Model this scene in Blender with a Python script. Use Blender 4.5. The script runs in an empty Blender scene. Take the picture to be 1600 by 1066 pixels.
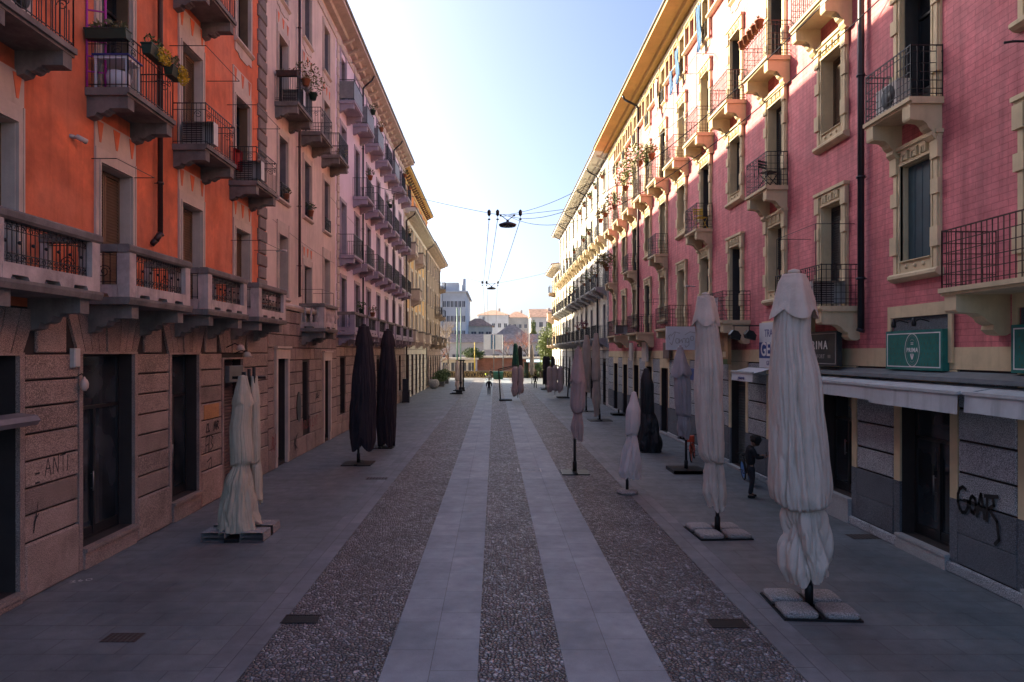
import bpy, bmesh, math, random
from mathutils import Vector, Matrix
R = math.radians
sc = bpy.context.scene
COL = sc.collection
rnd = random.Random(7)

# ------------------------------------------------------------------ camera, sky, sun, exposure
F, CX, CY, CH = 1067.0, 773.0, 551.0, 4.2      # focal length and vanishing point in px of the 1600 px photograph, camera height
cam_d = bpy.data.cameras.new('camera'); cam = bpy.data.objects.new('camera', cam_d); COL.objects.link(cam)
cam.location = (0, 0, CH); cam.rotation_euler = (R(90), 0, 0)
cam_d.sensor_width = 36; cam_d.lens = 36 * F / 1600
cam_d.shift_x = (800 - CX) / 1600; cam_d.shift_y = (CY - 533) / 1600
cam_d.clip_start = .1; cam_d.clip_end = 3000
sc.camera = cam

SUN_EL, SUN_AZ = R(25.5), R(-55)               # azimuth from +Y towards +X
w = bpy.data.worlds.new("World"); sc.world = w; w.use_nodes = True
nt = w.node_tree; nt.nodes.clear()
sky = nt.nodes.new('ShaderNodeTexSky'); sky.sky_type = 'NISHITA'; sky.sun_disc = False
sky.sun_elevation = SUN_EL; sky.sun_rotation = SUN_AZ
sky.air_density = .65; sky.dust_density = 4.0; sky.ozone_density = 3.0
bg = nt.nodes.new('ShaderNodeBackground'); bg.inputs[1].default_value = .073
wo = nt.nodes.new('ShaderNodeOutputWorld')
nt.links.new(sky.outputs[0], bg.inputs[0]); nt.links.new(bg.outputs[0], wo.inputs[0])
sl = bpy.data.lights.new('sun', 'SUN'); sl.energy = 4.1; sl.angle = R(.5); sl.color = (1.0, .85, .60)
sun = bpy.data.objects.new('sun', sl); COL.objects.link(sun)
sd = Vector((math.sin(SUN_AZ) * math.cos(SUN_EL), math.cos(SUN_AZ) * math.cos(SUN_EL), math.sin(SUN_EL)))
sun.rotation_euler = sd.to_track_quat('Z', 'Y').to_euler(); sun.location = (-40, 60, 60)
vs = sc.view_settings
vs.view_transform = 'Standard'; vs.look = 'None'; vs.gamma = 1; vs.use_curve_mapping = False
vs.exposure = 2.27
sc.cycles.max_bounces = 8; sc.cycles.diffuse_bounces = 3

def gp(px, py, z=0.0):                         # the ground point under a pixel
    Y = (CH - z) * F / (py - CY)
    return ((px - CX) * Y / F, Y)

# ------------------------------------------------------------------ materials
MATS = {}
def mat(name, col, rough=.8, var=.25, scale=3.0, bump=0.0, bscale=40.0, metal=0.0, spec=.5, streak=0.0,
        speck=0.0, island=0.0, stain=0.0, stain_col=None, sheen=0.0, emit=0.0, col2=None):
    """procedural surface: base colour broken by two noises, optional speckle, rain streaks, per-block tint, bump"""
    if name in MATS: return MATS[name]
    m = bpy.data.materials.new(name); m.use_nodes = True; t = m.node_tree; N = t.nodes; L = t.links
    b = N['Principled BSDF']; b.inputs['Roughness'].default_value = rough; b.inputs['Metallic'].default_value = metal
    b.inputs['Specular IOR Level'].default_value = spec
    tc = N.new('ShaderNodeTexCoord'); oi = N.new('ShaderNodeObjectInfo')
    add = N.new('ShaderNodeVectorMath'); add.operation = 'ADD'
    cmb = N.new('ShaderNodeCombineXYZ')
    mu = N.new('ShaderNodeMath'); mu.operation = 'MULTIPLY'; mu.inputs[1].default_value = 37.0
    L.new(oi.outputs['Random'], mu.inputs[0])
    for k in range(3): L.new(mu.outputs[0], cmb.inputs[k])
    L.new(tc.outputs['Object'], add.inputs[0]); L.new(cmb.outputs[0], add.inputs[1])
    vec = add.outputs[0]
    def noise(s, det=4, v=None, rg=.6):
        n = N.new('ShaderNodeTexNoise'); n.inputs['Scale'].default_value = s; n.inputs['Detail'].default_value = det
        n.inputs['Roughness'].default_value = rg; L.new(v or vec, n.inputs['Vector']); return n.outputs['Fac']
    def mr(src, a, bb, c, d):
        q = N.new('ShaderNodeMapRange'); q.inputs[1].default_value = a; q.inputs[2].default_value = bb
        q.inputs[3].default_value = c; q.inputs[4].default_value = d; L.new(src, q.inputs[0]); return q.outputs[0]
    def mixc(fac, a, bb, mode='MIX'):
        q = N.new('ShaderNodeMix'); q.data_type = 'RGBA'; q.blend_type = mode
        for s, k in ((fac, 0), (a, 6), (bb, 7)):
            if isinstance(s, (int, float)): q.inputs[k].default_value = s
            elif isinstance(s, tuple): q.inputs[k].default_value = (*s, 1) if len(s) == 3 else s
            else: L.new(s, q.inputs[k])
        return q.outputs[2]
    c = tuple(col)
    lo = tuple(x * (1 - var) for x in c); hi = tuple(min(1, x * (1 + var)) for x in c)
    cur = mixc(mr(noise(scale), .3, .7, 0, 1), lo, hi)
    if col2 is not None: cur = mixc(mr(noise(scale * .35, 3), .48, .62, 0, 1), cur, tuple(col2))
    f2 = noise(scale * 9, 3)
    cur = mixc(mr(f2, .3, .7, 0, var * .6), cur, tuple(x * .45 for x in c))
    if island:
        ge = N.new('ShaderNodeNewGeometry')
        cur = mixc(1.0, cur, mr(ge.outputs['Random Per Island'], 0, 1, 1 - island, 1 + island), 'MULTIPLY')
    if speck:
        vo = noise(70, 2, tc.outputs['Object'], .7)
        cur = mixc(mr(vo, .52, .62, 0, speck), cur, tuple(min(1, x * 2.2) for x in c))
        cur = mixc(mr(vo, .48, .38, 0, speck), cur, tuple(x * .3 for x in c))
    if streak:
        mp = N.new('ShaderNodeMapping'); mp.inputs['Scale'].default_value = (5, 5, .35); L.new(vec, mp.inputs[0])
        cur = mixc(mr(noise(1.0, 5, mp.outputs[0]), .5, .78, 0, streak), cur, tuple(x * .35 for x in c))
    if stain:
        cur = mixc(mr(noise(1.3, 6), .5, .72, 0, stain), cur, tuple(stain_col or (.03, .027, .025)))
    L.new(cur, b.inputs['Base Color'])
    if sheen: b.inputs['Sheen Weight'].default_value = sheen
    if emit:
        b.inputs['Emission Color'].default_value = (*col, 1); b.inputs['Emission Strength'].default_value = emit
    if bump:
        bp = N.new('ShaderNodeBump'); bp.inputs['Strength'].default_value = min(1, bump); bp.inputs['Distance'].default_value = .012
        L.new(noise(bscale, 5, tc.outputs['Object'], .65), bp.inputs['Height']); L.new(bp.outputs[0], b.inputs['Normal'])
    MATS[name] = m; return m

def brick_mat(name, c1, c2, mortar, bw, bh, ms=.012, bump=.5, plane='XZ', rough=.8, off=.5, grain=.0, sq=1.0, blot=.3, mrough=None, dist=.012):
    """slabs or bricks laid in a plane of object space, with joints, per-piece tint, blotches and bump"""
    m = bpy.data.materials.new(name); m.use_nodes = True; t = m.node_tree; N = t.nodes; L = t.links
    b = N['Principled BSDF']; b.inputs['Roughness'].default_value = rough
    tc = N.new('ShaderNodeTexCoord'); sp = N.new('ShaderNodeSeparateXYZ'); L.new(tc.outputs['Object'], sp.inputs[0])
    cm = N.new('ShaderNodeCombineXYZ')
    ax = {'XZ': (0, 2), 'XY': (0, 1), 'YX': (1, 0)}[plane]
    L.new(sp.outputs[ax[0]], cm.inputs[0]); L.new(sp.outputs[ax[1]], cm.inputs[1])
    nz = N.new('ShaderNodeTexNoise'); nz.inputs['Scale'].default_value = 1.2; L.new(tc.outputs['Object'], nz.inputs[0])
    br = N.new('ShaderNodeTexBrick'); br.offset = off; br.squash = sq
    br.inputs['Scale'].default_value = 1; br.inputs['Brick Width'].default_value = bw; br.inputs['Row Height'].default_value = bh
    br.inputs['Mortar Size'].default_value = ms; br.inputs['Mortar Smooth'].default_value = .3; br.inputs['Bias'].default_value = 0
    br.inputs['Color1'].default_value = (*c1, 1); br.inputs['Color2'].default_value = (*c2, 1); br.inputs['Mortar'].default_value = (*mortar, 1)
    L.new(cm.outputs[0], br.inputs['Vector'])
    def noise(s, d=5, rg=.6):
        n = N.new('ShaderNodeTexNoise'); n.inputs['Scale'].default_value = s; n.inputs['Detail'].default_value = d
        n.inputs['Roughness'].default_value = rg; L.new(tc.outputs['Object'], n.inputs[0]); return n.outputs['Fac']
    def mr(src, a, bb, c, d):
        q = N.new('ShaderNodeMapRange'); q.inputs[1].default_value = a; q.inputs[2].default_value = bb
        q.inputs[3].default_value = c; q.inputs[4].default_value = d; L.new(src, q.inputs[0]); return q.outputs[0]
    def mult(a, f):
        q = N.new('ShaderNodeMix'); q.data_type = 'RGBA'; q.blend_type = 'MULTIPLY'; q.inputs[0].default_value = 1
        L.new(a, q.inputs[6]); L.new(f, q.inputs[7]); return q.outputs[2]
    cur = mult(br.outputs['Color'], mr(noise(.55, 6), .3, .7, 1 - blot, 1 + blot))
    cur = mult(cur, mr(noise(3.2, 4), .3, .7, 1 - blot * .5, 1 + blot * .5))
    if grain: cur = mult(cur, mr(noise(90, 2, .8), .35, .65, 1 - grain, 1 + grain))
    if plane == 'XZ':          # rain streaks and faded patches on the painted wall
        mp = N.new('ShaderNodeMapping'); mp.inputs['Scale'].default_value = (3.5, 3.5, .22); L.new(tc.outputs['Object'], mp.inputs[0])
        ns = N.new('ShaderNodeTexNoise'); ns.inputs['Scale'].default_value = 1; ns.inputs['Detail'].default_value = 6; ns.inputs['Roughness'].default_value = .65; L.new(mp.outputs[0], ns.inputs[0])
        cur = mult(cur, mr(ns.outputs['Fac'], .42, .75, 1.06, .62)); cur = mult(cur, mr(noise(7, 6, .75), .35, .7, 1.12, .86))
    else:
        vo = N.new('ShaderNodeTexVoronoi'); vo.inputs['Scale'].default_value = 2.6; L.new(tc.outputs['Object'], vo.inputs['Vector'])
        cur = mult(cur, mr(vo.outputs['Distance'], .035, .05, .55, 1.0))
        cur = mult(cur, mr(noise(14, 3, .75), .62, .75, 1.0, .7))
    L.new(cur, b.inputs['Base Color'])
    L.new(mr(noise(2.5, 4), .3, .7, rough - .12, rough + .1), b.inputs['Roughness'])
    h = N.new('ShaderNodeMath'); h.operation = 'MULTIPLY_ADD'; h.inputs[1].default_value = -1.0
    L.new(br.outputs['Fac'], h.inputs[0]); L.new(mr(noise(28, 4), 0, 1, 0, .55), h.inputs[2])
    bp = N.new('ShaderNodeBump'); bp.inputs['Strength'].default_value = bump; bp.inputs['Distance'].default_value = dist
    L.new(h.outputs[0], bp.inputs['Height']); L.new(bp.outputs[0], b.inputs['Normal'])
    MATS[name] = m; return m

def cobble_mat():
    m = bpy.data.materials.new('river_cobbles'); m.use_nodes = True; t = m.node_tree; N = t.nodes; L = t.links
    b = N['Principled BSDF']
    tc = N.new('ShaderNodeTexCoord'); wn = N.new('ShaderNodeTexNoise'); wn.inputs['Scale'].default_value = 6
    L.new(tc.outputs['Object'], wn.inputs[0])
    mx = N.new('ShaderNodeMix'); mx.data_type = 'RGBA'; mx.blend_type = 'LINEAR_LIGHT'; mx.inputs[0].default_value = .035
    L.new(tc.outputs['Object'], mx.inputs[6]); L.new(wn.outputs['Color'], mx.inputs[7])
    mp = N.new('ShaderNodeMapping'); mp.inputs['Scale'].default_value = (1, .78, 1); L.new(mx.outputs[2], mp.inputs[0])
    def vor(feat, s=17.5):
        v = N.new('ShaderNodeTexVoronoi'); v.feature = feat; v.inputs['Scale'].default_value = s; v.voronoi_dimensions = '2D'
        L.new(mp.outputs[0], v.inputs['Vector']); return v
    ve = vor('DISTANCE_TO_EDGE'); vc = vor('F1')
    def mr(src, a, bb, c, d, cl=True):
        q = N.new('ShaderNodeMapRange'); q.inputs[1].default_value = a; q.inputs[2].default_value = bb; q.clamp = cl
        q.inputs[3].default_value = c; q.inputs[4].default_value = d; L.new(src, q.inputs[0]); return q.outputs[0]
    bw = N.new('ShaderNodeSeparateColor'); L.new(vc.outputs['Color'], bw.inputs[0])
    cr = N.new('ShaderNodeValToRGB'); e = cr.color_ramp.elements
    e[0].position = 0; e[0].color = (.11, .095, .098, 1); e[1].position = 1; e[1].color = (.42, .42, .46, 1)
    for p, c in ((.3, (.17, .155, .16, 1)), (.55, (.20, .175, .175, 1)), (.8, (.25, .25, .27, 1))):
        q = e.new(p); q.color = c
    L.new(bw.outputs[0], cr.inputs[0])
    nb = N.new('ShaderNodeTexNoise'); nb.inputs['Scale'].default_value = .8; nb.inputs['Detail'].default_value = 6; L.new(tc.outputs['Object'], nb.inputs[0])
    def mix(f, a, c, mode='MIX'):
        q = N.new('ShaderNodeMix'); q.data_type = 'RGBA'; q.blend_type = mode
        if isinstance(f, float): q.inputs[0].default_value = f
        else: L.new(f, q.inputs[0])
        L.new(a, q.inputs[6])
        if isinstance(c, tuple): q.inputs[7].default_value = c
        else: L.new(c, q.inputs[7])
        return q.outputs[2]
    cur = mix(1.0, cr.outputs[0], mr(nb.outputs['Fac'], .3, .7, .72, 1.3), 'MULTIPLY')
    cur = mix(mr(ve.outputs['Distance'], .0, .10, 1, 0), cur, (.062, .056, .056, 1))
    L.new(cur, b.inputs['Base Color'])
    L.new(mr(bw.outputs[1], 0, 1, .28, .7), b.inputs['Roughness'])
    dome = N.new('ShaderNodeMath'); dome.operation = 'POWER'; dome.inputs[1].default_value = .5
    L.new(mr(ve.outputs['Distance'], 0, .35, 0, 1), dome.inputs[0])
    bp = N.new('ShaderNodeBump'); bp.inputs['Strength'].default_value = 1; bp.inputs['Distance'].default_value = .045
    L.new(dome.outputs[0], bp.inputs['Height']); L.new(bp.outputs[0], b.inputs['Normal'])
    return m

M = {}
M['cobble'] = cobble_mat()
for k_, h_ in (('slab', .635), ('slab2', .665)): M[k_] = brick_mat('granite_track_slabs', (.19, .225, .26), (.24, .275, .312), (.11, .125, .14), 1.0, h_, .006, .3, 'YX', .62, .37, .2, blot=.26)
M['walk'] = brick_mat('pavement_slabs', (.122, .138, .15), (.148, .162, .172), (.075, .075, .085), 1.0, .5, .008, .35, 'XY', .6, .5, .3, blot=.26)
M['kerb'] = brick_mat('kerb_granite', (.13, .14, .158), (.17, .178, .195), (.06, .06, .07), 1.4, .29, .008, .3, 'YX', .62, .5, .15, blot=.3)
M['asphalt'] = mat('asphalt', (.12, .12, .12), .9, .3, 2, .5, 60)
M['orange'] = mat('orange_stucco', (.72, .175, .075), .9, .34, .9, .45, 18, streak=.4, col2=(.70, .215, .115), stain=.34, stain_col=(.25, .07, .045))
M['beige'] = mat('pinkish_beige_stucco', (.66, .52, .45), .9, .16, .6, .3, 22, streak=.35, stain=.15, stain_col=(.3, .2, .17))
M['lilac'] = mat('lilac_stucco', (.72, .60, .69), .88, .08, .6, .15, 22, streak=.12)
M['lilac_grey'] = mat('lilac_grey_stone', (.36, .31, .37), .85, .15, 1.2, .2, 30, streak=.25)
M['yellow'] = mat('yellow_stucco', (.72, .46, .20), .88, .14, .6, .2, 20, streak=.2)
M['orange2'] = mat('bright_orange_stucco', (.75, .27, .08), .9, .15, .6, .2, 20, streak=.2)
M['brown_stone'] = mat('brown_facade', (.30, .23, .17), .9, .2, .8, .3, 20, streak=.3)
M['white'] = mat('cream_white_stucco', (.70, .66, .56), .88, .1, .6, .15, 20, streak=.18)
M['ochre'] = mat('ochre_stucco', (.66, .50, .30), .88, .14, .6, .2, 20, streak=.2)
M['pink'] = brick_mat('pink_painted_brick', (.62, .185, .205), (.57, .165, .185), (.44, .115, .13), .40, .122, .008, .6, 'XZ', .75, .5, .08, blot=.22)
M['cream'] = mat('cream_render', (.66, .53, .33), .8, .12, 1.5, .2, 30, streak=.28, stain=.15)
M['cream_dark'] = mat('ochre_eave', (.62, .42, .16), .85, .1, 1.0, .1, 20, streak=.15)
M['trim'] = mat('pale_trim', (.55, .45, .38), .85, .14, 1.5, .25, 30, streak=.3)
M['trim_lilac'] = mat('grey_lilac_trim', (.42, .37, .42), .85, .12, 1.5, .2, 30, streak=.2)
M['trim_white'] = mat('off_white_trim', (.66, .62, .54), .85, .12, 1.5, .2, 30, streak=.2)
M['conc'] = mat('weathered_cement', (.20, .175, .16), .92, .3, 2.0, .6, 24, streak=.5, stain=.45)
M['balus'] = mat('weathered_balustrade', (.56, .46, .42), .9, .2, 2.2, .6, 26, streak=.55, stain=.5)
M['stone_l'] = mat('brown_granite', (.285, .205, .17), .85, .28, 1.4, 1.0, 20, speck=.85, island=.36, stain=.4)
M['stone_m'] = mat('rose_brown_stone', (.28, .205, .175), .87, .25, 1.4, .9, 26, speck=.6, island=.25, stain=.35)
M['stone_r'] = mat('rough_blue_granite', (.30, .315, .335), .85, .3, 1.6, 1.0, 14, speck=.95, island=.25)
M['stone_rd'] = mat('dark_painted_plinth', (.10, .112, .13), .8, .25, 1.2, 1.0, 14, speck=.6, island=.12)
M['joint'] = mat('dark_joint', (.035, .027, .025), .95, .2, 2, .3, 40)
M['stone_w'] = mat('pale_stone_base', (.36, .36, .36), .85, .14, 1.2, .4, 30, speck=.3, island=.15)
M['quoin'] = mat('grey_quoin_stone', (.20, .165, .15), .9, .2, 1.5, .6, 30, speck=.4, island=.2)
M['iron'] = mat('dark_wrought_iron', (.018, .017, .02), .5, .3, 8, metal=.0, spec=.4)
M['iron_rust'] = mat('rusty_iron', (.06, .028, .022), .7, .4, 8, .2, 60)
M['pipe_brown'] = mat('brown_pipe', (.055, .03, .028), .45, .25, 3, metal=.2)
M['pipe_dark'] = mat('dark_pipe', (.03, .03, .038), .4, .25, 3, metal=.3)
M['gutter'] = mat('zinc_gutter', (.16, .16, .165), .5, .25, 3, metal=.4)
M['roof'] = mat('roof_tiles', (.28, .12, .07), .9, .35, 5, .6, 20)
M['shut_brown'] = mat('brown_louvre', (.17, .105, .06), .6, .2, 3)
M['shut_dark'] = mat('dark_louvre', (.05, .045, .045), .6, .2, 3)
M['shut_grey'] = mat('grey_louvre', (.19, .17, .18), .65, .2, 3)
M['shut_green'] = mat('roller_shutter_metal', (.10, .12, .125), .5, .25, 3, metal=.4, stain=.4)
M['shut_teal'] = mat('teal_shutter', (.03, .07, .09), .45, .2, 3)
M['shut_rust'] = mat('rusty_roller_shutter', (.15, .11, .105), .6, .3, 3, metal=.3, stain=.4, stain_col=(.1, .04, .03))
M['wood_orange'] = mat('varnished_orange_wood', (.50, .20, .06), .5, .25, 3)
M['frame_dark'] = mat('dark_window_frame', (.02, .02, .022), .4, .2, 5)
M['frame_brown'] = mat('brown_window_frame', (.07, .04, .03), .5, .2, 5)
M['frame_grey'] = mat('grey_window_frame', (.2, .2, .2), .5, .2, 5)
M['void'] = mat('dark_interior', (.012, .011, .012), .9, .2, 5)
M['canvas'] = mat('beige_canvas', (.66, .55, .48), .9, .1, 1.6, .85, 11, streak=.22, stain=.18, stain_col=(.26, .21, .19))
M['canvas_g'] = mat('olive_beige_canvas', (.52, .43, .32), .9, .12, 1.6, .85, 11, streak=.22, stain=.22, stain_col=(.24, .20, .12))
M['canvas_m'] = mat('mauve_canvas', (.44, .34, .33), .9, .12, 1.6, .85, 11, streak=.22)
M['canvas_t'] = mat('taupe_canvas', (.42, .36, .31), .9, .12, 1.6, .85, 11, streak=.22)
M['canvas_w'] = mat('white_canvas', (.68, .62, .61), .88, .07, 1.6, .85, 11, streak=.15)
M['canvas_s'] = mat('slate_canvas', (.36, .33, .35), .9, .12, 1.6, .85, 11, streak=.2)
M['canvas_k'] = mat('black_canvas', (.018, .014, .022), .85, .25, 1.6, .85, 11)
M['canvas_v'] = mat('black_plastic_cover', (.013, .015, .019), .45, .3, 1.6, .3, 60)
M['canvas_gr'] = mat('bottle_green_canvas', (.01, .06, .045), .85, .2, 1.6, .85, 11)
M['concrete'] = mat('washed_gravel_concrete', (.30, .28, .27), .95, .25, 2, 1, 40, speck=.9, stain=.3)
M['black_metal'] = mat('black_metal', (.012, .012, .014), .45, .2, 5, metal=.3)
M['steel'] = mat('steel', (.3, .3, .3), .4, .2, 5, metal=.8)
M['ac_white'] = mat('off_white_enamel', (.50, .48, .45), .5, .1, 3, streak=.3)
M['ac_dark'] = mat('dark_fan_grille', (.02, .02, .022), .5, .2, 5)
M['terracotta'] = mat('terracotta', (.33, .12, .06), .85, .2, 5, .2, 40)
M['plast_green'] = mat('dark_green_plastic', (.02, .05, .035), .5, .2, 5)
M['leaf'] = mat('leaf_green', (.065, .11, .03), .6, .5, 6)
M['leaf_dry'] = mat('dry_olive_leaves', (.17, .15, .06), .7, .45, 6)
M['leaf_light'] = mat('pale_leaf_green', (.16, .21, .06), .6, .4, 4)
M['flower'] = mat('yellow_flowers', (.65, .42, .02), .6, .3, 8)
M['flower_r'] = mat('dark_red_flowers', (.20, .015, .05), .6, .3, 8)
M['bark'] = mat('bark', (.14, .11, .08), .95, .3, 6, .6, 30)
M['bark_pale'] = mat('pale_bare_twigs', (.30, .23, .17), .95, .3, 6)
M['awning'] = mat('grey_awning_fabric', (.50, .52, .54), .8, .12, 1.5, .15, 60, streak=.55)
M['awn_metal'] = mat('white_awning_metal', (.45, .47, .48), .45, .1, 3, streak=.3)
M['ledge'] = mat('slate_ledge', (.15, .17, .185), .6, .2, 2, .3, 30, streak=.3)
M['sign_green'] = mat('teal_green_sign', (.01, .17, .15), .45, .2, 6)
M['sign_dark'] = mat('dark_slate_sign', (.018, .028, .032), .35, .2, 3)
M['sign_white'] = mat('white_sign', (.6, .62, .66), .5, .06, 3)
M['sign_blue'] = mat('blue_sign', (.02, .07, .26), .5, .1, 3)
M['letter_w'] = mat('white_lettering', (.72, .72, .70), .6, .05, 3)
M['letter_g'] = mat('grey_lettering', (.32, .31, .30), .6, .05, 3)
M['letter_k'] = mat('black_spray_paint', (.012, .011, .012), .8, .2, 6)
M['letter_r'] = mat('red_spray_paint', (.22, .03, .03), .8, .2, 6)
M['letter_b'] = mat('blue_lettering', (.03, .05, .22), .6, .1, 6)
M['skin'] = mat('skin', (.24, .13, .09), .6, .08, 6)
M['cloth_k'] = mat('black_clothing', (.013, .013, .017), .9, .3, 10, .2, 60)
M['cloth_n'] = mat('dark_trousers', (.02, .022, .03), .9, .3, 10, .2, 60)
M['hair'] = mat('black_hair', (.012, .010, .010), .9, .3, 20, .8, 60)
M['magenta'] = mat('magenta_plastic', (.42, .03, .30), .5, .1, 5)
M['blue'] = mat('blue_cloth', (.03, .13, .30), .8, .2, 5)
M['red'] = mat('red_plastic', (.40, .02, .02), .6, .2, 5)
M['yellow_p'] = mat('yellow_plastic', (.65, .45, .02), .5, .2, 5)
M['hi_vis'] = mat('yellow_green_fabric', (.5, .6, .03), .7, .2, 5)
M['rubber'] = mat('rubber', (.012, .012, .012), .8, .2, 5)
M['orange_p'] = mat('orange_red_paint', (.60, .07, .02), .35, .1, 5)
M['green_box'] = mat('green_container', (.01, .09, .06), .5, .2, 3)
M['graf_wall'] = mat('ochre_parapet', (.36, .25, .11), .9, .4, 2.5, .3, 30, col2=(.16, .11, .06))
M['redbrick'] = mat('red_brown_wall', (.36, .15, .10), .9, .3, 1.0, .3, 30, col2=(.30, .16, .12))
M['far_cream'] = mat('far_cream', (.70, .62, .50), .9, .15, .4)  # far wall and roof colours are paled to stand in for distance haze
M['far_grey'] = mat('far_grey', (.62, .62, .63), .9, .12, .3)
M['far_white'] = mat('far_white', (.72, .70, .67), .9, .12, .3)
M['far_beige'] = mat('far_beige', (.60, .54, .47), .9, .2, .3)
M['far_roof'] = mat('far_orange_roof', (.50, .30, .22), .9, .3, 1.5)
M['far_roof_b'] = mat('far_brown_roof', (.36, .27, .23), .9, .35, 1.5)
M['far_win'] = mat('far_window', (.07, .08, .10), .3, .3, 1)
M['pole_green'] = mat('green_pole_paint', (.10, .22, .16), .5, .2, 3)
M['gatewood'] = mat('grey_fence_boards', (.10, .10, .11), .9, .25, 3)
M['grass'] = mat('park_green', (.08, .12, .035), .9, .4, .6)

def glass_mat(name, tint, rough=.06):
    m = bpy.data.materials.new(name); m.use_nodes = True; t = m.node_tree; N = t.nodes; L = t.links
    b = N['Principled BSDF']; b.inputs['Roughness'].default_value = rough; b.inputs['Specular IOR Level'].default_value = .7
    tc = N.new('ShaderNodeTexCoord'); n = N.new('ShaderNodeTexNoise'); n.inputs['Scale'].default_value = 1.1; L.new(tc.outputs['Object'], n.inputs[0])
    r = N.new('ShaderNodeValToRGB'); r.color_ramp.elements[0].position = .35; r.color_ramp.elements[1].position = .7
    r.color_ramp.elements[0].color = (*[x * .4 for x in tint], 1); r.color_ramp.elements[1].color = (*[x * 1.8 for x in tint], 1)
    L.new(n.outputs['Fac'], r.inputs[0]); L.new(r.outputs[0], b.inputs['Base Color'])
    bp = N.new('ShaderNodeBump'); bp.inputs['Strength'].default_value = .12; bp.inputs['Distance'].default_value = .02
    L.new(n.outputs['Fac'], bp.inputs['Height']); L.new(bp.outputs[0], b.inputs['Normal'])
    return m
M['glass'] = glass_mat('dark_glass', (.012, .014, .016))
M['glass_c'] = glass_mat('curtained_glass', (.10, .10, .10), .15)
M['glass_s'] = glass_mat('shop_glass', (.028, .034, .040), .05)

# ------------------------------------------------------------------ mesh builder
class MB:
    def __init__(s): s.v = []; s.f = []; s.sm = []
    def add(s, vs, fs, smooth=False):
        o = len(s.v); s.v += [tuple(v) for v in vs]; s.f += [tuple(i + o for i in f) for f in fs]; s.sm += [smooth] * len(fs); return s
    def box(s, x0, x1, y0, y1, z0, z1):
        vs = [(x, y, z) for x in (x0, x1) for y in (y0, y1) for z in (z0, z1)]
        return s.add(vs, [(0, 1, 3, 2), (4, 6, 7, 5), (0, 4, 5, 1), (2, 3, 7, 6), (0, 2, 6, 4), (1, 5, 7, 3)])
    def block(s, x0, x1, y0, y1, z0, z1, c=.02):      # a box whose outer (+y) face is chamfered
        a = [(x0, y0, z0), (x1, y0, z0), (x1, y0, z1), (x0, y0, z1)]
        b = [(x0, y1 - c, z0), (x1, y1 - c, z0), (x1, y1 - c, z1), (x0, y1 - c, z1)]
        d = [(x0 + c, y1, z0 + c), (x1 - c, y1, z0 + c), (x1 - c, y1, z1 - c), (x0 + c, y1, z1 - c)]
        f = [(8, 11, 10, 9)]
        for k in range(4):
            n = (k + 1) % 4; f += [(k, k + 4, n + 4, n), (k + 4, k + 8, n + 8, n + 4)]
        return s.add(a + b + d, [tuple(reversed(q)) for q in f])
    def prism(s, pts, a0, a1, axis='x'):              # polygon pts (u,v) extruded; axis x: (y,z), y: (x,z), z: (x,y)
        n = len(pts)
        P = {'x': lambda p, a: (a, p[0], p[1]), 'y': lambda p, a: (p[0], a, p[1]), 'z': lambda p, a: (p[0], p[1], a)}[axis]
        vs = [P(p, a0) for p in pts] + [P(p, a1) for p in pts]
        fs = [tuple(range(n)), tuple(range(2 * n - 1, n - 1, -1))] + [(i, i + n, (i + 1) % n + n, (i + 1) % n) for i in range(n)]
        return s.add(vs, fs)
    def bar(s, p, q, r=.01, n=4, r2=None, smooth=None):
        p = Vector(p); q = Vector(q); d = q - p
        if d.length < 1e-6: return s
        d.normalize(); u = d.cross(Vector((0, 0, 1)) if abs(d.z) < .9 else Vector((1, 0, 0))).normalized(); v = d.cross(u)
        r2 = r if r2 is None else r2; vs = []
        for c, rr in ((p, r), (q, r2)):
            for k in range(n):
                a = 2 * math.pi * (k + .5) / n; vs.append(c + u * (rr * math.cos(a)) + v * (rr * math.sin(a)))
        fs = [(k, (k + 1) % n, (k + 1) % n + n, k + n) for k in range(n)]
        fs += [tuple(range(n - 1, -1, -1)), tuple(range(n, 2 * n))]
        return s.add(vs, fs, (n > 5) if smooth is None else smooth)
    def tube(s, pts, r=.01, n=4, radii=None):
        for i in range(len(pts) - 1):
            s.bar(pts[i], pts[i + 1], radii[i] if radii else r, n, radii[i + 1] if radii else r)
        return s
    def lathe(s, prof, n=16, c=(0, 0, 0), smooth=True, cap=True):
        vs = []; fs = []
        for (r, z) in prof:
            for k in range(n):
                a = 2 * math.pi * k / n; vs.append((c[0] + r * math.cos(a), c[1] + r * math.sin(a), c[2] + z))
        for i in range(len(prof) - 1):
            for k in range(n):
                a = i * n + k; b = i * n + (k + 1) % n; fs.append((a, b, b + n, a + n))
        if cap:
            fs.append(tuple(range(n - 1, -1, -1))); fs.append(tuple(range((len(prof) - 1) * n, len(prof) * n)))
        return s.add(vs, fs, smooth)
    def ball(s, c, r, n=10, sq=(1, 1, 1)):
        pr = [(r * math.sin(math.pi * i / n) + 1e-4, -r * math.cos(math.pi * i / n)) for i in range(n + 1)]
        o = len(s.v); s.lathe(pr, n * 2, (0, 0, 0), True, False)
        s.v[o:] = [(c[0] + v[0] * sq[0], c[1] + v[1] * sq[1], c[2] + v[2] * sq[2]) for v in s.v[o:]]
        return s
    def mesh(s, name, m):
        me = bpy.data.meshes.new(name); me.from_pydata(s.v, [], s.f); me.materials.append(m)
        me.polygons.foreach_set('use_smooth', s.sm); me.update(); return me

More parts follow.
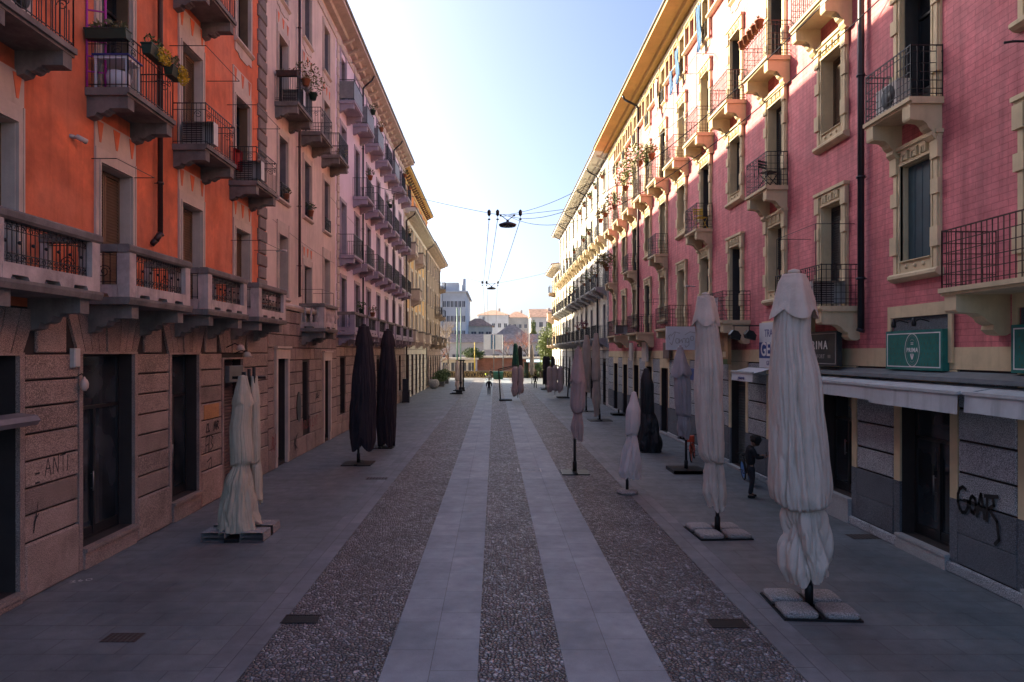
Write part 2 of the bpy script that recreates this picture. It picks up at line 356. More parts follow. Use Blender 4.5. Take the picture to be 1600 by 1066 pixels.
def ob(name, me, parent=None, loc=(0, 0, 0), rz=0.0):
    o = bpy.data.objects.new(name, me); COL.objects.link(o); o.parent = parent; o.location = loc
    if rz: o.rotation_euler = (0, 0, rz)
    return o
def tag(o, label=None, cat=None, group=None, kind=None):
    if label: o['label'] = label
    if cat: o['category'] = cat
    if group: o['group'] = group
    if kind: o['kind'] = kind
    return o
def thing(name, label, cat, loc=(0, 0, 0), rz=0.0, group=None):
    o = ob(name, None, None, loc, rz); o.empty_display_size = .3; return tag(o, label, cat, group)
def struct(name, mb, m, loc=(0, 0, 0)):
    return tag(ob(name, mb.mesh(name, m), None, loc), kind='structure')
# a spec is (name, mesh, [child specs], location); placing it copies the objects and shares the meshes
def spec(name, mb, m, kids=(), loc=(0, 0, 0)): return (name, mb.mesh(name, m) if isinstance(mb, MB) else mb, list(kids), loc)
def place(sp, parent, loc=(0, 0, 0), rz=0.0):
    n, me, kids, l = sp
    o = ob(n, me, parent, (loc[0] + l[0], loc[1] + l[1], loc[2] + l[2]), rz)
    for k in kids: place(k, o)
    return o
def place_thing(sp, label, cat, loc, rz=0.0, group=None): return tag(place(sp, None, loc, rz), label, cat, group)

_tc = {}
def text_mesh(txt, size, m, depth=.006, spacing=1.0, bold=0.0, shear=0.0, flat=False):
    """lettering as a mesh standing on the local x axis and facing local +y (reads along -x)"""
    key = (txt, size, m.name, spacing, bold, shear, flat)
    if key in _tc: return _tc[key]
    cu = bpy.data.curves.new('lettering', 'FONT'); cu.body = txt; cu.size = size; cu.extrude = depth; cu.space_character = spacing
    cu.align_x = 'CENTER'; cu.offset = bold; cu.resolution_u = 3; cu.shear = shear
    o = bpy.data.objects.new('lettering', cu); COL.objects.link(o); bpy.context.view_layer.update()
    me = bpy.data.meshes.new_from_object(o.evaluated_get(bpy.context.evaluated_depsgraph_get()))
    bpy.data.objects.remove(o); me.name = 'lettering'; me.materials.clear(); me.materials.append(m)
    if not flat:
        for v in me.vertices: v.co = (-v.co.x, v.co.z, v.co.y)
    _tc[key] = me; return me

def strokes(lines, wd, m, name='strokes', y=.006, wob=0):
    """brush strokes on a wall (local x to the reader's right = -x), a few mm proud of it: list of polylines of (u, v)"""
    b = MB()
    for ln in lines:
        pts = [(-u, y, v) for u, v in ln]
        for i in range(len(pts) - 1):
            p = Vector(pts[i]); q = Vector(pts[i + 1]); d = q - p
            if d.length < 1e-6: continue
            n = Vector((-d.z, 0, d.x)).normalized() * wd * .5; e = d.normalized() * wd * .3
            b.add([p - n - e, q - n + e, q + n + e, p + n - e], [(0, 1, 2, 3)])
            y += .00002
    return b.mesh(name, m)
def arc(cx, cy, rx, ry, a0, a1, n=8):
    return [(cx + rx * math.cos(R(a0 + (a1 - a0) * i / n)), cy + ry * math.sin(R(a0 + (a1 - a0) * i / n))) for i in range(n + 1)]

# ------------------------------------------------------------------ ground
struct('ground', MB().add([(-900, -60, -.02), (900, -60, -.02), (900, 1500, -.02), (-900, 1500, -.02)], [(0, 1, 2, 3)]), M['asphalt'])
XL, XR, YE = -8.0, 8.8, 111.5
def sheet(name, x0, x1, y0, y1, z, m):
    return struct(name, MB().add([(0, y0, 0), (x1 - x0, y0, 0), (x1 - x0, y1, 0), (0, y1, 0)], [(0, 1, 2, 3)]), m, (x0, 0, z))
sheet('cobbled_street', -3.29, 3.99, -6, YE, .0, M['cobble'])
sheet('granite_track', -1.49, -.22, -6, YE, .006, M['slab'])
sheet('granite_track', .93, 2.26, -6, YE, .006, M['slab2'])
sheet('pavement', XL - .3, -3.87, -6, YE, .002, M['walk'])
sheet('pavement', 4.57, XR + .3, -6, YE, .002, M['walk'])
sheet('kerb_strip', -3.87, -3.29, -6, YE, .004, M['kerb'])
sheet('kerb_strip', 3.99, 4.57, -6, YE, .004, M['kerb'])
# ------------------------------------------------------------------ facade components (x along the wall, y out of it, z up)
def louvre(b, x0, x1, z0, z1, y, pitch=.065, d=.03):
    b.box(x0, x0 + .05, y - d, y + .012, z0, z1); b.box(x1 - .05, x1, y - d, y + .012, z0, z1)
    b.box(x0 + .05, x1 - .05, y - d, y + .01, z0, z0 + .08); b.box(x0 + .05, x1 - .05, y - d, y + .01, z1 - .08, z1)
    z = z0 + .08
    while z < z1 - .09:
        b.add([(x0 + .05, y, z), (x1 - .05, y, z), (x1 - .05, y - d, z + pitch * .95), (x0 + .05, y - d, z + pitch * .95)], [(0, 3, 2, 1)])
        b.add([(x0 + .05, y, z), (x1 - .05, y, z), (x1 - .05, y - .002, z + .014), (x0 + .05, y - .002, z + .014)], [(0, 3, 2, 1)])
        z += pitch
    b.box(x0 + .05, x1 - .05, y - d - .012, y - d - .006, z0, z1)
def roller(b, x0, x1, z0, z1, y, pitch=.1):
    z = z0; ring = []
    while z < z1:
        ring += [(y, z), (y + .018, z + pitch * .25), (y + .018, z + pitch * .7), (y, z + pitch * .95)]; z += pitch
    n = len(ring)
    b.add([(x0, p[0], p[1]) for p in ring] + [(x1, p[0], p[1]) for p in ring], [(i, i + 1, i + 1 + n, i + n) for i in range(n - 1)])
    b.box(x0, x1, y - .01, y + .03, z0, z0 + .06)

def win_spec(w, h, kind='glass', fm='frame_dark', sm='shut_brown', name='window', extra=(), dep=.34, pane='glass'):
    b = MB(); kids = []; y = -dep; x0, x1 = -w / 2, w / 2
    fw = .055
    b.box(x0, x0 + fw, y, y + .06, 0, h); b.box(x1 - fw, x1, y, y + .06, 0, h); b.box(x0 + fw, x1 - fw, y, y + .06, h - fw, h); b.box(x0 + fw, x1 - fw, y, y + .06, 0, fw)
    def pane_kid(a, c, z0=.0, z1=None, mt=None):
        return spec('pane', MB().add([(a, y + .015, z0), (c, y + .015, z0), (c, y + .015, z1 or h), (a, y + .015, z1 or h)], [(0, 3, 2, 1)]), M[mt or pane])
    if kind in ('glass', 'half', 'open', 'curtain'):
        b.box(-.035, .035, y, y + .07, fw, h - fw)
        if h > 1.9: b.box(x0 + fw, -.035, y + .002, y + .055, h * .76, h * .76 + .05); b.box(.035, x1 - fw, y + .002, y + .055, h * .76, h * .76 + .05)
        if h > 2.6: b.box(x0 + fw, -.035, y + .002, y + .055, .0 + fw, .55); b.box(.035, x1 - fw, y + .002, y + .055, fw, .55)
        if kind == 'curtain':
            kids += [pane_kid(x0 + fw, 0, mt='glass_c'), pane_kid(0, x1 - fw)]
        else: kids.append(pane_kid(x0 + fw, x1 - fw))
    if kind == 'half':
        s = MB(); louvre(s, 0.02, x1 - .01, .03, h - .03, y + .15); kids.append(spec('shutter', s, M[sm]))
    if kind == 'half2':
        b.box(-.035, .035, y, y + .07, fw, h - fw); kids.append(pane_kid(x0 + fw, x1 - fw))
        s = MB(); louvre(s, x0 + .01, -0.02, .03, h - .03, y + .15); kids.append(spec('shutter', s, M[sm]))
    if kind == 'open':     # louvred leaves folded back into the reveal
        for sg in (-1, 1):
            s = MB(); s.box(min(sg * (w / 2 - .05), sg * (w / 2 - .012)), max(sg * (w / 2 - .05), sg * (w / 2 - .012)), y + .06, y + .06 + dep - .09, .04, h - .04); kids.append(spec('shutter', s, M[sm]))
    if kind == 'louvre':
        s = MB(); louvre(s, x0 + .01, -.006, .03, h - .03, y + .10); kids.append(spec('shutter', s, M[sm]))
        s = MB(); louvre(s, .006, x1 - .01, .03, h - .03, y + .10); kids.append(spec('shutter', s, M[sm]))
    if kind == 'blind':
        s = MB(); roller(s, x0 + .02, x1 - .02, h * .35, h - .02, y + .1, .06); kids.append(spec('blind', s, M[sm])); kids.append(pane_kid(x0 + fw, x1 - fw))
    if kind == 'board':
        s = MB()
        for k in range(4):
            a = x0 + .03 + (w - .06) * k / 4; s.block(a, a + (w - .06) / 4 - .012, y + .06, y + .11, .03, h - .03, .012)
        kids.append(spec('shutter', s, M[sm]))
    if kind == 'roller':
        s = MB(); roller(s, x0 + .02, x1 - .02, .02, h - .02, y + .08); kids.append(spec('roller_shutter', s, M[sm]))
    if kind == 'shop':      # glazed shop door with transom
        b.box(x0 + fw, x1 - fw, y + .002, y + .065, h * .70, h * .70 + .07); b.box(-.04, .04, y, y + .07, fw, h * .70)
        b.box(x0 + fw, x1 - fw, y + .004, y + .05, fw, .22)
        kids.append(pane_kid(x0 + fw, x1 - fw, mt='glass_s'))
        kids.append(spec('door_handle', MB().bar((.10, y + .11, .95), (.10, y + .11, 1.35), .014, 6).bar((.10, y + .06, 1.0), (.10, y + .11, 1.0), .01).bar((.10, y + .06, 1.3), (.10, y + .11, 1.3), .01), M['steel']))
    if kind == 'void':
        kids.append(spec('door_leaf', MB().box(x0 + fw, x1 - fw, y - .0, y + .02, 0, h).box(x0 + .12, -.06, y + .02, y + .035, .2, h * .45).box(.06, x1 - .12, y + .02, y + .035, .2, h * .45)
                         .box(x0 + .12, -.06, y + .02, y + .035, h * .52, h - .15).box(.06, x1 - .12, y + .02, y + .035, h * .52, h - .15), M['void']))
    if kind == 'wood':
        kids.append(spec('door_leaf', MB().box(x0 + fw, x1 - fw, y, y + .02, 0, h).block(x0 + .12, -.06, y + .02, y + .05, .2, h * .45).block(.06, x1 - .12, y + .02, y + .05, .2, h * .45), M['wood_orange']))
        kids.append(pane_kid(x0 + .14, x1 - .14, h * .5, h - .15))
    return (name, b.mesh(name, M[fm]), kids + list(extra), (0, 0, 0))

def fr_plain(w, h, t=.17, d=.035, top=.28, m='trim', sill=False, apron=False):
    """flat moulded frame round an opening with an inner fillet and a deeper head; optional sill and apron"""
    b = MB(); z0 = 0 if not sill else 0
    for s in (-1, 1):
        a = s * w / 2; c = s * (w / 2 + t); b.box(min(a, c), max(a, c), 0, d, z0, h)
        a2 = s * (w / 2 + .0); c2 = s * (w / 2 + .045); b.box(min(a2, c2), max(a2, c2), d, d + .025, z0, h)
        b.box(min(s * (w / 2 + t - .035), c), max(s * (w / 2 + t - .035), c), d, d + .014, z0, h + top)
    for s in (-1, 1): b.box(*sorted((s * (w / 2 - .002), s * (w / 2 - .016))), -.275, .001, 0.002, h - .017)
    b.box(-w / 2 + .002, w / 2 - .002, -.275, .001, h - .016, h - .002)
    b.box(-w / 2 - t, w / 2 + t, 0, d, h, h + top); b.box(-w / 2 - .045, w / 2 + .045, d, d + .025, h, h + .05)
    k = [spec('surround', b, M[m])]
    if sill:
        s = MB().prism([(-.1, -.10), (-.1, -.0), (.11, -.025), (.13, -.10), (.05, -.16), (0, -.16)], -w / 2 - t - .04, w / 2 + t + .04)
        if apron: s.box(-w / 2 - t + .02, w / 2 + t - .02, 0, .03, -.42, -.16); s.prism([(-w / 2 + .1, -.42), (w / 2 - .1, -.42), (w / 2 - .25, -.52), (-w / 2 + .25, -.52)], 0, .03, 'y')
        k.append(spec('sill', s, M[m]))
    return k
def head_panel(w, h0, h1, m='trim', keys='orange'):
    """rendered panel between a door head and the balcony above, with three dark wedges"""
    b = MB().box(-w / 2 - .17, w / 2 + .17, 0, .028, h0, h1)
    q = [(-.5, .22), (0, .26), (.5, .22)]
    k = MB()
    for (u, s) in q: k.prism([(u * w - s * .5, h1 - .04), (u * w + s * .5, h1 - .04), (u * w + s * .12, h0 + .12), (u * w - s * .12, h0 + .12)], .028, .036, 'y')
    n = len(b.f); me = b.add(k.v, k.f).mesh('head_panel', M[m]); me.materials.append(M[keys]); me.polygons.foreach_set('material_index', [0] * n + [1] * len(k.f))
    return [('head_panel', me, [], (0, 0, 0))]
def fr_pink(w, h, sill=False, small=False):
    """cream surround of the pink facade: stepped jambs with blocks, key-patterned lintel, moulded sill"""
    b = MB(); t = .25; z0 = -.30 if sill else 0
    for s in (-1, 1):
        X = lambda a, c: (min(s * a, s * c), max(s * a, s * c))
        b.box(*X(w / 2 - .016, w / 2 - .002), -.275, .001, .002, h - .017)
        b.box(*X(w / 2, w / 2 + t), 0, .05, z0, h + .32)
        b.box(*X(w / 2, w / 2 + .05), .0, .075, z0, h); b.box(*X(w / 2 + .10, w / 2 + t - .04), .05, .085, z0, h + .3)
        b.box(*X(w / 2 + .05, w / 2 + t + .04), .05, .125, h - .15, h + .26)
        b.box(*X(w / 2 + .05, w / 2 + t + .04), .05, .125, (.16 if sill else .5), (.55 if sill else .95))
        b.box(*X(w / 2 + .05, w / 2 + t + .03), .05, .115, h - .85, h - .55)
    b.box(-w / 2 + .002, w / 2 - .002, -.275, .001, h - .016, h - .002); b.box(-w / 2, w / 2, 0, .05, h, h + .32); b.box(-w / 2 - .04, w / 2 + .04, .05, .09, h, h + .05)
    b.box(-w / 2 - t - .05, w / 2 + t + .05, 0, .15, h + .32, h + .40); b.box(-w / 2 - t - .02, w / 2 + t + .02, 0, .11, h + .27, h + .32)
    for u in (-.3, 0, .3):                       # key pattern
        b.box(u * w - .10, u * w + .10, .05, .11, h + .20, h + .27); b.box(u * w - .10, u * w - .06, .05, .11, h + .08, h + .20)
        b.box(u * w - .02, u * w + .02, .05, .10, h + .09, h + .20); b.box(u * w + .06, u * w + .10, .05, .11, h + .08, h + .20)
    k = [spec('surround', b, M['cream'])]
    if sill:
        s = MB().box(-w / 2, w / 2, 0, .06, -.26, -.02).prism([(-.12, -.02), (.1, -.02), (.1, .0), (-.12, .03)], -w / 2 + .01, w / 2 - .01)
        for u in (-.28, 0, .28): s.ball((u * w, .07, -.13), .045, 5, (1, .7, 1))
        s.prism([(0, -.26), (.12, -.26), (.17, -.30), (.17, -.36), (.10, -.42), (0, -.44)], -w / 2 - t - .05, w / 2 + t + .05)
        k.append(spec('sill', s, M['cream']))
    return k

def scroll(b, c, r, turns=1.6, plane='x', sgn=1, rr=.009, n=16):
    pts = []
    for i in range(n + 1):
        t = i / n; a = t * turns * 2 * math.pi; q = r * (1 - .82 * t)
        u = q * math.cos(a) * sgn; v = q * math.sin(a)
        pts.append((c[0] + u, c[1], c[2] + v) if plane == 'x' else (c[0], c[1] + u, c[2] + v))
    b.tube(pts, rr, 3)

def railing_spec(w, d, h=1.0, style='bars', m='iron', y0=0.0, r=.0085, pitch=.12):
    b = MB(); x0, x1 = -w / 2 + .04, w / 2 - .04; yf = d - .05; kids = []
    segs = [((x0, y0), (x0, yf)), ((x0, yf), (x1, yf)), ((x1, yf), (x1, y0))]
    hz = {'bars': (.07, h), 'scroll': (.07, h - .0, h - .16), 'grid': (.07, .17, h - .12, h), 'lattice': (.07, .25, .43, .61, .79, h), 'panel': (.07, h), 'dense': (.07, .13, h - .05, h)}[style]
    for (p, q) in segs:
        L = math.hypot(q[0] - p[0], q[1] - p[1])
        for z in hz: b.bar((*p, z), (*q, z), r * (1.7 if z == h else 1.15))
        n = max(1, round(L / pitch))
        for k in range(n + 1):
            t = k / n; x = p[0] + (q[0] - p[0]) * t; y = p[1] + (q[1] - p[1]) * t
            edge = k in (0, n)
            if style == 'scroll' and not edge and L > 1.2 and 0 < min(k, n - k) <= 2: b.bar((x, y, .0), (x, y, h - .42), r); continue
            b.bar((x, y, .0), (x, y, h + (.02 if edge else 0)), r * (1.6 if edge else 1))
        if style == 'grid':                     # ladders of short cross bars near the ends of each side
            for tt in ((0, .3), (.7, 1)) if L > 1.0 else ((0, 1),):
                for z in (.33, .50, .67): 
                    a = (p[0] + (q[0] - p[0]) * tt[0], p[1] + (q[1] - p[1]) * tt[0], z); c = (p[0] + (q[0] - p[0]) * tt[1], p[1] + (q[1] - p[1]) * tt[1], z); b.bar(a, c, r)
    if style == 'scroll':
        for s, xx in ((1, x0 + .19), (-1, x1 - .19)): scroll(b, (xx, yf, h - .28), .10, 1.5, 'x', s); scroll(b, (xx, yf, h - .07), .05, 1.2, 'x', -s)
        for xx in (x0, x1): scroll(b, (xx, yf - .19, h - .28), .10, 1.5, 'y', -1)
    if style == 'grid':
        for k in range(14):
            a0 = 2 * math.pi * k / 14; a1 = 2 * math.pi * (k + 1) / 14; q = min(.2, w * .1)
            b.bar((q * math.cos(a0), yf, .55 + q * math.sin(a0)), (q * math.cos(a1), yf, .55 + q * math.sin(a1)), r)
        for k in range(int(w / .24)): scroll(b, (x0 + .12 + k * .24, yf, h - .06), .045, 1, 'x', 1, .006, 8)
    if style == 'panel':
        g = MB()
        for (p, q) in segs:
            X0, X1 = min(p[0], q[0]), max(p[0], q[0]); Y0, Y1 = min(p[1], q[1]), max(p[1], q[1])
            g.box(X0 - (.014 if X0 == X1 else -.01), X1 + (.014 if X0 == X1 else -.01) - (0 if X0 == X1 else 0), Y0 - (.014 if Y0 == Y1 else -.01), Y1 + (.014 if Y0 == Y1 else -.01), .09, h - .08)
        kids.append(spec('privacy_panel', g, M['frame_grey']))
    return spec('railing', b, M[m], kids)

def bracket_mesh(d, style, t=.24):
    if style == 'step': p = [(0, 0), (d, 0), (d, -.24), (d * .55, -.24), (d * .52, -.28), (d * .48, -.27), (d * .42, -.32), (d * .34, -.34), (d * .25, -.31), (d * .2, -.38), (0, -.42)]
    elif style == 'pink': p = [(0, 0), (d, 0), (d, -.26), (d * .97, -.30), (d * .60, -.32), (d * .48, -.38), (d * .42, -.46), (d * .30, -.52), (d * .32, -.60), (d * .22, -.68), (d * .08, -.70), (0, -.66)]
    elif style == 'curve': p = [(0, 0), (d, 0), (d, -.12), (d * .85, -.2), (d * .6, -.28), (d * .35, -.36), (d * .15, -.5), (0, -.6)]
    elif style == 'stone': p = [(0, 0), (d, 0), (d, -.26), (d * .62, -.26), (d * .60, -.32), (d * .50, -.30), (d * .45, -.40), (d * .34, -.44), (d * .25, -.40), (d * .2, -.52), (0, -.56)]
    return MB().prism(p, -t / 2, t / 2)
def balcony_spec(w, d, style='step', m='conc', rail='scroll', rm='iron', th=.16, rh=1.0, bt=.24, kids=(), bx=None, pitch=.12):
    b = MB().prism([(0, -th), (d - .05, -th), (d - .05, -th + .05), (d, -th + .05), (d, 0), (0, 0)], -w / 2, w / 2)
    bx = w / 2 - .06 - bt / 2 if bx is None else bx
    bm = bracket_mesh(d * .93, style, bt).mesh('bracket', M[m])
    k = [('bracket', bm, [], (s * bx, 0, -th)) for s in (-1, 1)]
    k.append(railing_spec(w, d, rh, rail, rm, pitch=pitch))
    return ('balcony', b.mesh('balcony', M[m]), k + list(kids), (0, 0, 0))
def stone_balcony_spec(w, d, m='balus', infill='iron', slab='conc', style='stone', brs=(-.36, .36)):
    """balcony with a stone parapet: scalloped plinth, corner piers, moulded coping, iron or baluster infill"""
    b = MB().prism([(0, -.14), (d + .03, -.14), (d + .06, -.05), (d + .06, 0), (0, 0)], -w / 2 - .05, w / 2 + .05)
    k = [('bracket', bracket_mesh(d * .95, style, .26).mesh('bracket', M[slab]), [], (u * w, 0, -.14)) for u in brs]
    p = MB(); t = .14
    def run(p0, p1, ax):                          # plinth pieces with notches
        L = p1 - p0; n = max(1, round(L / .8))
        for i in range(n):
            a = p0 + L * i / n; c = a + L / n; g = (c - a) * .22
            prof = [(a, 0), (a + g, 0), (a + g + .04, .07), (c - g - .04, .07), (c - g, 0), (c, 0), (c, .24), (a, .24)]
            if ax == 'x': p.prism(prof, d - t - .03, d + .03, 'y')
            else:
                for s in (-1, 1):
                    q = s * w / 2; p.prism([(u, v) for u, v in prof], min(q, q - s * (t + .06)), max(q, q - s * (t + .06)), 'x')
    run(-w / 2 + .20, w / 2 - .20, 'x'); run(0, d - .20, 'y')
    for s in (-1, 1):
        a = s * w / 2; c = s * (w / 2 - .24); p.box(min(a, c), max(a, c), d - .22, d + .025, .0, .86)
        p.box(min(a, s * (w / 2 - .16)), max(a, s * (w / 2 - .16)), 0, .12, .24, .86)
    c = MB(); prof = [(-.01, .86), (.02, .86), (.05, .90), (.05, .99), (.02, 1.02), (-.16, 1.02), (-.20, .97), (-.18, .86)]
    c.prism([(d + u, v) for u, v in prof], -w / 2 - .04, w / 2 + .04)
    for s in (-1, 1):
        a = s * (w / 2 + .04); e = s * (w / 2 - .19); c.box(min(a, e), max(a, e), 0, d - .2, .87, 1.015)
    kids = [spec('plinth', p, M[m]), spec('coping', c, M['conc'])]
    g = MB()
    if infill == 'iron':
        x0, x1, yf = -w / 2 + .24, w / 2 - .24, d - .08
        for z in (.30, .40, .74, .82): g.bar((x0, yf, z), (x1, yf, z), .009)
        n = round((x1 - x0) / .10)
        for i in range(n + 1): g.bar((x0 + (x1 - x0) * i / n, yf, .24), (x0 + (x1 - x0) * i / n, yf, .86), .008)
        n = max(2, round((x1 - x0) / .3))
        for i in range(n):
            cx = x0 + (x1 - x0) * (i + .5) / n
            for s in (-1, 1): scroll(g, (cx + s * .06, yf + .012, .34), .055, 1.3, 'x', s, .008, 10); scroll(g, (cx + s * .06, yf + .012, .77), .055, 1.3, 'x', s, .008, 10)
            g.ball((cx, yf + .01, .57), .03, 4)
        for s in (-1, 1):
            xx = s * (w / 2 - .08)
            for z in (.30, .82): g.bar((xx, .12, z), (xx, d - .22, z), .009)
            for i in range(5): yy = .18 + (d - .45) * i / 4; g.bar((xx, yy, .24), (xx, yy, .86), .008)
            scroll(g, (xx, d * .45, .5), .14, 1.8, 'y', 1, .009, 14)
        kids.append(spec('iron_panel', g, M['iron']))
    elif infill == 'baluster':
        pr = [(.05, .24), (.05, .28), (.03, .32), (.06, .42), (.055, .50), (.03, .56), (.055, .66), (.055, .72), (.03, .79), (.05, .83), (.05, .86)]
        n = round((w - .5) / .16)
        for i in range(n): g.lathe(pr, 8, (-w / 2 + .3 + (w - .6) * i / max(1, n - 1), d - .08, 0))
        for s in (-1, 1):
            for i in range(3): g.lathe(pr, 8, (s * (w / 2 - .08), .22 + (d - .5) * i / 2, 0))
        kids.append(spec('balusters', g, M[m]))
    elif infill == 'bars':
        x0, x1, yf = -w / 2 + .24, w / 2 - .24, d - .08
        for z in (.26, .82): g.bar((x0, yf, z), (x1, yf, z), .010)
        n = round((x1 - x0) / .09)
        for i in range(n + 1): g.bar((x0 + (x1 - x0) * i / n, yf, .24), (x0 + (x1 - x0) * i / n, yf, .86), .008)
        for s in (-1, 1):
            for i in range(5): yy = .12 + (d - .36) * i / 4; g.bar((s * (w / 2 - .08), yy, .24), (s * (w / 2 - .08), yy, .86), .008)
        kids.append(spec('iron_panel', g, M['iron']))
    elif infill == 'solid':
        g.box(-w / 2 + .24, w / 2 - .24, d - .12, d - .03, .24, .86)
        for i in range(3): u = (-.28 + .28 * i) * w; g.box(u - .10, u + .10, d - .03, d - .01, .36, .76)
        for s in (-1, 1): g.box(min(s * (w / 2 - .02), s * (w / 2 - .12)), max(s * (w / 2 - .02), s * (w / 2 - .12)), .12, d - .22, .24, .86)
        kids.append(spec('parapet_panel', g, M[m]))
    return ('balcony', b.mesh('balcony', M[slab]), k + kids, (0, 0, 0))

# ------------------------------------------------------------------ building
class Bld:
    def __init__(s, name, label, side, y0, y1, H, X=None, cat='building'):
        s.side = side; s.y0, s.y1, s.H = y0, y1, H; s.X = X if X is not None else (XL if side < 0 else XR)
        s.yc = (y0 + y1) / 2
        s.rz = R(90) * side
        s.root = thing(name, label, cat, (s.X, s.yc, 0), s.rz)
        s.x0, s.x1 = -(y1 - y0) / 2, (y1 - y0) / 2
        s.op = []                                     # (xc, w, z0, z1)
    def lx(s, Y): return s.side * (Y - s.yc)
    def world(s, Y, out, z): return (s.X - s.side * out, Y, z)
    def wall(s, name, m, z0, z1, out=0.0, dep=.42, ends=True, depth=9.0, top=True):
        """street wall between two heights with every opening cut through and its reveals"""
        ops = [(a - w / 2, a + w / 2, max(b, z0), min(c, z1)) for a, w, b, c in s.op if b < z1 - .01 and c > z0 + .01]
        xs = sorted({round(v, 4) for v in [s.x0, s.x1] + [q for o in ops for q in o[:2]]})
        xs = [v for v in xs if s.x0 - 1e-6 <= v <= s.x1 + 1e-6]
        zs = sorted({round(v, 4) for v in [z0, z1] + [q for o in ops for q in o[2:]]})
        b = MB()
        for i in range(len(xs) - 1):
            for j in range(len(zs) - 1):
                cx, cz = (xs[i] + xs[i + 1]) / 2, (zs[j] + zs[j + 1]) / 2
                if any(o[0] < cx < o[1] and o[2] < cz < o[3] for o in ops): continue
                b.add([(xs[i], out, zs[j]), (xs[i + 1], out, zs[j]), (xs[i + 1], out, zs[j + 1]), (xs[i], out, zs[j + 1])], [(0, 3, 2, 1)])
        for (a, c, e, f) in ops:
            q = [(a, e), (c, e), (c, f), (a, f)]
            for k in range(4):
                (u0, v0), (u1, v1) = q[k], q[(k + 1) % 4]
                b.add([(u0, out, v0), (u1, out, v1), (u1, -dep, v1), (u0, -dep, v0)], [(0, 1, 2, 3)])
        if ends:
            for x, o in ((s.x0, (0, 1, 2, 3)), (s.x1, (3, 2, 1, 0))):
                b.add([(x, out, z0), (x, -depth, z0), (x, -depth, z1), (x, out, z1)], [o])
            b.add([(s.x0, -depth, z0), (s.x1, -depth, z0), (s.x1, -depth, z1), (s.x0, -depth, z1)], [(0, 1, 2, 3)])
        if top: b.add([(s.x0, out, z1), (s.x1, out, z1), (s.x1, -depth, z1), (s.x0, -depth, z1)], [(0, 3, 2, 1)])
        return ob(name, b.mesh(name, m), s.root)
    def courses(s, name, m, zs, out, bl=1.3, gap=.02, seed=1, ch=.018, clear=0.0, minw=.12, span=None):
        """rusticated courses of chamfered blocks between the openings"""
        b = MB(); rn = random.Random(seed)
        X0, X1 = span or (s.x0, s.x1)
        for z0, z1 in zip(zs[:-1], zs[1:]):
            cut = sorted((a - w / 2 - clear, a + w / 2 + clear) for a, w, c, e in s.op if c < z1 - .05 and e > z0 + .05)
            iv = []; p = X0
            for a, c in cut:
                if a > p + minw: iv.append((p, a))
                p = max(p, c)
            if X1 > p + minw: iv.append((p, X1))
            for a, c in iv:
                n = max(1, round((c - a) / bl)); e = [a + (c - a) * k / n for k in range(n + 1)]
                for k in range(1, n): e[k] += rn.uniform(-.18, .18) * (c - a) / n
                for k in range(n): b.block(e[k] + gap / 2, e[k + 1] - gap / 2, out - .06, out + rn.uniform(-.006, .006), z0 + gap / 2, z1 - gap / 2, ch)
        return ob(name, b.mesh(name, m), s.root)
    def open(s, Y, w, z0, z1): s.op.append((s.lx(Y), w, z0, z1))
    def win(s, Y, z, sp, w, h):
        s.open(Y, w, z, z + h); return place(sp, s.root, (s.lx(Y), 0, z))
    def put(s, sp, Y, z, out=0.0): return place(sp, s.root, (s.lx(Y), out, z))
    def part(s, name, mb, m): return ob(name, mb.mesh(name, m), s.root)
    def eave(s, z, over=.85, under='trim', depth=9.0, rise=2.2, corbels=0, cm='trim', fascia=.28):
        b = MB().prism([(0, z), (over * .35, z), (over * .42, z + .14), (over, z + .2), (over, z + .2 + fascia), (-.3, z + .3 + fascia), (-.3, z)], s.x0, s.x1)
        b.prism([(0, z - .55), (.05, z - .55), (.09, z - .42), (.09, z - .30), (.04, z - .25), (0, z - .25)], s.x0, s.x1)
        s.part('cornice', b, M[under])
        if corbels:
            c = MB(); n = int((s.x1 - s.x0) / corbels)
            for k in range(n):
                x = s.x0 + (k + .5) * corbels; c.prism([(0.02, z - .22), (over * .7, z + .04), (over * .7, z + .19), (.02, z + .19)], x - .08, x + .08)
            s.part('corbels', c, M[cm])
        r = MB().prism([(over + .02, z + .46 + fascia * .1), (over + .02, z + .55 + fascia * .1), (-depth * .5, z + rise + .1), (-depth, z + .55), (-depth, z + .4), (-depth * .5, z + rise)], s.x0, s.x1)
        g = MB()
        q = [(over + .02 + .08 * math.cos(R(a)), z + .44 + .08 * math.sin(R(a))) for a in range(180, 361, 30)] + [(over + .09, z + .46), (over - .05, z + .46)]
        g.prism(q, s.x0, s.x1)
        rf = s.part('roof', r, M['roof']); ob('gutter', g.mesh('gutter', M['gutter']), rf)
    def pipe(s, Y, z0, z1, m='pipe_brown', r=.055, out=.12, over=None):
        x = s.lx(Y); b = MB(); pts = [(x, out, z0), (x, out, z1)]
        if over: pts = pts[:1] + [(x, out, z1 - .75), (x, out + .12, z1 - .6), (x, over - .15, z1 - .25), (x, over - .02, z1 + .0)]
        b.tube(pts, r, 8); b.bar((x, out, z0), (x, out + .02, z0 - .05), r * 1.25, 8)
        z = z0 + 1.2
        while z < z1 - 1: b.bar((x, out, z - .025), (x, out, z + .025), r * 1.35, 8); b.bar((x, 0, z), (x, out, z), .012); z += 2.4
        return s.part('drainpipe', b, M[m])
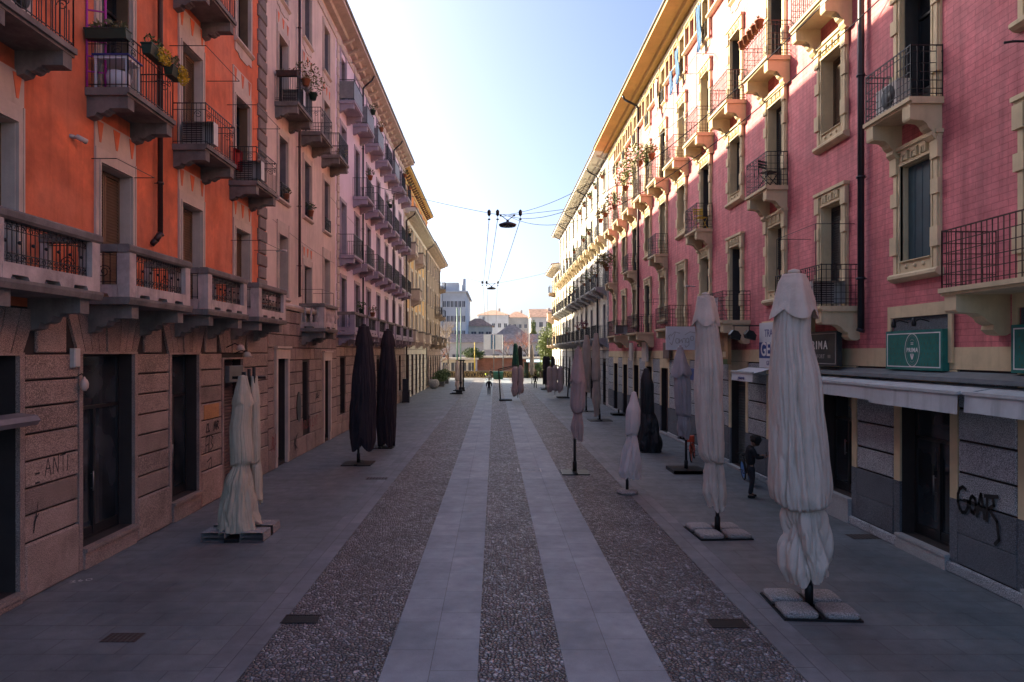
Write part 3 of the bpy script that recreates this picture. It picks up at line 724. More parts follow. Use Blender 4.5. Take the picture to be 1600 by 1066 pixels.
# ================================================================== LEFT SIDE
# ---- orange building
A = Bld('apartment_building', 'orange stucco apartment building with rusticated brown stone ground floor, nearest on the left', -1, 1.8, 23.9, 21.2)
colsA = [3.6 + 3.6 * k for k in range(6)]
door = {k: win_spec(1.2, 2.75, k, sm='shut_brown', name='balcony_door', extra=fr_plain(1.2, 2.75) + head_panel(1.2, 3.03, 3.6)) for k in ('louvre', 'half2', 'open')}
win3 = win_spec(1.1, 1.9, 'open', name='window', extra=fr_plain(1.1, 1.9, sill=True, apron=True))
shopA = win_spec(1.9, 3.75, 'shop', name='shop_door'); shopB = win_spec(1.55, 3.65, 'shop', name='shop_door')
for Y, w, z0, z1, sp in ((14.1, 1.9, .42, 4.17, shopA), (17.55, 1.55, .5, 4.15, shopB), (10.15, 2.5, .2, 4.15, win_spec(2.5, 3.95, 'void', name='shop_door')),
                         (5.6, 2.0, .3, 4.15, win_spec(2.0, 3.85, 'shop', name='shop_door')), (20.75, 1.5, .1, 4.0, win_spec(1.5, 3.9, 'roller', sm='shut_rust', name='shop_door'))):
    A.win(Y, z0, sp, w, z1 - z0)
ba2 = balcony_spec(1.95, .87, 'step', 'conc', 'scroll', rh=1.02, th=.15)
ba3 = balcony_spec(1.95, .87, 'step', 'conc', 'bars', rh=1.02, th=.15)
sb = stone_balcony_spec(2.62, .95, brs=(-.37, .37))
for i, Y in enumerate(colsA):
    A.win(Y, 5.3, door['louvre'], 1.2, 2.75)
    if i < 5 or True: A.put(sb, Y + .05, 5.27)
    A.win(Y, 9.4, door['louvre' if i in (3,) and False else ('open', 'half2', 'open')[i % 3]], 1.2, 2.75)
    A.put(ba2, Y - .1, 9.38)
    if i < 5: A.win(Y, 13.35, door['half2'], 1.2, 2.75); A.put(ba3, Y - .1, 13.33)
    else: A.win(Y + .1, 13.95, win3, 1.1, 1.9)
    A.win(Y, 17.7, win3, 1.1, 1.9)
A.wall('stucco_wall', M['orange'], 4.98, 21.2)
A.wall('stone_base', M['joint'], 0, 4.98, top=False)
A.courses('plinth_blocks', M['stone_l'], [.0, .95], .09, 1.25, seed=3, ch=.03, clear=.12)
A.courses('rusticated_blocks', M['stone_l'], [.95, 1.42, 1.88, 2.34, 2.80, 3.26, 3.72, 4.18], .06, 2.3, gap=.035, seed=4, clear=.12)
v = MB()                                             # flat arches of wedge stones over the openings
for (a, w, z0, z1) in [o for o in A.op if o[3] < 4.5]:
    n = 9 if w > 1.7 else 7; W0 = w + .24; W1 = w + .9
    for k in range(n):
        u0, u1 = -W0 / 2 + W0 * k / n, -W0 / 2 + W0 * (k + 1) / n; t0, t1 = -W1 / 2 + W1 * k / n, -W1 / 2 + W1 * (k + 1) / n
        v.prism([(a + u0 + .012, 4.20), (a + u1 - .012, 4.20), (a + t1 - .012, 4.94), (a + t0 + .012, 4.94)], -.02, .055 + (.03 if k == n // 2 else 0), 'y')
A.part('flat_arch', v, M['stone_l'])
pv = MB(); xs = A.x0; ops = sorted((o[0], o[1]) for o in A.op if o[3] < 4.5)
for a, w in ops + [(A.x1 + .45, 0)]:
    e = a - (w + .9) / 2 if w else A.x1
    if e - xs > .15: pv.block(xs + .02, e - .02, -.02, .055, 4.20, 4.94, .018)
    xs = a + (w + .9) / 2
A.part('upper_blocks', pv, M['stone_l'])
for (a, w, z0, z1) in [o for o in A.op if o[3] < 4.5]:
    jb = MB()
    for s in (-1, 1): p, q = sorted((a + s * (w / 2 + .001), a + s * (w / 2 + .12))); jb.box(p, q, -.20, .075, 0.02, z1 + .0005)
    jb.box(a - w / 2 - .12, a + w / 2 + .12, -.2, .075, z1 + .001, z1 + .05); A.part('door_surround', jb, M['stone_m'])
    A.part('door_step', MB().box(a - w / 2 - .02, a + w / 2 + .02, -.28, .17, z0 - .07, z0 - .003).box(a - w / 2, a + w / 2, -.28, .12, 0.01, z0 - .0701), M['stone_m'])
def quoins(B, Y, z0, z1, m='quoin', w=.62, hh=.42, out=.07):
    q = MB(); z = z0; k = 0
    while z < z1 - .1:
        ww = w * (1 if k % 2 else .78); q.block(B.lx(Y) - ww / 2, B.lx(Y) + ww / 2, -.02, out, z + .015, min(z + hh, z1) - .015, .03); z += hh; k += 1
    return B.part('quoins', q, M[m])
quoins(A, 23.42, 5.05, 20.6, w=.86)
A.eave(20.6, .85)
A.pipe(16.05, 6.98, 20.9, 'pipe_brown', .06, .14)
bm = MB().bar((A.lx(16.05), .14, 7.0), (A.lx(16.05) + .12, .10, 6.82), .07, 8).bar((A.lx(16.05) + .12, .10, 6.82), (A.lx(16.05) + .14, .0, 6.72), .07, 8)
A.part('pipe_shoe', bm, M['pipe_brown'])
# lettering on the river bar door post, a scrawl on the stone
pp = MB(); xx = A.lx(17.55 - .70); pp.box(xx - .07, xx + .07, -.17, -.06, .5, 4.13); post = A.part('sign_post', pp, M['frame_dark'])
for k, chh in enumerate('RIVES'): ob('lettering', text_mesh(chh, .15, M['letter_g']), post, (xx, -.052, 2.55 - .36 * k))
L1 = [[(0, 0), (.08, .30), (.16, 0)], [(.03, .12), (.14, .12)], [(.22, 0), (.24, .3), (.36, 0), (.37, .32)], [(.42, .30), (.58, .31)], [(.5, .3), (.5, 0)], [(.63, .0), (.64, .28)]]
def scrawl(B, lines, Y, z, wd=.022, m='letter_k', out=.066, sc_=1.0, name='graffiti'):
    me = strokes([[(u * sc_, v_ * sc_) for u, v_ in l] for l in lines], wd, M[m], name, y=0)
    return ob(name, me, B.root, (B.lx(Y), out, z))
scrawl(A, L1, 12.05, 2.02)
scrawl(A, [[(0, .0), (.1, 0)], [(0, -.16), (.1, -.16)]], 11.8, 2.1, .035)
scrawl(A, [[(.12, .5), (.0, .0), (.03, .2), (.14, .3)]], 11.75, 1.1, .02)
A13 = [[(.05, .62), (.1, .85), (.2, .86), (.22, .62), (.02, .62)], [(0, 0), (.02, .45), (.16, .5), (.20, 0)], [(.04, .2), (.2, .24)], [(.26, 0), (.28, .5)], [(.34, .5), (.52, .42), (.38, .28), (.54, .14), (.32, .02)],
       [(.1, -.3), (.4, -.2), (.42, -.6)], [(.2, -.5), (.3, -.35)], [(.25, .66), (.3, .6)]]
scrawl(A, A13, 18.75, 1.45, .035, sc_=.9)
scrawl(A, [[(0, 0), (.02, .3), (.12, .05), (.15, .32), (.25, .0), (.27, .3), (.4, .28), (.3, .14), (.42, .02)]], 19.3, 2.0, .045, sc_=.8)
pk = MB().box(A.lx(19.15) - .5, A.lx(19.15) + .5, 0, .068, 2.36, 2.76); A.part('patched_block', pk, mat('ochre_patched_stone', (.42, .20, .08), .85, .2, 2, .5, 34, speck=.4))

# ---- beige building
Bb = Bld('apartment_building', 'pinkish beige apartment building with grey stone base between the orange and the lilac ones', -1, 23.9, 34.3, 21.2)
colsB = [25.75, 29.1, 32.4]
w4 = win_spec(1.05, 2.1, 'open', sm='shut_grey', name='window', extra=fr_plain(1.05, 2.1, sill=True, apron=True))
w2 = win_spec(1.05, 2.3, 'open', sm='shut_grey', name='window', extra=fr_plain(1.05, 2.3, sill=True) + [railing_spec(1.0, .16, .55, 'scroll', 'iron', pitch=.1)])
w1 = win_spec(1.05, 2.3, 'half', sm='shut_dark', name='window', extra=fr_plain(1.05, 2.3, sill=True, top=.5, apron=True))
dB = win_spec(1.1, 2.65, 'half2', sm='shut_dark', name='balcony_door', extra=fr_plain(1.1, 2.65) + head_panel(1.1, 2.93, 3.45, keys='orange'))
bB = balcony_spec(2.0, .87, 'step', 'conc', 'dense', rh=1.0, pitch=.08); bB2 = balcony_spec(2.0, .87, 'step', 'conc', 'scroll', rh=1.0)
for i, Y in enumerate(colsB):
    Bb.win(Y, 17.45, w4, 1.05, 2.1)
    Bb.win(Y, 13.35, dB, 1.1, 2.65); Bb.put(bB2 if i == 1 else bB, Y + .05, 13.33)
    Bb.win(Y, 9.95, w2, 1.05, 2.3)
    if i == 1: Bb.win(Y, 5.2, dB, 1.1, 2.65)
    else: Bb.win(Y, 6.3, w1, 1.05, 2.3)
Bb.put(stone_balcony_spec(2.3, 1.0, 'balus', 'baluster'), 29.1, 5.2)
vd = win_spec(1.15, 3.85, 'void', name='door'); gd = win_spec(.62, 2.5, 'glass', name='window')
Bb.win(25.45, .12, vd, 1.15, 3.85); Bb.win(28.75, 1.3, gd, .62, 2.5); Bb.win(32.25, .12, vd, 1.05, 3.7)
Bb.wall('stucco_wall', M['beige'], 5.9, 21.2); Bb.wall('stone_base', M['joint'], 0, 5.9, top=False)
Bb.courses('plinth_blocks', M['stone_m'], [0, .75, 1.5], .09, 1.5, seed=5, clear=.22)
Bb.courses('rusticated_blocks', M['stone_m'], [1.5, 1.98, 2.46, 2.94, 3.42, 3.90, 4.38, 4.86, 5.34, 5.82], .055, .95, gap=.03, seed=6, clear=.22)
for (Y, w, z1) in ((25.45, 1.15, 3.97), (32.25, 1.05, 3.82)):
    x = Bb.lx(Y); dj = MB()
    for s in (-1, 1): a, c = sorted((x + s * (w / 2 + .002), x + s * (w / 2 + .22))); dj.box(a, c, -.2, .11, 0.02, z1); dj.box(a + .03, c - .03, .11, .13, .4, z1)
    dj.box(x - w / 2 - .26, x + w / 2 + .26, -.2, .14, z1 + .002, z1 + .38); dj.box(x - w / 2 - .3, x + w / 2 + .3, 0, .2, z1 + .383, z1 + .46)
    Bb.part('door_surround', dj, M['trim'])
Bb.part('string_course', MB().prism([(0, 5.85), (.1, 5.85), (.16, 5.95), (.16, 6.02), (.05, 6.1), (0, 6.1)], Bb.x0, Bb.x1), M['trim'])
Bb.pipe(27.55, 6.5, 21.1, 'pipe_brown', .055, .13, over=.8); Bb.eave(20.6, .85)
scrawl(Bb, [[(0, .0), (.1, .3), (.2, 0)], [(.3, 0), (.3, .3), (.45, .25), (.32, .15), (.46, .0)], [(.6, .3), (.52, .0), (.7, .05)], [(.8, .3), (.8, 0)], [(.95, .28), (.88, .1), (1.0, .0), (1.08, .2), (.95, .28)], [(1.3, .3), (1.25, .0), (1.4, .0)], [(1.5, 0), (1.6, .3), (1.7, 0)], [(1.85, .3), (1.85, .0)], [(1.78, .3), (1.95, .3)]], 28.0, 1.02, .04, 'letter_r', out=.1, sc_=1.25)
scrawl(Bb, [[(0, 0), (.1, .3), (.2, .05), (.3, .35), (.15, .15), (.42, .1), (.5, .3)], [(0, .1), (.5, .2)]], 30.25, 2.05, .04, out=.07, sc_=1.2)
scrawl(Bb, [[(0, 0), (.1, .5), (.2, .05), (.3, .55), (.1, .25), (.42, .1)], [(0, .3), (.5, .6)]], 26.85, .25, .04, out=.1, sc_=1.2)
scrawl(Bb, [[(.0, 0), (.06, .35), (.16, .3), (.1, .15), (.2, .0)], [(.26, 0), (.3, .4)], [(.24, .1), (.4, .2)]], 24.2, .7, .05, 'letter_r', out=.1, sc_=1.4)
disc = MB(); disc.prism([(Bb.lx(27.65) + .3 * math.cos(R(a)), 2.0 + .62 * math.sin(R(a))) for a in range(0, 360, 20)], .055, .09, 'y'); Bb.part('oval_plaque', disc, M['frame_dark'])

# ---- lilac building
Cc = Bld('apartment_building', 'long lilac apartment building with many iron balconies, third on the left', -1, 34.3, 60.6, 21.2)
colsC = [36.0 + 3.6 * k for k in range(7)]
dC = win_spec(1.2, 2.8, 'open', fm='frame_grey', sm='shut_grey', name='balcony_door', extra=fr_plain(1.2, 2.8, m='trim_lilac', top=.2))
dC2 = win_spec(1.2, 2.8, 'louvre', fm='frame_grey', sm='shut_grey', name='balcony_door', extra=fr_plain(1.2, 2.8, m='trim_lilac', top=.2))
bC = balcony_spec(2.3, .85, 'step', 'lilac_grey', 'bars', rh=1.05, th=.18, pitch=.10); bCp = balcony_spec(2.3, .85, 'step', 'lilac_grey', 'panel', rh=1.05, th=.18, pitch=.10)
sC = stone_balcony_spec(3.0, .9, 'lilac_grey', 'bars', 'lilac_grey')
wC = win_spec(1.2, 2.0, 'half', fm='frame_grey', sm='shut_grey', name='window', extra=fr_plain(1.2, 2.0, m='trim_lilac', sill=True))
for i, Y in enumerate(colsC):
    Cc.put(sC, Y, 5.25); Cc.win(Y, 5.3, dC, 1.2, 2.8)
    Cc.win(Y, 9.25, dC2 if i % 3 == 0 else dC, 1.2, 2.8); Cc.put(bC, Y, 9.2)
    if i: Cc.win(Y, 13.05, dC if i % 2 else dC2, 1.2, 2.8); Cc.put(bC, Y, 13.0)
    else: Cc.win(Y, 14.0, wC, 1.2, 2.0)
    Cc.win(Y, 17.15, dC, 1.2, 2.5); Cc.put(bCp if i in (0, 1, 2, 4) else bC, Y, 17.1)
    Cc.win(Y - .2, 1.0 if i % 2 == 0 else .15, win_spec(1.1, 2.9 if i % 2 == 0 else 3.6, 'blind' if i % 2 == 0 else 'shop', sm='shut_dark', name='window' if i % 2 == 0 else 'shop_door'), 1.1, 2.9 if i % 2 == 0 else 3.6)
Cc.wall('stucco_wall', M['lilac'], 5.0, 21.2); Cc.wall('stone_base', M['joint'], 0, 5.0, top=False)
Cc.courses('plinth_blocks', M['stone_m'], [0, .6, 1.0], .08, 1.2, seed=8, clear=.1)
Cc.courses('rusticated_blocks', M['stone_m'], [1.0 + .5 * k for k in range(8)] + [4.95], .05, 1.0, gap=.03, seed=9, clear=.1)
quoins(Cc, 34.75, 5.2, 20.5, 'trim', .5); quoins(Cc, 60.2, 5.2, 20.5, 'trim', .6)
Cc.eave(20.6, .85, corbels=1.2, cm='trim')
for Y in (40.9, 53.4): Cc.pipe(Y, 5.6, 20.75, 'pipe_dark', .055, .12, over=.8)

# ---- yellow building with small stone balconies and the taller orange one behind
D = Bld('apartment_building', 'yellow building with small carved stone balconies and orange wood doors, left side', -1, 60.6, 79.5, 17.2)
colsD = [62.6 + 3.35 * k for k in range(5)]
wD = win_spec(1.1, 2.2, 'half', sm='shut_brown', name='window', extra=fr_plain(1.1, 2.2, m='trim_white', sill=True)); dD = win_spec(1.1, 2.7, 'open', sm='shut_brown', name='balcony_door', extra=fr_plain(1.1, 2.7, m='trim_white'))
sD = stone_balcony_spec(2.0, .85, 'trim', 'solid', 'trim')
wo_ = win_spec(1.7, 3.9, 'wood', fm='frame_brown', name='door')
for i, Y in enumerate(colsD):
    D.win(Y, .15, wo_, 1.7, 3.9)
    for j, z in enumerate((5.3, 9.3, 13.2)):
        if (j == 0 and i in (0, 2, 4)) or (j == 1 and i == 1) or (j == 2 and i in (0, 2)): D.win(Y, z, dD, 1.1, 2.7); D.put(sD, Y, z - .02)
        else: D.win(Y, z + .75, wD, 1.1, 2.2)
D.wall('stucco_wall', M['yellow'], 4.9, 17.2); D.wall('stone_base', M['joint'], 0, 4.9, top=False)
D.courses('pier_blocks', M['trim_white'], [0, .5, 1.0, 1.5, 2.0, 2.5, 3.0, 3.5, 4.0, 4.5, 4.9], .06, 1.6, gap=.03, seed=10, clear=.05)
pl = MB()
for Y in [60.95, 64.27, 67.6, 70.97, 74.3, 77.7, 79.2]:
    x = D.lx(Y); pl.box(x - .2, x + .2, 0, .07, 4.95, 16.3)
D.part('pilasters', pl, M['trim_white'])
D.eave(16.6, 1.0, under='trim_white', corbels=.6, cm='trim_white', rise=.7, depth=4); D.pipe(60.9, .4, 16.7, 'pipe_brown', .07, .14, over=.95); D.pipe(78.9, .4, 16.7, 'gutter', .06, .14, over=.95)
D2 = Bld('apartment_building', 'tall orange upper storey rising behind the yellow building', -1, 60.65, 88.0, 22.3, X=-8.7)
wq = win_spec(1.0, 1.7, 'open', sm='shut_brown', name='window', extra=fr_plain(1.0, 1.7, m='trim'))
for k in range(7): D2.win(63.2 + 3.6 * k, 18.6, wq, 1.0, 1.7)
D2.wall('stucco_wall', M['orange2'], 17.9, 21.9, depth=8); D2.eave(21.3, .75, under='cream_dark', depth=8, corbels=1.0, cm='shut_brown')
# ---- brown building at the corner
E = Bld('apartment_building', 'brown stone corner building with dark shutters, last on the left', -1, 79.5, 100.5, 17.4)
dE = win_spec(1.1, 2.7, 'louvre', sm='shut_dark', name='balcony_door', extra=fr_plain(1.1, 2.7, m='brown_stone')); wE = win_spec(1.1, 2.1, 'louvre', sm='shut_dark', name='window', extra=fr_plain(1.1, 2.1, m='trim', sill=True))
bE = balcony_spec(2.1, .9, 'step', 'brown_stone', 'dense', pitch=.09); sE = stone_balcony_spec(2.8, .95, 'brown_stone', 'iron', 'brown_stone')
for i in range(6):
    Y = 81.4 + 3.45 * i
    E.win(Y, .2, win_spec(1.4, 3.4, 'shop', name='shop_door'), 1.4, 3.4)
    for j, z in enumerate((5.3, 9.3, 13.3)):
        if (j == 0 and i in (1, 3, 5)) or (j == 1 and i in (3, 5)) or (j == 2 and i == 5): E.win(Y, z, dE, 1.1, 2.7); E.put(sE if j == 0 else bE, Y, z - .02)
        else: E.win(Y, z + .7, wE, 1.1, 2.1)
E.wall('stone_wall', M['brown_stone'], 4.9, 17.4); E.wall('stone_base', M['joint'], 0, 4.9, top=False)
E.courses('pier_blocks', M['stone_m'], [0, .8, 1.4, 2.0, 2.6, 3.2, 3.8, 4.4, 4.9], .06, 1.3, gap=.03, seed=11, clear=.05)
E.eave(16.6, 1.1, under='trim', corbels=.7, cm='trim', rise=1.2)

# ================================================================== RIGHT SIDE
P = Bld('apartment_building', 'pink painted brick apartment building with cream window surrounds, nearest on the right', 1, 2.0, 52.6, 20.0)
colA = [7.1 + 7.1 * k for k in range(7)]; colB = [3.55 + 7.1 * k for k in range(7)]
dP = {k: win_spec(1.05, 2.72, k, sm='shut_dark', name='balcony_door', extra=fr_pink(1.05, 2.72), dep=.36) for k in ('open', 'half', 'louvre')}
dPt = win_spec(1.05, 2.72, 'board', sm='shut_teal', name='balcony_door', extra=fr_pink(1.05, 2.72), dep=.36)
wP = {k: win_spec(1.05, 2.0, k, sm='shut_brown' if k == 'louvre' else 'shut_dark', name='window', extra=fr_pink(1.05, 2.0, sill=True), dep=.36) for k in ('half', 'louvre', 'blind')}
wPt = win_spec(1.05, 2.05, 'board', sm='shut_teal', name='window', extra=fr_pink(1.05, 2.05, sill=True), dep=.2)
b2P = balcony_spec(1.7, .68, 'pink', 'cream', 'grid', rh=1.02, th=.13, bt=.26); b3P = balcony_spec(2.0, .72, 'pink', 'cream', 'grid', rh=1.05, th=.13, bt=.26, rm='iron_rust')
b1P = balcony_spec(2.75, 1.0, 'pink', 'cream', 'grid', rh=1.0, th=.13, bt=.30, rm='iron', bx=1.15)
b1Pr = balcony_spec(2.75, 1.0, 'pink', 'cream', 'lattice', rh=1.0, th=.13, bt=.30, rm='iron_rust', bx=1.15)
for i, Y in enumerate(colA):
    P.win(Y, 6.15, wPt if i in (1,) else wP['half' if i % 2 else 'blind'], 1.05, 2.05 if i == 1 else 2.0)
    P.win(Y, 9.25, dPt if i == 1 and False else dP['open' if i % 2 else 'half'], 1.05, 2.72); P.put(b2P, Y + .02, 9.22)
    P.win(Y, 13.08, dP['half' if i % 2 else 'open'], 1.05, 2.72); P.put(b3P, Y, 13.05)
for i, Y in enumerate(colB):
    P.win(Y, 5.35, dP['open' if i % 2 else 'half'], 1.05, 2.72); P.put(b1Pr if i in (1, 4) else b1P, Y, 5.32)
    P.win(Y, 10.0, wP['louvre' if i in (2, 4) else 'half'], 1.05, 2.0)
    P.win(Y, 13.08, dP['open' if i % 2 else 'half'], 1.05, 2.72)
    if i < 6 or True: P.put(b3P, Y, 13.05)
# top floor: a tall window with a small rail, then a band of little windows between cream mullions
sm_w = win_spec(.62, 1.15, 'glass', fm='frame_dark', name='window', dep=.16); tl = win_spec(.8, 1.75, 'half', sm='shut_brown', name='window', extra=fr_plain(.8, 1.75, t=.12, m='cream', sill=True, top=.12, apron=True) + [railing_spec(.8, .2, .6, 'dense', 'iron', pitch=.08)])
allc = sorted(colA + colB)
for i, Y in enumerate(allc):
    P.win(Y, 17.2, tl, .8, 1.75)
    if i < len(allc) - 1:
        Yc = Y + 1.775
        for k in (-1, 0, 1): P.win(Yc + .76 * k, 17.95, sm_w, .62, 1.15)
        x = P.lx(Yc); tb = MB()
        for u in (-1.19, -.42, .34, 1.10): tb.box(x + u, x + u + .09, 0, .10, 17.9, 19.15)
        tb.box(x - 1.22, x + 1.22, 0, .12, 19.1, 19.22); tb.prism([(0, 17.78), (.10, 17.78), (.2, 17.85), (.2, 17.93), (0, 17.95)], x - 1.25, x + 1.25)
        tb.prism([(0, 17.45), (.13, 17.0), (.13, 17.78), (0, 17.78)], x - 1.2, x - 1.05); tb.prism([(0, 17.45), (.13, 17.0), (.13, 17.78), (0, 17.78)], x + 1.05, x + 1.2)
        P.part('window_band', tb, M['cream'])
grd = [3.3 + 3.55 * k for k in range(14)]
glz = win_spec(1.62, 2.9, 'shop', name='shop_door'); glw = win_spec(1.5, 2.6, 'shop', name='shop_window')
rol = win_spec(1.5, 3.3, 'roller', sm='shut_green', name='shop_door'); rol2 = win_spec(1.5, 3.3, 'roller', sm='shut_rust', name='shop_door'); dgl = win_spec(1.5, 3.3, 'shop', name='shop_door')
for k, Y in enumerate(grd):
    Yc = Y + (0 if k > 5 else 0)
    if k in (2, 3): sp, w, z0, h = glz, 1.62, .32, 2.9
    elif k in (0, 1, 4): sp, w, z0, h = glw, 1.5, .62, 2.6
    elif k in (6, 8, 10): sp, w, z0, h = rol, 1.5, .1, 3.3
    elif k in (9, 12): sp, w, z0, h = rol2, 1.5, .1, 3.3
    else: sp, w, z0, h = dgl, 1.5, .12, 3.3
    P.win(Yc, z0, sp, w, h); x = P.lx(Yc); jm = MB(); jd = MB()
    for s in (-1, 1):
        a, c = sorted((x + s * (w / 2 + .001), x + s * (w / 2 + .22))); jm.box(a, c, -.2, .045, 1.42, 3.86); jd.box(a, c, -.2, .05, 0.01, 1.417)
    jm.box(x - w / 2 - .22, x + w / 2 + .22, 0, .05, z0 + h + .003, 3.87) if z0 + h < 3.8 else None
    n_ = len(jm.f); q_ = P.part('door_surround', jm.add(jd.v, jd.f), M['cream']); q_.data.materials.append(M['stone_rd']); q_.data.polygons.foreach_set('material_index', [0] * n_ + [1] * len(jd.f))
P.wall('brick_wall', M['pink'], 4.3, 20.0); P.wall('stone_base', M['joint'], 0, 3.88, top=False); P.wall('cream_band', M['cream'], 3.88, 4.3, out=.035, top=True, ends=True)
P.courses('granite_blocks', M['stone_r'], [1.42, 1.95, 2.55, 3.15, 3.86], .05, 2.2, gap=.045, seed=14, clear=.23)
P.courses('plinth_blocks', M['stone_rd'], [.22, .8, 1.41], .06, 2.4, gap=.01, seed=15, clear=.23, ch=.01)
P.courses('footing', M['stone_r'], [.0, .215], .12, 2.2, gap=.01, seed=16, clear=.05, ch=.02)
for (a, w, z0, z1) in [o for o in P.op if o[3] < 3.6]:
    stp = MB(); stp.box(a - w / 2 - .02, a + w / 2 + .02, -.28, .16, z0 - .06, z0 - .003); stp.box(a - w / 2, a + w / 2, -.28, .14, .005, z0 - .0601)
    P.part('door_step', stp, M['stone_w'])
P.eave(19.55, 1.15, under='cream_dark', fascia=.18, rise=2.0); P.part('frieze', MB().box(P.x0, P.x1, 0, .06, 19.25, 19.54), M['cream'])
P.pipe(16.15, 4.75, 19.7, 'pipe_dark', .075, .14, over=1.1); P.pipe(41.2, 4.6, 19.7, 'pipe_dark', .065, .14, over=1.1)
GR = [arc(.35, .28, .3, .28, 60, 330, 8) + [(.62, .28), (.4, .27)], arc(.88, .24, .17, .18, 180, -160, 8)[::-1] + [(.72, .28), (1.05, .26)], [(1.1, .02), (1.2, .3), (1.3, .52), (1.42, .25), (1.48, .02)], [(1.15, .2), (1.5, .2)],
      [(1.6, 0), (1.62, .5), (1.9, .52), (1.95, .36), (1.7, .26), (2.1, .05), (2.2, -.3), (2.0, -.42)], [(1.5, .5), (2.15, .56)]]
scrawl(P, [[(u, v_ * 1.75) for u, v_ in l] for l in GR], 12.88, 1.22, .065, out=.085, sc_=.49)
# white building
W = Bld('apartment_building', 'cream white apartment building with rows of small balconies, beyond the pink one', 1, 52.6, 92.5, 20.0)
sC3 = balcony_spec(1.9, .75, 'pink', 'cream', 'grid', rh=.95, bt=.3); bW = balcony_spec(2.6, .95, 'curve', 'stone_w', 'grid', rh=1.0, bt=.28); bWs = balcony_spec(1.3, .4, 'curve', 'cream', 'dense', rh=.5, bt=.16)
dW = win_spec(1.1, 2.7, 'half', sm='shut_grey', name='balcony_door', extra=fr_plain(1.1, 2.7, m='trim_white')); dW2 = win_spec(1.1, 2.7, 'open', sm='shut_grey', name='balcony_door', extra=fr_plain(1.1, 2.7, m='trim_white'))
wW = win_spec(1.0, 1.8, 'half', sm='shut_grey', name='window', extra=fr_plain(1.0, 1.8, m='trim_white', sill=True))
for i in range(11):
    Y = 54.6 + 3.6 * i
    W.win(Y, 17.1, wW, 1.0, 1.8); W.win(Y, 13.4, dW2, 1.1, 2.7); W.put(sC3, Y, 13.38)
    W.win(Y, 9.35, dW, 1.1, 2.7)
    W.put(bW, Y, 9.33)
    W.win(Y, 5.35, dW2, 1.1, 2.7); W.put(bW, Y, 5.33)
    W.win(Y, .15, win_spec(1.5, 3.3, 'shop' if i % 2 else 'roller', sm='shut_green', name='shop_door'), 1.5, 3.3)
W.wall('stucco_wall', M['white'], 4.4, 20.0); W.wall('stone_base', M['joint'], 0, 4.4, top=False)
W.courses('pier_blocks', M['stone_w'], [0, .7, 1.2, 1.7, 2.2, 2.7, 3.2, 3.7, 4.38], .05, 1.2, gap=.03, seed=17, clear=.05)
quoins(W, 52.95, 4.5, 19.2, 'stone_w', .55); W.eave(19.55, 1.1, under='trim_white', corbels=2.4, cm='trim_white', rise=2.0)
for Y in (57.6, 64.8, 75.6, 82.6, 89.8): W.pipe(Y, .3, 19.7, 'pipe_dark', .06, .14, over=1.05)
O = Bld('apartment_building', 'low ochre corner building with stone balconies, last on the right', 1, 92.5, 104.5, 16.3)
for i in range(4):
    Y = 94.2 + 2.9 * i
    O.win(Y, .15, win_spec(1.2, 3.2, 'shop', name='shop_door'), 1.2, 3.2)
    for j, z in enumerate((5.3, 9.2, 12.9)):
        O.win(Y, z, dD, 1.1, 2.7) if j < 2 else O.win(Y, z, wD, 1.1, 2.2)
        if (i, j) in ((3, 1), (1, 0), (3, 0), (2, 2), (0, 1)): O.put(sD if (i, j) == (3, 1) else bE, Y, z - .02)
O.wall('stucco_wall', M['ochre'], 4.4, 16.3); O.wall('stone_base', M['stone_w'], 0, 4.4, top=False); O.eave(15.7, 1.1, under='trim_white', corbels=.8, cm='trim_white', rise=1.2)
ch = MB().box(P.lx(50) - .4, P.lx(50) + .4, -1.6, -.8, 20.0, 22.4).box(P.lx(50) - .5, P.lx(50) + .5, -1.7, -.7, 22.4, 22.55); P.part('chimney', ch, M['conc'])
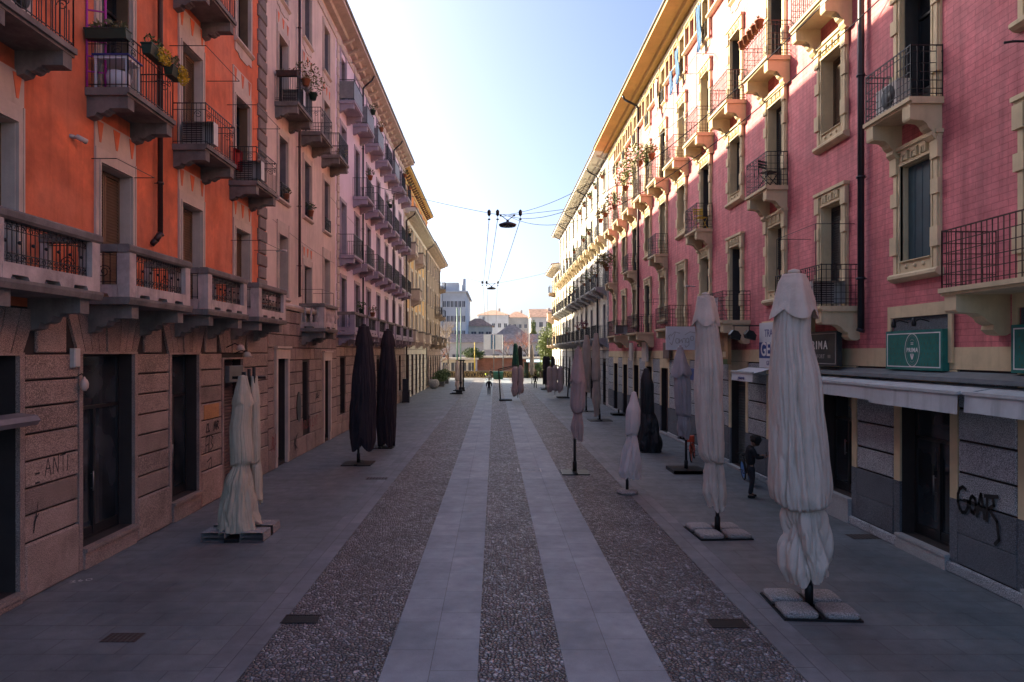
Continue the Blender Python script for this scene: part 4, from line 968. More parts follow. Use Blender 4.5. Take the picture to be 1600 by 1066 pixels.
# ================================================================== closed parasols
from mathutils import noise
def interp(tab, z):
    if z >= tab[0][0]: return tab[0][1:]
    for a, b in zip(tab[:-1], tab[1:]):
        if z >= b[0]:
            t = (a[0] - z) / (a[0] - b[0]); t = t * t * (3 - 2 * t) * .5 + t * .5
            return tuple(p + (q - p) * t for p, q in zip(a[1:], b[1:]))
    return tab[-1][1:]
def cloth(tab, ztie=None, nf=9, seed=0, amp=.16, hem=.12, nseg=168, step=.04, corner=0.0, cap=True, base=(0, 0)):
    """a gathered canvas: rings down the axis, pleats that sharpen towards the tie and fall in loose lobes below it.
       tab rows: (z, radius, cx, cy)"""
    rn = random.Random(seed); ph = [rn.uniform(0, 6.28) for _ in range(8)]
    zt, zb = tab[0][0], tab[-1][0]; n = max(3, int((zt - zb) / step)); b = MB(); vs = []
    for i in range(n + 1):
        z = zt + (zb - zt) * i / n; r, cx, cy = interp(tab, z); down = (zt - z) / (zt - zb)
        for k in range(nseg):
            a = 2 * math.pi * k / nseg; a_ = a; a += .42 * math.sin(a * 2 + ph[7]) + .2 * math.sin(a * 3 + ph[5]) + .12 * math.sin(z * .8 + ph[0])
            low = ztie is not None and z < ztie
            val = lambda f_, p_, e_: 1 - abs(math.sin(a * f_ + p_)) ** e_            # 1 in a sharp valley, 0 on a fold
            wr = noise.noise(Vector((math.cos(a_) * 1.6 * (1 + r), math.sin(a_) * 1.6 * (1 + r), z * 1.1 + seed))) * .5 + noise.noise(Vector((math.cos(a_) * 4, math.sin(a_) * 4, z * 2.4 + seed * 2))) * .28
            ca, sa = math.cos(a_), math.sin(a_)
            rg = lambda f_, fz, s_, k_: max(0.0, 1 - abs(noise.noise(Vector((ca * f_, sa * f_, z * fz + s_)))) * k_) ** 1.4      # irregular creases
            if low:
                u = (ztie - z) / max(.2, ztie - zb)
                g = 1.06 - amp * 1.5 * val(1.5, ph[0] + 1.3 * math.sin(z * 1.7 + ph[1]), .45) * min(1, .3 + 2 * u) - amp * .55 * rg(1.9, 1.2, seed + 3.1, 7) - amp * .4 * rg(4.0, 1.6, seed + 9.1, 6) - .09 * val(11, ph[6], .8) * (1 - u) + .42 * wr
                dz = -hem * 1.0 * u * u * (.5 + .5 * math.sin(a * 1 + ph[4])) - hem * .8 * u * u * abs(math.sin(a * 2.5 + ph[5])) - .07 * u * (1 - u) * math.sin(a * 3 + ph[6]) * 2
            else:
                grow = min(1, .4 + 1.1 * down)
                g = 1.02 - amp * .95 * grow * val(nf * .5 // 1 * .5 + .5, ph[0] + .25 * z + .4 * math.sin(z * .8 + ph[1]), .42) * (.7 + .4 * math.sin(a * 2 + ph[3])) - amp * .62 * grow * rg(1.7, .22, seed * 1.7, 8) - amp * .38 * grow * rg(3.6, .35, seed * 2.3, 7) - amp * .16 * grow * rg(7.0, .8, seed * 3.3, 6) + .16 * wr * grow
                if ztie is not None and z - ztie < .3: g -= .11 * val(9, ph[6], .7) * (1 - (z - ztie) / .3)
                dz = 0
                if ztie is None: dz = -hem * (down ** 3) * abs(math.cos(a_ * 2 + ph[4] * .3))
                if ztie is not None and z - ztie < .5: dz = -.17 * (.5 + .5 * math.sin(a_ * 2 + ph[5])) * (1 - (z - ztie) / .5) * (1 if z > ztie + .09 else .25)
            g = min(g - .01, 1.06)
            g *= 1 + corner * math.cos(4 * a_)
            vs.append((cx + r * g * math.cos(a_), cy + r * g * math.sin(a_), z + dz))
    fs = []
    for i in range(n):
        for k in range(nseg):
            p = i * nseg + k; q = i * nseg + (k + 1) % nseg; fs.append((p, p + nseg, q + nseg, q))
    b.add(vs, fs, True)
    if cap:
        c = (tab[0][2], tab[0][3], zt + .03); o = len(b.v); b.v.append(c)
        for k in range(nseg): b.f.append((o, k, (k + 1) % nseg)); b.sm.append(True)
    return b
def px_tab(rows, Y, X0):
    return [(CH - (y - CY) * Y / F, (xr - xl) / 2 * Y / F, ((xl + xr) / 2 - CX) * Y / F - X0, 0.0) for y, xl, xr in rows]
def slab_base(par, n=4, s=1.2, rz=0.0, m='concrete', hgt=.10):
    pl = ob('base_plate', MB().box(-s / 2, s / 2, -s / 2, s / 2, .005, .035).box(-.03, .03, -s / 2, s / 2, .035, .06).box(-s / 2, s / 2, -.03, .03, .036, .058).mesh('base_plate', M['black_metal']), par, (0, 0, 0), rz)
    if n:
        q = s / 2 - .07; b = MB(); a = q
        def rr(c, k):            # rounded square outline inset by c
            o = []; rad = .07 + c
            for (ux, uy, a0) in ((a - rad, a - rad, 0), (rad, a - rad, 90), (rad, rad, 180), (a - rad, rad, 270)):
                for i in range(4): o.append((ux + (rad - c) * math.cos(R(a0 + 30 * i)), uy + (rad - c) * math.sin(R(a0 + 30 * i)), k))
            return o
        lv = [rr(.012, 0), rr(0, .02), rr(0, hgt * .6), rr(.015, hgt * .85), rr(.05, hgt), rr(.12, hgt * 1.04)]; n_ = 16
        b.add([p for l in lv for p in l], [(i * n_ + k, i * n_ + (k + 1) % n_, (i + 1) * n_ + (k + 1) % n_, (i + 1) * n_ + k) for i in range(len(lv) - 1) for k in range(n_)] + [tuple(range((len(lv) - 1) * n_, len(lv) * n_))], True)
        me = b.mesh('paving_weight', M[m])
        for sx, sy in ((1, 1), (-1, 1), (-1, -1), (1, -1))[:n]:
            ob('paving_weight', me, pl, (.05 if sx > 0 else -.05 - q, .05 if sy > 0 else -.05 - q, .037))
    return pl
def parasol(label, px, by, rows, cm, flap=None, tie_y=None, nf=9, seed=1, base='slabs', rz=0.0, group=None, amp=.16, hem=.1, polem='black_metal', pr=.045, s=1.2, ptop=None, nseg=180):
    X, Y = gp(px, by); amp *= 1.55; t = thing('closed_parasol', label, 'parasol', (X, Y, 0), 0, group or 'closed parasols along the street')
    tab = px_tab(rows, Y, X); zt = None if tie_y is None else CH - (tie_y - CY) * Y / F
    cb = cloth(tab, zt, nf, seed, amp, hem, nseg); cv = ob('canvas', cb.mesh('canvas', M[cm]), t)
    top = tab[0]; pm = MB().tube([(0, 0, .02), (0, 0, tab[-1][0] + .1), (top[2], 0, top[0] - .05)], pr, 8)
    pm.lathe([(pr * 1.5, 0), (pr * 1.5, .35), (pr * 1.1, .38)], 10, (0, 0, .03)); ob('pole', pm.mesh('pole', M[polem]), t)
    if flap:
        ft = [(z, r * 1.0, cx, cy) for z, r, cx, cy in px_tab(flap, Y, X)]
        ob('top_flap', cloth(ft, None, 5, seed + 3, .07, .16, 96, .03, corner=.10).mesh('top_flap', M[cm]), t)
        c = MB().lathe([(ft[0][1] * .55, 0), (ft[0][1] * .5, .05), (.02, .07)], 12, (ft[0][2], 0, ft[0][0] + .02)); ob('finial', c.mesh('finial', M[cm]), t)
    if zt:
        r, cx, cy = interp(tab, zt); st = MB(); n = 40
        for k in range(n):
            a0, a1 = 2 * math.pi * k / n, 2 * math.pi * (k + 1) / n; f = lambda a: (cx + r * 1.02 * math.cos(a), cy + r * 1.02 * math.sin(a), zt + .02 * math.sin(a * 2))
            st.bar(f(a0), f(a1), .012, 4)
        ob('strap', st.mesh('strap', M[cm]), t)
    if base == 'slabs': slab_base(t, 4, s, rz)
    elif base == 'box': ob('base_plate', MB().block(-s / 2, s / 2, -s / 2, s / 2, .005, .12, .02).mesh('base_plate', M['black_metal']), t, (0, 0, 0), rz)
    elif base == 'plate': ob('base_plate', MB().box(-s / 2, s / 2, -s / 2, s / 2, .005, .035).box(-.06, .06, -s / 2, s / 2, .035, .07).mesh('base_plate', M['black_metal']), t, (0, 0, 0), rz)
    elif base == 'disc': ob('stone_foot', MB().lathe([(s / 2, .004), (s / 2, .07), (s / 2 - .05, .10), (.06, .12)], 24).mesh('stone_foot', M['concrete']), t)
    return t

parasol('tallest beige closed parasol on concrete slabs in the right foreground, by the awning', 1264, 950,
        [(432, 1225, 1257), (470, 1215, 1265), (520, 1209, 1264), (600, 1204, 1280), (700, 1202, 1290), (765, 1203, 1296), (783, 1207, 1296), (792, 1226, 1284), (806, 1221, 1290), (845, 1219, 1298), (868, 1221, 1303), (884, 1232, 1296)], 'canvas',
        [(429, 1224, 1257), (445, 1217, 1263), (470, 1210, 1271), (484, 1205, 1275)], 791, 9, 5, rz=R(-4), amp=.2, hem=.16)
parasol('second beige closed parasol on concrete slabs, right pavement, in front of the script sign', 1121, 834,
        [(465, 1091, 1114), (500, 1086, 1119), (520, 1087, 1123), (577, 1085, 1129), (650, 1086, 1132), (705, 1091, 1132), (716, 1096, 1131), (722, 1103, 1129), (737, 1100, 1133), (766, 1098, 1134), (782, 1105, 1133)], 'canvas',
        [(463, 1091, 1114), (480, 1088, 1118), (500, 1083, 1122)], 721, 8, 11, rz=R(3), amp=.2, hem=.14)
parasol('mauve closed parasol on a flat dark base, at the edge of the right cobbles', 898, 739,
        [(548, 899, 908), (570, 896, 911), (597, 893, 914.6), (635, 891, 914), (642, 893, 912), (646, 896, 909), (666, 891, 912), (682, 894, 910)], 'canvas_m', [(546, 899, 908), (570, 895, 911), (592, 891, 914)], 645, 6, 21, 'plate', s=.95, pr=.05, amp=.2)
parasol('short white closed parasol on a round stone foot, right pavement', 980, 771,
        [(613, 987, 994), (625, 984, 997), (642, 978, 1001), (659, 977, 1001), (675, 977, 997), (681, 980, 995), (709, 972, 1001), (733, 968, 1003), (742, 971, 1001)], 'canvas_w', None, 681, 6, 31, 'disc', s=.62, pr=.03, amp=.17)
parasol('black plastic covered parasol with flared foot, right pavement near the shutters', 1014, 706,
        [(576, 1006, 1014), (590, 1002, 1018), (601, 1001, 1021), (645, 1001, 1023), (662, 998, 1028), (689, 996, 1036), (704, 998, 1033)], 'canvas_v', None, 646, 5, 41, 'plate', s=.8, amp=.12, hem=.03)
parasol('slate grey closed parasol on a thick black box base, below the script sign', 1072, 737,
        [(545, 1059, 1067), (570, 1055, 1073), (601, 1053, 1079), (630, 1054, 1080), (644, 1056, 1080), (650, 1060, 1078), (665, 1057, 1079), (680, 1061, 1076)], 'canvas_s', [(543, 1059, 1067), (565, 1054, 1073), (583, 1050, 1080)], 650, 6, 51, 'box', s=1.15, amp=.2)
parasol('taupe closed parasol behind the mauve one, right pavement', 916, 643,
        [(524, 913, 920), (545, 910, 923), (583, 910, 924), (594, 912, 922), (603, 911, 924), (611, 913, 922)], 'canvas_t', None, 594, 6, 61, 'plate', s=1.1, nseg=80)
parasol('tall taupe closed parasol on a cross base, right pavement beside the mauve one', 937, 657,
        [(521, 928, 935), (545, 925, 937), (591, 924, 939), (596, 926, 937), (620, 925, 939), (648, 929, 936)], 'canvas_t', None, 595, 6, 71, 'plate', s=1.4, nseg=80)
parasol('nearer black closed parasol on the left pavement, front one of the two', 560, 725,
        [(512, 561, 576), (535, 557, 582), (601, 548, 588), (652, 546, 588), (680, 547, 588), (692, 549, 585)], 'canvas_k', [(510, 561, 576), (535, 556, 583)], None, 7, 81, 'plate', s=1.1, amp=.16, hem=.3)
parasol('farther black closed parasol on the left pavement, rear one of the two', 596, 699,
        [(519, 600, 612), (540, 596, 616), (584, 591, 621), (652, 588, 619), (688, 590, 617)], 'canvas_k', [(517, 600, 612), (537, 595, 617)], None, 7, 91, 'plate', s=1.1, amp=.16, hem=.3)
# twin beige parasol on one base, left
X, Y = gp(376, 838); tw = thing('twin_closed_parasol', 'pair of olive beige closed parasols sharing one concrete slab base, left pavement', 'parasol', (X, Y, 0), 0, 'closed parasols along the street')
for rows, flp, ty, sd_ in (([(590, 373, 386), (612, 367, 391), (640, 363, 393), (669, 359, 392), (719, 361, 396), (727, 364, 390), (753, 351, 396), (797, 344, 401), (812, 341, 406)], [(588, 373, 386), (610, 368, 390), (628, 363, 394)], 727, 3),
                           ([(590, 391, 402), (612, 389, 403), (640, 389, 406), (702, 390, 407), (722, 391, 407), (743, 390, 410), (772, 391, 410)], [(588, 391, 402), (625, 389, 406)], 724, 6)):
    Yd = Y if sd_ == 3 else Y + .35
    tab = px_tab(rows, Yd, X); tab = [(a, b_, c, Yd - Y) for a, b_, c, d_ in tab]; ft = [(a, b_, c, Yd - Y) for a, b_, c, d_ in px_tab(flp, Yd, X)]; zt = CH - (ty - CY) * Yd / F
    ob('canvas', cloth(tab, zt, 8, sd_, .2, .16).mesh('canvas', M['canvas_g']), tw); ob('top_flap', cloth(ft, None, 4, sd_, .07, .12, 96, .03, .1).mesh('top_flap', M['canvas_g']), tw)
ob('pole', MB().tube([(0, .15, .02), (0, .2, 3.75)], .05, 8).bar((-.25, .15, 3.62), (.4, .5, 3.62), .035, 6).bar((.12, .2, 3.4), (.12, .2, 3.82), .04, 6).bar((.2, .3, 3.4), (.2, .3, 3.85), .04, 6).mesh('pole', M['black_metal']), tw)
pl = ob('base_frame', MB().box(-.16, .16, -.66, .66, .01, .09).box(-.7, .7, -.05, .05, .01, .05).mesh('base_frame', M['black_metal']), tw, (0, .1, 0))
wb = MB().block(-.26, .26, -.28, .28, 0, .09, .03).block(-.255, .255, -.275, .275, .095, .19, .03).mesh('paving_weight', M['concrete'])
for sx, sy in ((-.43, -.34), (.43, -.34), (-.43, .34), (.43, .34)): ob('paving_weight', wb, pl, (sx, sy, .02))
# far parasols
def far_parasol(label, px, by, rows, cm, **k): return parasol(label, px, by, rows, cm, None, k.pop('tie', None), 5, k.pop('seed', 3), 'plate', nseg=48, s=1.3, **k)
far_parasol('bottle green closed parasol at the end of the street', 806, 606, [(537, 803, 807), (540, 802, 809), (572, 799.5, 811)], 'canvas_gr')
far_parasol('dark navy closed parasol beside the green one at the street end', 812, 605, [(541, 810.5, 814), (545, 809.5, 816), (573, 808, 817)], 'canvas_k', seed=5)
far_parasol('pale grey closed parasol standing alone near the street end', 831, 600, [(539, 829.5, 832.5), (550, 828, 834), (580, 827, 835.5), (585, 829, 834)], 'canvas_t', seed=7)
far_parasol('bulky black closed parasol at the far end of the right pavement', 853, 606, [(557, 849, 858), (562, 848, 860), (600, 848, 858)], 'canvas_k', seed=9)
far_parasol('slim black closed parasol against the white building, far right pavement', 863, 606, [(557, 861, 866), (575, 860, 868), (590, 861, 867)], 'canvas_k', seed=12)
def cantilever(label, px, by, px2, ytop, xc, ct, cb_, halfw, lobes, cm='canvas_m', bsgn=1, group=None):
    """cantilever parasol: leaning post on bar feet, double arm, folded canvas hanging in lobes"""
    X, Y = gp(px, by); k = Y / F; t = thing('cantilever_parasol', label, 'parasol', (X, Y, 0), 0, group or 'closed parasols along the street')
    zt = CH - (ytop - CY) * k; xt = (px2 - px) * k; xe = (xc - px) * k; ze = CH - (ct - CY) * k
    ob('post', MB().tube([(0, 0, .03), (xt * .5, 0, zt * .55), (xt, 0, zt)], .06, 8).mesh('post', M['black_metal']), t)
    ob('arm', MB().bar((xt, 0, zt), (xe, 0, ze + .05), .04, 6).bar((xt, 0, zt - .18), (xe, 0, ze - .02), .03, 6).mesh('arm', M['black_metal']), t)
    f = MB()
    for dy in (-.45, .45): f.box(-.12 if bsgn > 0 else -1.0, 1.0 if bsgn > 0 else .12, dy - .1, dy + .1, .01, .12)
    f.box(-.08, .08, -.6, .6, .012, .10); ob('foot', f.mesh('foot', M['black_metal']), t)
    for i in range(lobes):
        u = (i - (lobes - 1) / 2) / max(1, lobes) * 2 * halfw; r = halfw / lobes * 1.15; zb = CH - (cb_ - CY) * k
        tab = [(ze - .02 - .1 * abs(i - 1), r * .45, xe + u, 0), (ze - .3, r * .9, xe + u, 0), (zb + (ze - zb) * .45, r, xe + u, .05), (zb + (ze - zb) * .35, r * .8, xe + u, 0), (zb + .3, r * 1.1, xe + u, 0), (zb + .15 * (i % 2), r * .7, xe + u, 0)]
        ob('canvas', cloth(tab, zb + (ze - zb) * .38, 5, 60 + i + int(Y), .2, .2, 40, .08).mesh('canvas', M[cm]), t)
    ob('crank_pole', MB().bar((xe, 0, ze), (xe, 0, CH - (cb_ + 8 - CY) * k), .025, 6).mesh('crank_pole', M['black_metal']), t)
    return t
cantilever('cantilever parasol with mauve folded canvas in the middle of the street', 782, 626, 779, 577, 809, 571, 614, .5, 2)
cantilever('cantilever parasol with mauve folded canvas by the white building', 887, 622, 889, 576, 867, 571, 609, .75, 3, bsgn=-1)
def closed_canti(label, px, by, ytop, cx):
    X, Y = gp(px, by); k = Y / F; zt = CH - (ytop - CY) * k
    t = thing('folded_cantilever_parasol', label, 'parasol', (X, Y, 0), 0, 'closed parasols along the street')
    pm = MB().box(-.07, .07, -.07, .07, .1, zt).box(-.10, .10, -.10, .10, zt * .3, zt * .36).box(-.5, .2, -.05, .05, zt - .15, zt - .02); ob('post', pm.mesh('post', M['black_metal']), t)
    xo = (cx - px) * k; tab = [(zt - .1, .1, xo, 0), (zt - .5, .2, xo, 0), (1.5, .24, xo, 0), (1.35, .17, xo, 0), (1.0, .24, xo, 0), (.55, .14, xo, 0)]
    ob('canvas', cloth(tab, 1.4, 5, int(Y), .2, .12, 56, .06).mesh('canvas', M['canvas']), t)
    b = MB().box(-1.1, .2, -.35, .35, .01, .10).box(-.9, .15, -.28, .28, .101, .18).box(-.5, .15, -.2, .2, .181, .42); ob('foot', b.mesh('foot', M['black_metal']), t); return t
closed_canti('folded side post parasol with beige canvas, front one on the left pavement', 720, 616, 562, 714.5)
closed_canti('folded side post parasol with beige canvas, rear one on the left pavement', 724, 611, 562, 720)
# empty bases left on the pavement
for px, py, lb, s in ((966.6, 649, 'black box parasol base without a parasol beside the shop piers', .95), (853, 609, 'low concrete parasol base under the bulky black parasol', 1.1)):
    X, Y = gp(px, py); tag(ob('parasol_base', MB().block(-s / 2, s / 2, -s / 2, s / 2, .005, .14, .02).box(-.05, .05, -.05, .05, .14, .4).mesh('parasol_base', M['black_metal']), None, (X, Y, 0)), lb, 'parasol base')

# ================================================================== street ironwork, marks
def grate(px, py, w, d, label, name='drain_grate', m='black_metal'):
    X, Y = gp(px, py); b = MB().box(-w / 2, w / 2, -d / 2, -d / 2 + .03, .006, .014).box(-w / 2, w / 2, d / 2 - .03, d / 2, .006, .014)
    n = int(w / .035)
    for k in range(n): x = -w / 2 + w * (k + .5) / n; b.box(x - .009, x + .009, -d / 2 + .031, d / 2 - .031, .006, .013)
    b.box(-w / 2, w / 2, -d / 2, d / 2, .0045, .0058)
    return tag(ob(name, b.mesh(name, M[m]), None, (X, Y, 0)), label, 'grate')
grate(470, 968, .56, .34, 'ribbed drain grate in the left cobbles near the camera'); grate(1137, 975, .56, .34, 'ribbed drain grate in the right cobbles near the camera')
def lid(px, py, w, d, label, m='steel_lid'):
    X, Y = gp(px, py); b = MB().box(-w / 2, w / 2, -d / 2, d / 2, .0052, .0095); r = MB()
    for i in range(7):
        for j in range(6): x = -w / 2 + w * (i + .5) / 7; y = -d / 2 + d * (j + .5) / 6; r.box(x - .02, x + .02, y - .015, y + .015, .0095, .0125)
    o = tag(ob('manhole_cover', b.mesh('manhole_cover', mat('dark_steel_lid', (.07, .06, .055), .6, .3, 5, stain=.3)), None, (X, Y, 0)), label, 'manhole cover'); ob('tread_studs', r.mesh('tread_studs', M['iron_rust']), o); return o
lid(192, 997, .52, .32, 'square rusty manhole cover in the left pavement nearest the camera'); lid(1348, 839, .62, .4, 'grey manhole cover by the foot of the right shop wall'); lid(589, 748, .7, .35, 'small cover plate beside the kerb, left pavement')
X, Y = gp(827, 735); bq = MB(); a = .40
for s in (-1, 1): bq.box(-a, a, s * a * .9 - .02, s * a * .9 + .02, .009, .012); bq.box(s * a - .02, s * a + .02, -a * .9 + .022, a * .9 - .022, .009, .012)
for i in range(4):
    for j in range(2): x = -.26 + .17 * i; y = -.12 + .25 * j; bq.box(x - .04, x + .04, y - .02, y + .02, .009, .012)
tag(ob('inspection_cover', bq.mesh('inspection_cover', mat('worn_pale_metal', (.42, .42, .42), .5, .3, 5)), None, (X, Y, 0)), 'square cover outlined in white in the right granite track', 'cover')
X, Y = gp(118, 909); ck = strokes([[(0, .0), (.08, .01), (.04, -.05), (.09, -.1), (.0, -.11)], [(.17, .02), (.13, -.06), (.17, -.1), (.2, -.06), (.14, -.05)], arc(.30, -.06, .05, .06, 0, 360)], .014, M['letter_w'], 'chalk_mark', 0)
for v_ in ck.vertices: v_.co = (-v_.co.x, v_.co.z, v_.co.y)
tag(ob('chalk_mark', ck, None, (X - .1, Y, .0068), R(30)), 'white painted number scrawl on the left pavement by the wall', 'mark')
# ================================================================== shop front of the nearest right building
# stone ledge and folding awnings
X8 = XR
ld = MB()
xa, xb = P.lx(4.0), P.lx(19.6); ld.prism([(.03, 3.72), (.42, 3.66), (.42, 3.74), (.03, 3.84)], xa, xb)
P.part('canopy_ledge', ld, M['ledge'])
def awning(Ya, Yb, label, drop=.30, out=.85, z=3.5, zi=3.62, m='awning', txt=None):
    Yc = (Ya + Yb) / 2; L = (Yb - Ya) / 2; t = thing('folded_awning', label, 'awning', (X8, Yc, 0), R(90), 'folding awnings over the right shops' if not txt else None)
    f = MB().prism([(.18, zi), (out, z), (out, z - .012), (.18, zi - .012)], -L, L)
    n = 14; rn = random.Random(int(Ya * 10)); vs = []
    for i in range(n + 1):
        x = -L + 2 * L * i / n; d = drop * (1 + rn.uniform(-.015, .015))
        vs += [(x, out + .005, z - .01), (x, out + .015 + rn.uniform(-.006, .006), z - .01 - d)]
    f.add(vs, [(2 * i, 2 * i + 1, 2 * i + 3, 2 * i + 2) for i in range(n)])
    ob('fabric', f.mesh('fabric', M[m]), t)
    ob('front_bar', MB().prism([(out - .03, z), (out + .035, z - .015), (out + .035, z + .035), (out - .03, z + .05)], -L - .02, L + .02).mesh('front_bar', M['awn_metal']), t)
    ar = MB(); [ar.bar((s * L * .8, .1, z - .05), (s * L * .45, out - .05, z - .03), .02, 6) for s in (-1, 1)]; ob('folding_arms', ar.mesh('folding_arms', M['awn_metal']), t)
    if txt: ob('lettering', text_mesh(txt, .17, M['letter_b'], .003, shear=.3), t, (0, out + .03, z - .22))
    return t
awning(8.1, 11.55, 'grey folded awning at the right edge of the photo, nearest the camera'); awning(11.6, 14.35, 'dusty grey awning over the shop door below the green oval sign', .34, .93)
awning(14.4, 16.6, 'grey folded awning above the wall between the two glazed shop doors', .29, .84); awning(16.65, 19.4, 'grey folded awning beneath the dark slate sign, behind the tall parasol', .3, .88); awning(4.3, 8.05, 'grey folded awning outside the photo frame on the right')
awning(21.3, 23.2, 'small white awning with blue lettering beyond the tall parasol', .27, .75, 3.55, 3.7, 'sign_white', 'gelateria')
def wall_sign(Ya, Yb, z0, z1, label, m, build, out=.05, group=None):
    Yc = (Ya + Yb) / 2; L = (Yb - Ya) / 2; t = thing('shop_sign', label, 'sign', (X8, Yc, 0), R(90), group)
    ob('panel', MB().box(-L, L, out, out + .13, z0, z1).mesh('panel', M[m]), t); build(t, L, z0, z1, out + .131); return t
def border(t, L, z0, z1, y, i=.055, wd=.022, m='letter_w'):
    b = MB(); b.box(-L + i, L - i, y, y + .006, z0 + i, z0 + i + wd); b.box(-L + i, L - i, y, y + .006, z1 - i - wd, z1 - i)
    for s in (-1, 1): a, c = sorted((s * (L - i), s * (L - i - wd))); b.box(a, c, y, y + .006, z0 + i + wd, z1 - i - wd)
    ob('border', b.mesh('border', M[m]), t)
def ring(c, rx, rz_, wd, y, m, seg=40):
    b = MB(); P_ = [(c[0] + rx * math.cos(2 * math.pi * k / seg), c[1] + rz_ * math.sin(2 * math.pi * k / seg)) for k in range(seg)]; Q = [(c[0] + (rx - wd) * math.cos(2 * math.pi * k / seg), c[1] + (rz_ - wd) * math.sin(2 * math.pi * k / seg)) for k in range(seg)]
    b.add([(u, y, v_) for u, v_ in P_] + [(u, y, v_) for u, v_ in Q], [(k, (k + 1) % seg, (k + 1) % seg + seg, k + seg) for k in range(seg)]); return b.mesh('oval_ring', M[m])
def green(t, L, z0, z1, y):
    border(t, L, z0, z1, y); c = (0, (z0 + z1) / 2); ob('oval_ring', ring(c, .25, .345, .016, y + .004, 'letter_w'), t); ob('oval_ring', ring(c, .19, .30, .006, y + .004, 'letter_g'), t)
    ob('lettering', text_mesh('PRIMA', .125, M['letter_w'], .004, 1.15, .003), t, (0, y, c[1] - .04))
    ob('emblem', strokes([[(-.05, .0), (-.015, -.09)], [(.05, .0), (.015, -.09)], [(-.03, .015), (0, -.1)], [(.03, .015), (0, -.1)]], .022, M['letter_w'], 'emblem', 0), t, (0, y + .004, c[1] - .09))
    ob('emblem', strokes([[(-.04, 0), (.04, 0)], [(-.04, .03), (.04, .03)]], .014, M['letter_w'], 'emblem', 0), t, (0, y + .004, c[1] + .12))
    ob('emblem', strokes([arc(0, 0, .12, .22, 120, 60, 8), arc(0, .0, .12, .25, 240, 300, 8)], .012, M['letter_g'], 'emblem', 0), t, (0, y + .004, c[1]))
    b = MB(); rn = random.Random(3)                    # sprinkled darker diamonds
    for i in range(16):
        for j in range(6):
            u = -L + .14 + (2 * L - .28) * (i + (j % 2) * .5) / 16; v_ = z0 + .13 + (z1 - z0 - .26) * j / 5.4
            if (u / .28) ** 2 + ((v_ - c[1]) / .37) ** 2 > 1.05: b.add([(u - .012, y + .003, v_), (u, y + .003, v_ - .035), (u + .012, y + .003, v_), (u, y + .003, v_ + .035)], [(0, 1, 2, 3)])
    pn = [c_ for c_ in t.children if c_.name.startswith('panel')][0]; me = pn.data; V_ = [tuple(v.co) for v in me.vertices]; F_ = [tuple(p.vertices) for p in me.polygons]; n_ = len(F_); o_ = len(V_)
    nm = bpy.data.meshes.new('panel'); nm.from_pydata(V_ + b.v, [], F_ + [tuple(i + o_ for i in f_) for f_ in b.f]); nm.materials.append(me.materials[0]); nm.materials.append(mat('olive_sign_print', (.06, .13, .06), .5, .2, 6)); nm.polygons.foreach_set('material_index', [0] * n_ + [1] * len(b.f)); pn.data = nm
def slate(t, L, z0, z1, y):
    border(t, L, z0, z1, y, .05, .018, 'letter_g')
    ob('lettering', text_mesh('PRIMA', .30, M['letter_w'], .006, 1.35, .004), t, (0, y, z0 + .43)); ob('lettering', text_mesh('CONFORT', .15, M['letter_g'], .004, 1.1), t, (0, y, z0 + .19))
    for s in (-1, 1): ob('emblem', strokes([[(-.07, .03), (.07, .03)], [(-.07, .06), (.07, .06)], [(-.07, .0), (.07, .0)]], .014, M['letter_g'], 'emblem', 0), t, (s * .62, y + .003, z0 + .21))
wall_sign(13.15, 15.05, 3.84, 4.66, 'teal green sign with white oval PRIMA emblem on the cream band', 'sign_green', green, group='signs of the PRIMA shop')
wall_sign(9.5, 11.4, 3.86, 4.66, 'teal green sign cut off by the right edge of the photo', 'sign_green', green, group='signs of the PRIMA shop')
wall_sign(16.75, 18.75, 3.86, 4.74, 'dark slate sign reading PRIMA CONFORT under the first balcony', 'sign_dark', slate, .28, group='signs of the PRIMA shop')
def gel(t, L, z0, z1, y):
    ob('blue_band', MB().box(-L, L, y, y + .004, z0 + .30, z1 - .62).mesh('blue_band', M['sign_blue']), t)
    ob('lettering', text_mesh('GEL', .62, M['letter_w'], .004, 1.0, .01), t, (L * .45, y + .004, z0 + .38)); ob('lettering', text_mesh('TRANS', .34, M['letter_b'], .003), t, (L * .2, y, z1 - .45)); ob('lettering', text_mesh('GELATI', .2, M['letter_b'], .003), t, (L * .25, y, z0 + .08))
wall_sign(19.9, 22.3, 3.72, 5.15, 'tall white and blue ice cream sign half hidden by the tall parasol', 'sign_white', gel, .03)
fb = MB()
for (a, c) in ((13.15, 15.05), (9.5, 11.4), (20.2, 22.2)):
    x0, x1 = P.lx(a), P.lx(c); fr = MB().box(x0 - .12, x1 + .12, .036, .075, 4.95, 5.2)
    for x in (x0, x1): q = (x - .12, x - .001) if x == x0 else (x + .001, x + .12); fr.box(*q, .036, .075, 4.0, 4.949)
    P.part('sign_surround', fr, M['cream']); P.part('transom_panel', MB().box(x0, x1, .0, .012, 4.3, 4.949), M['stone_rd'])
for Y in (13.8, 14.5, 10.2, 10.8):
    t = thing('sign_lamp', 'small black arm lamp, %s' % {13.8: 'nearer one above the fully visible green oval sign', 14.5: 'farther one above the fully visible green oval sign', 10.2: 'nearer one over the cut off sign', 10.8: 'farther one over the cut off sign'}[Y], 'lamp', (X8, Y, 4.78), R(90), 'lamps over the green signs')
    ob('arm', MB().tube([(0, .02, .05), (0, .2, .1), (0, .32, .05)], .012, 5).mesh('arm', M['black_metal']), t); ob('lamp_head', MB().lathe([(.04, 0), (.05, .05), (.03, .16), (.01, .18)], 10, (0, .33, -.05)).mesh('lamp_head', M['black_metal']), t)
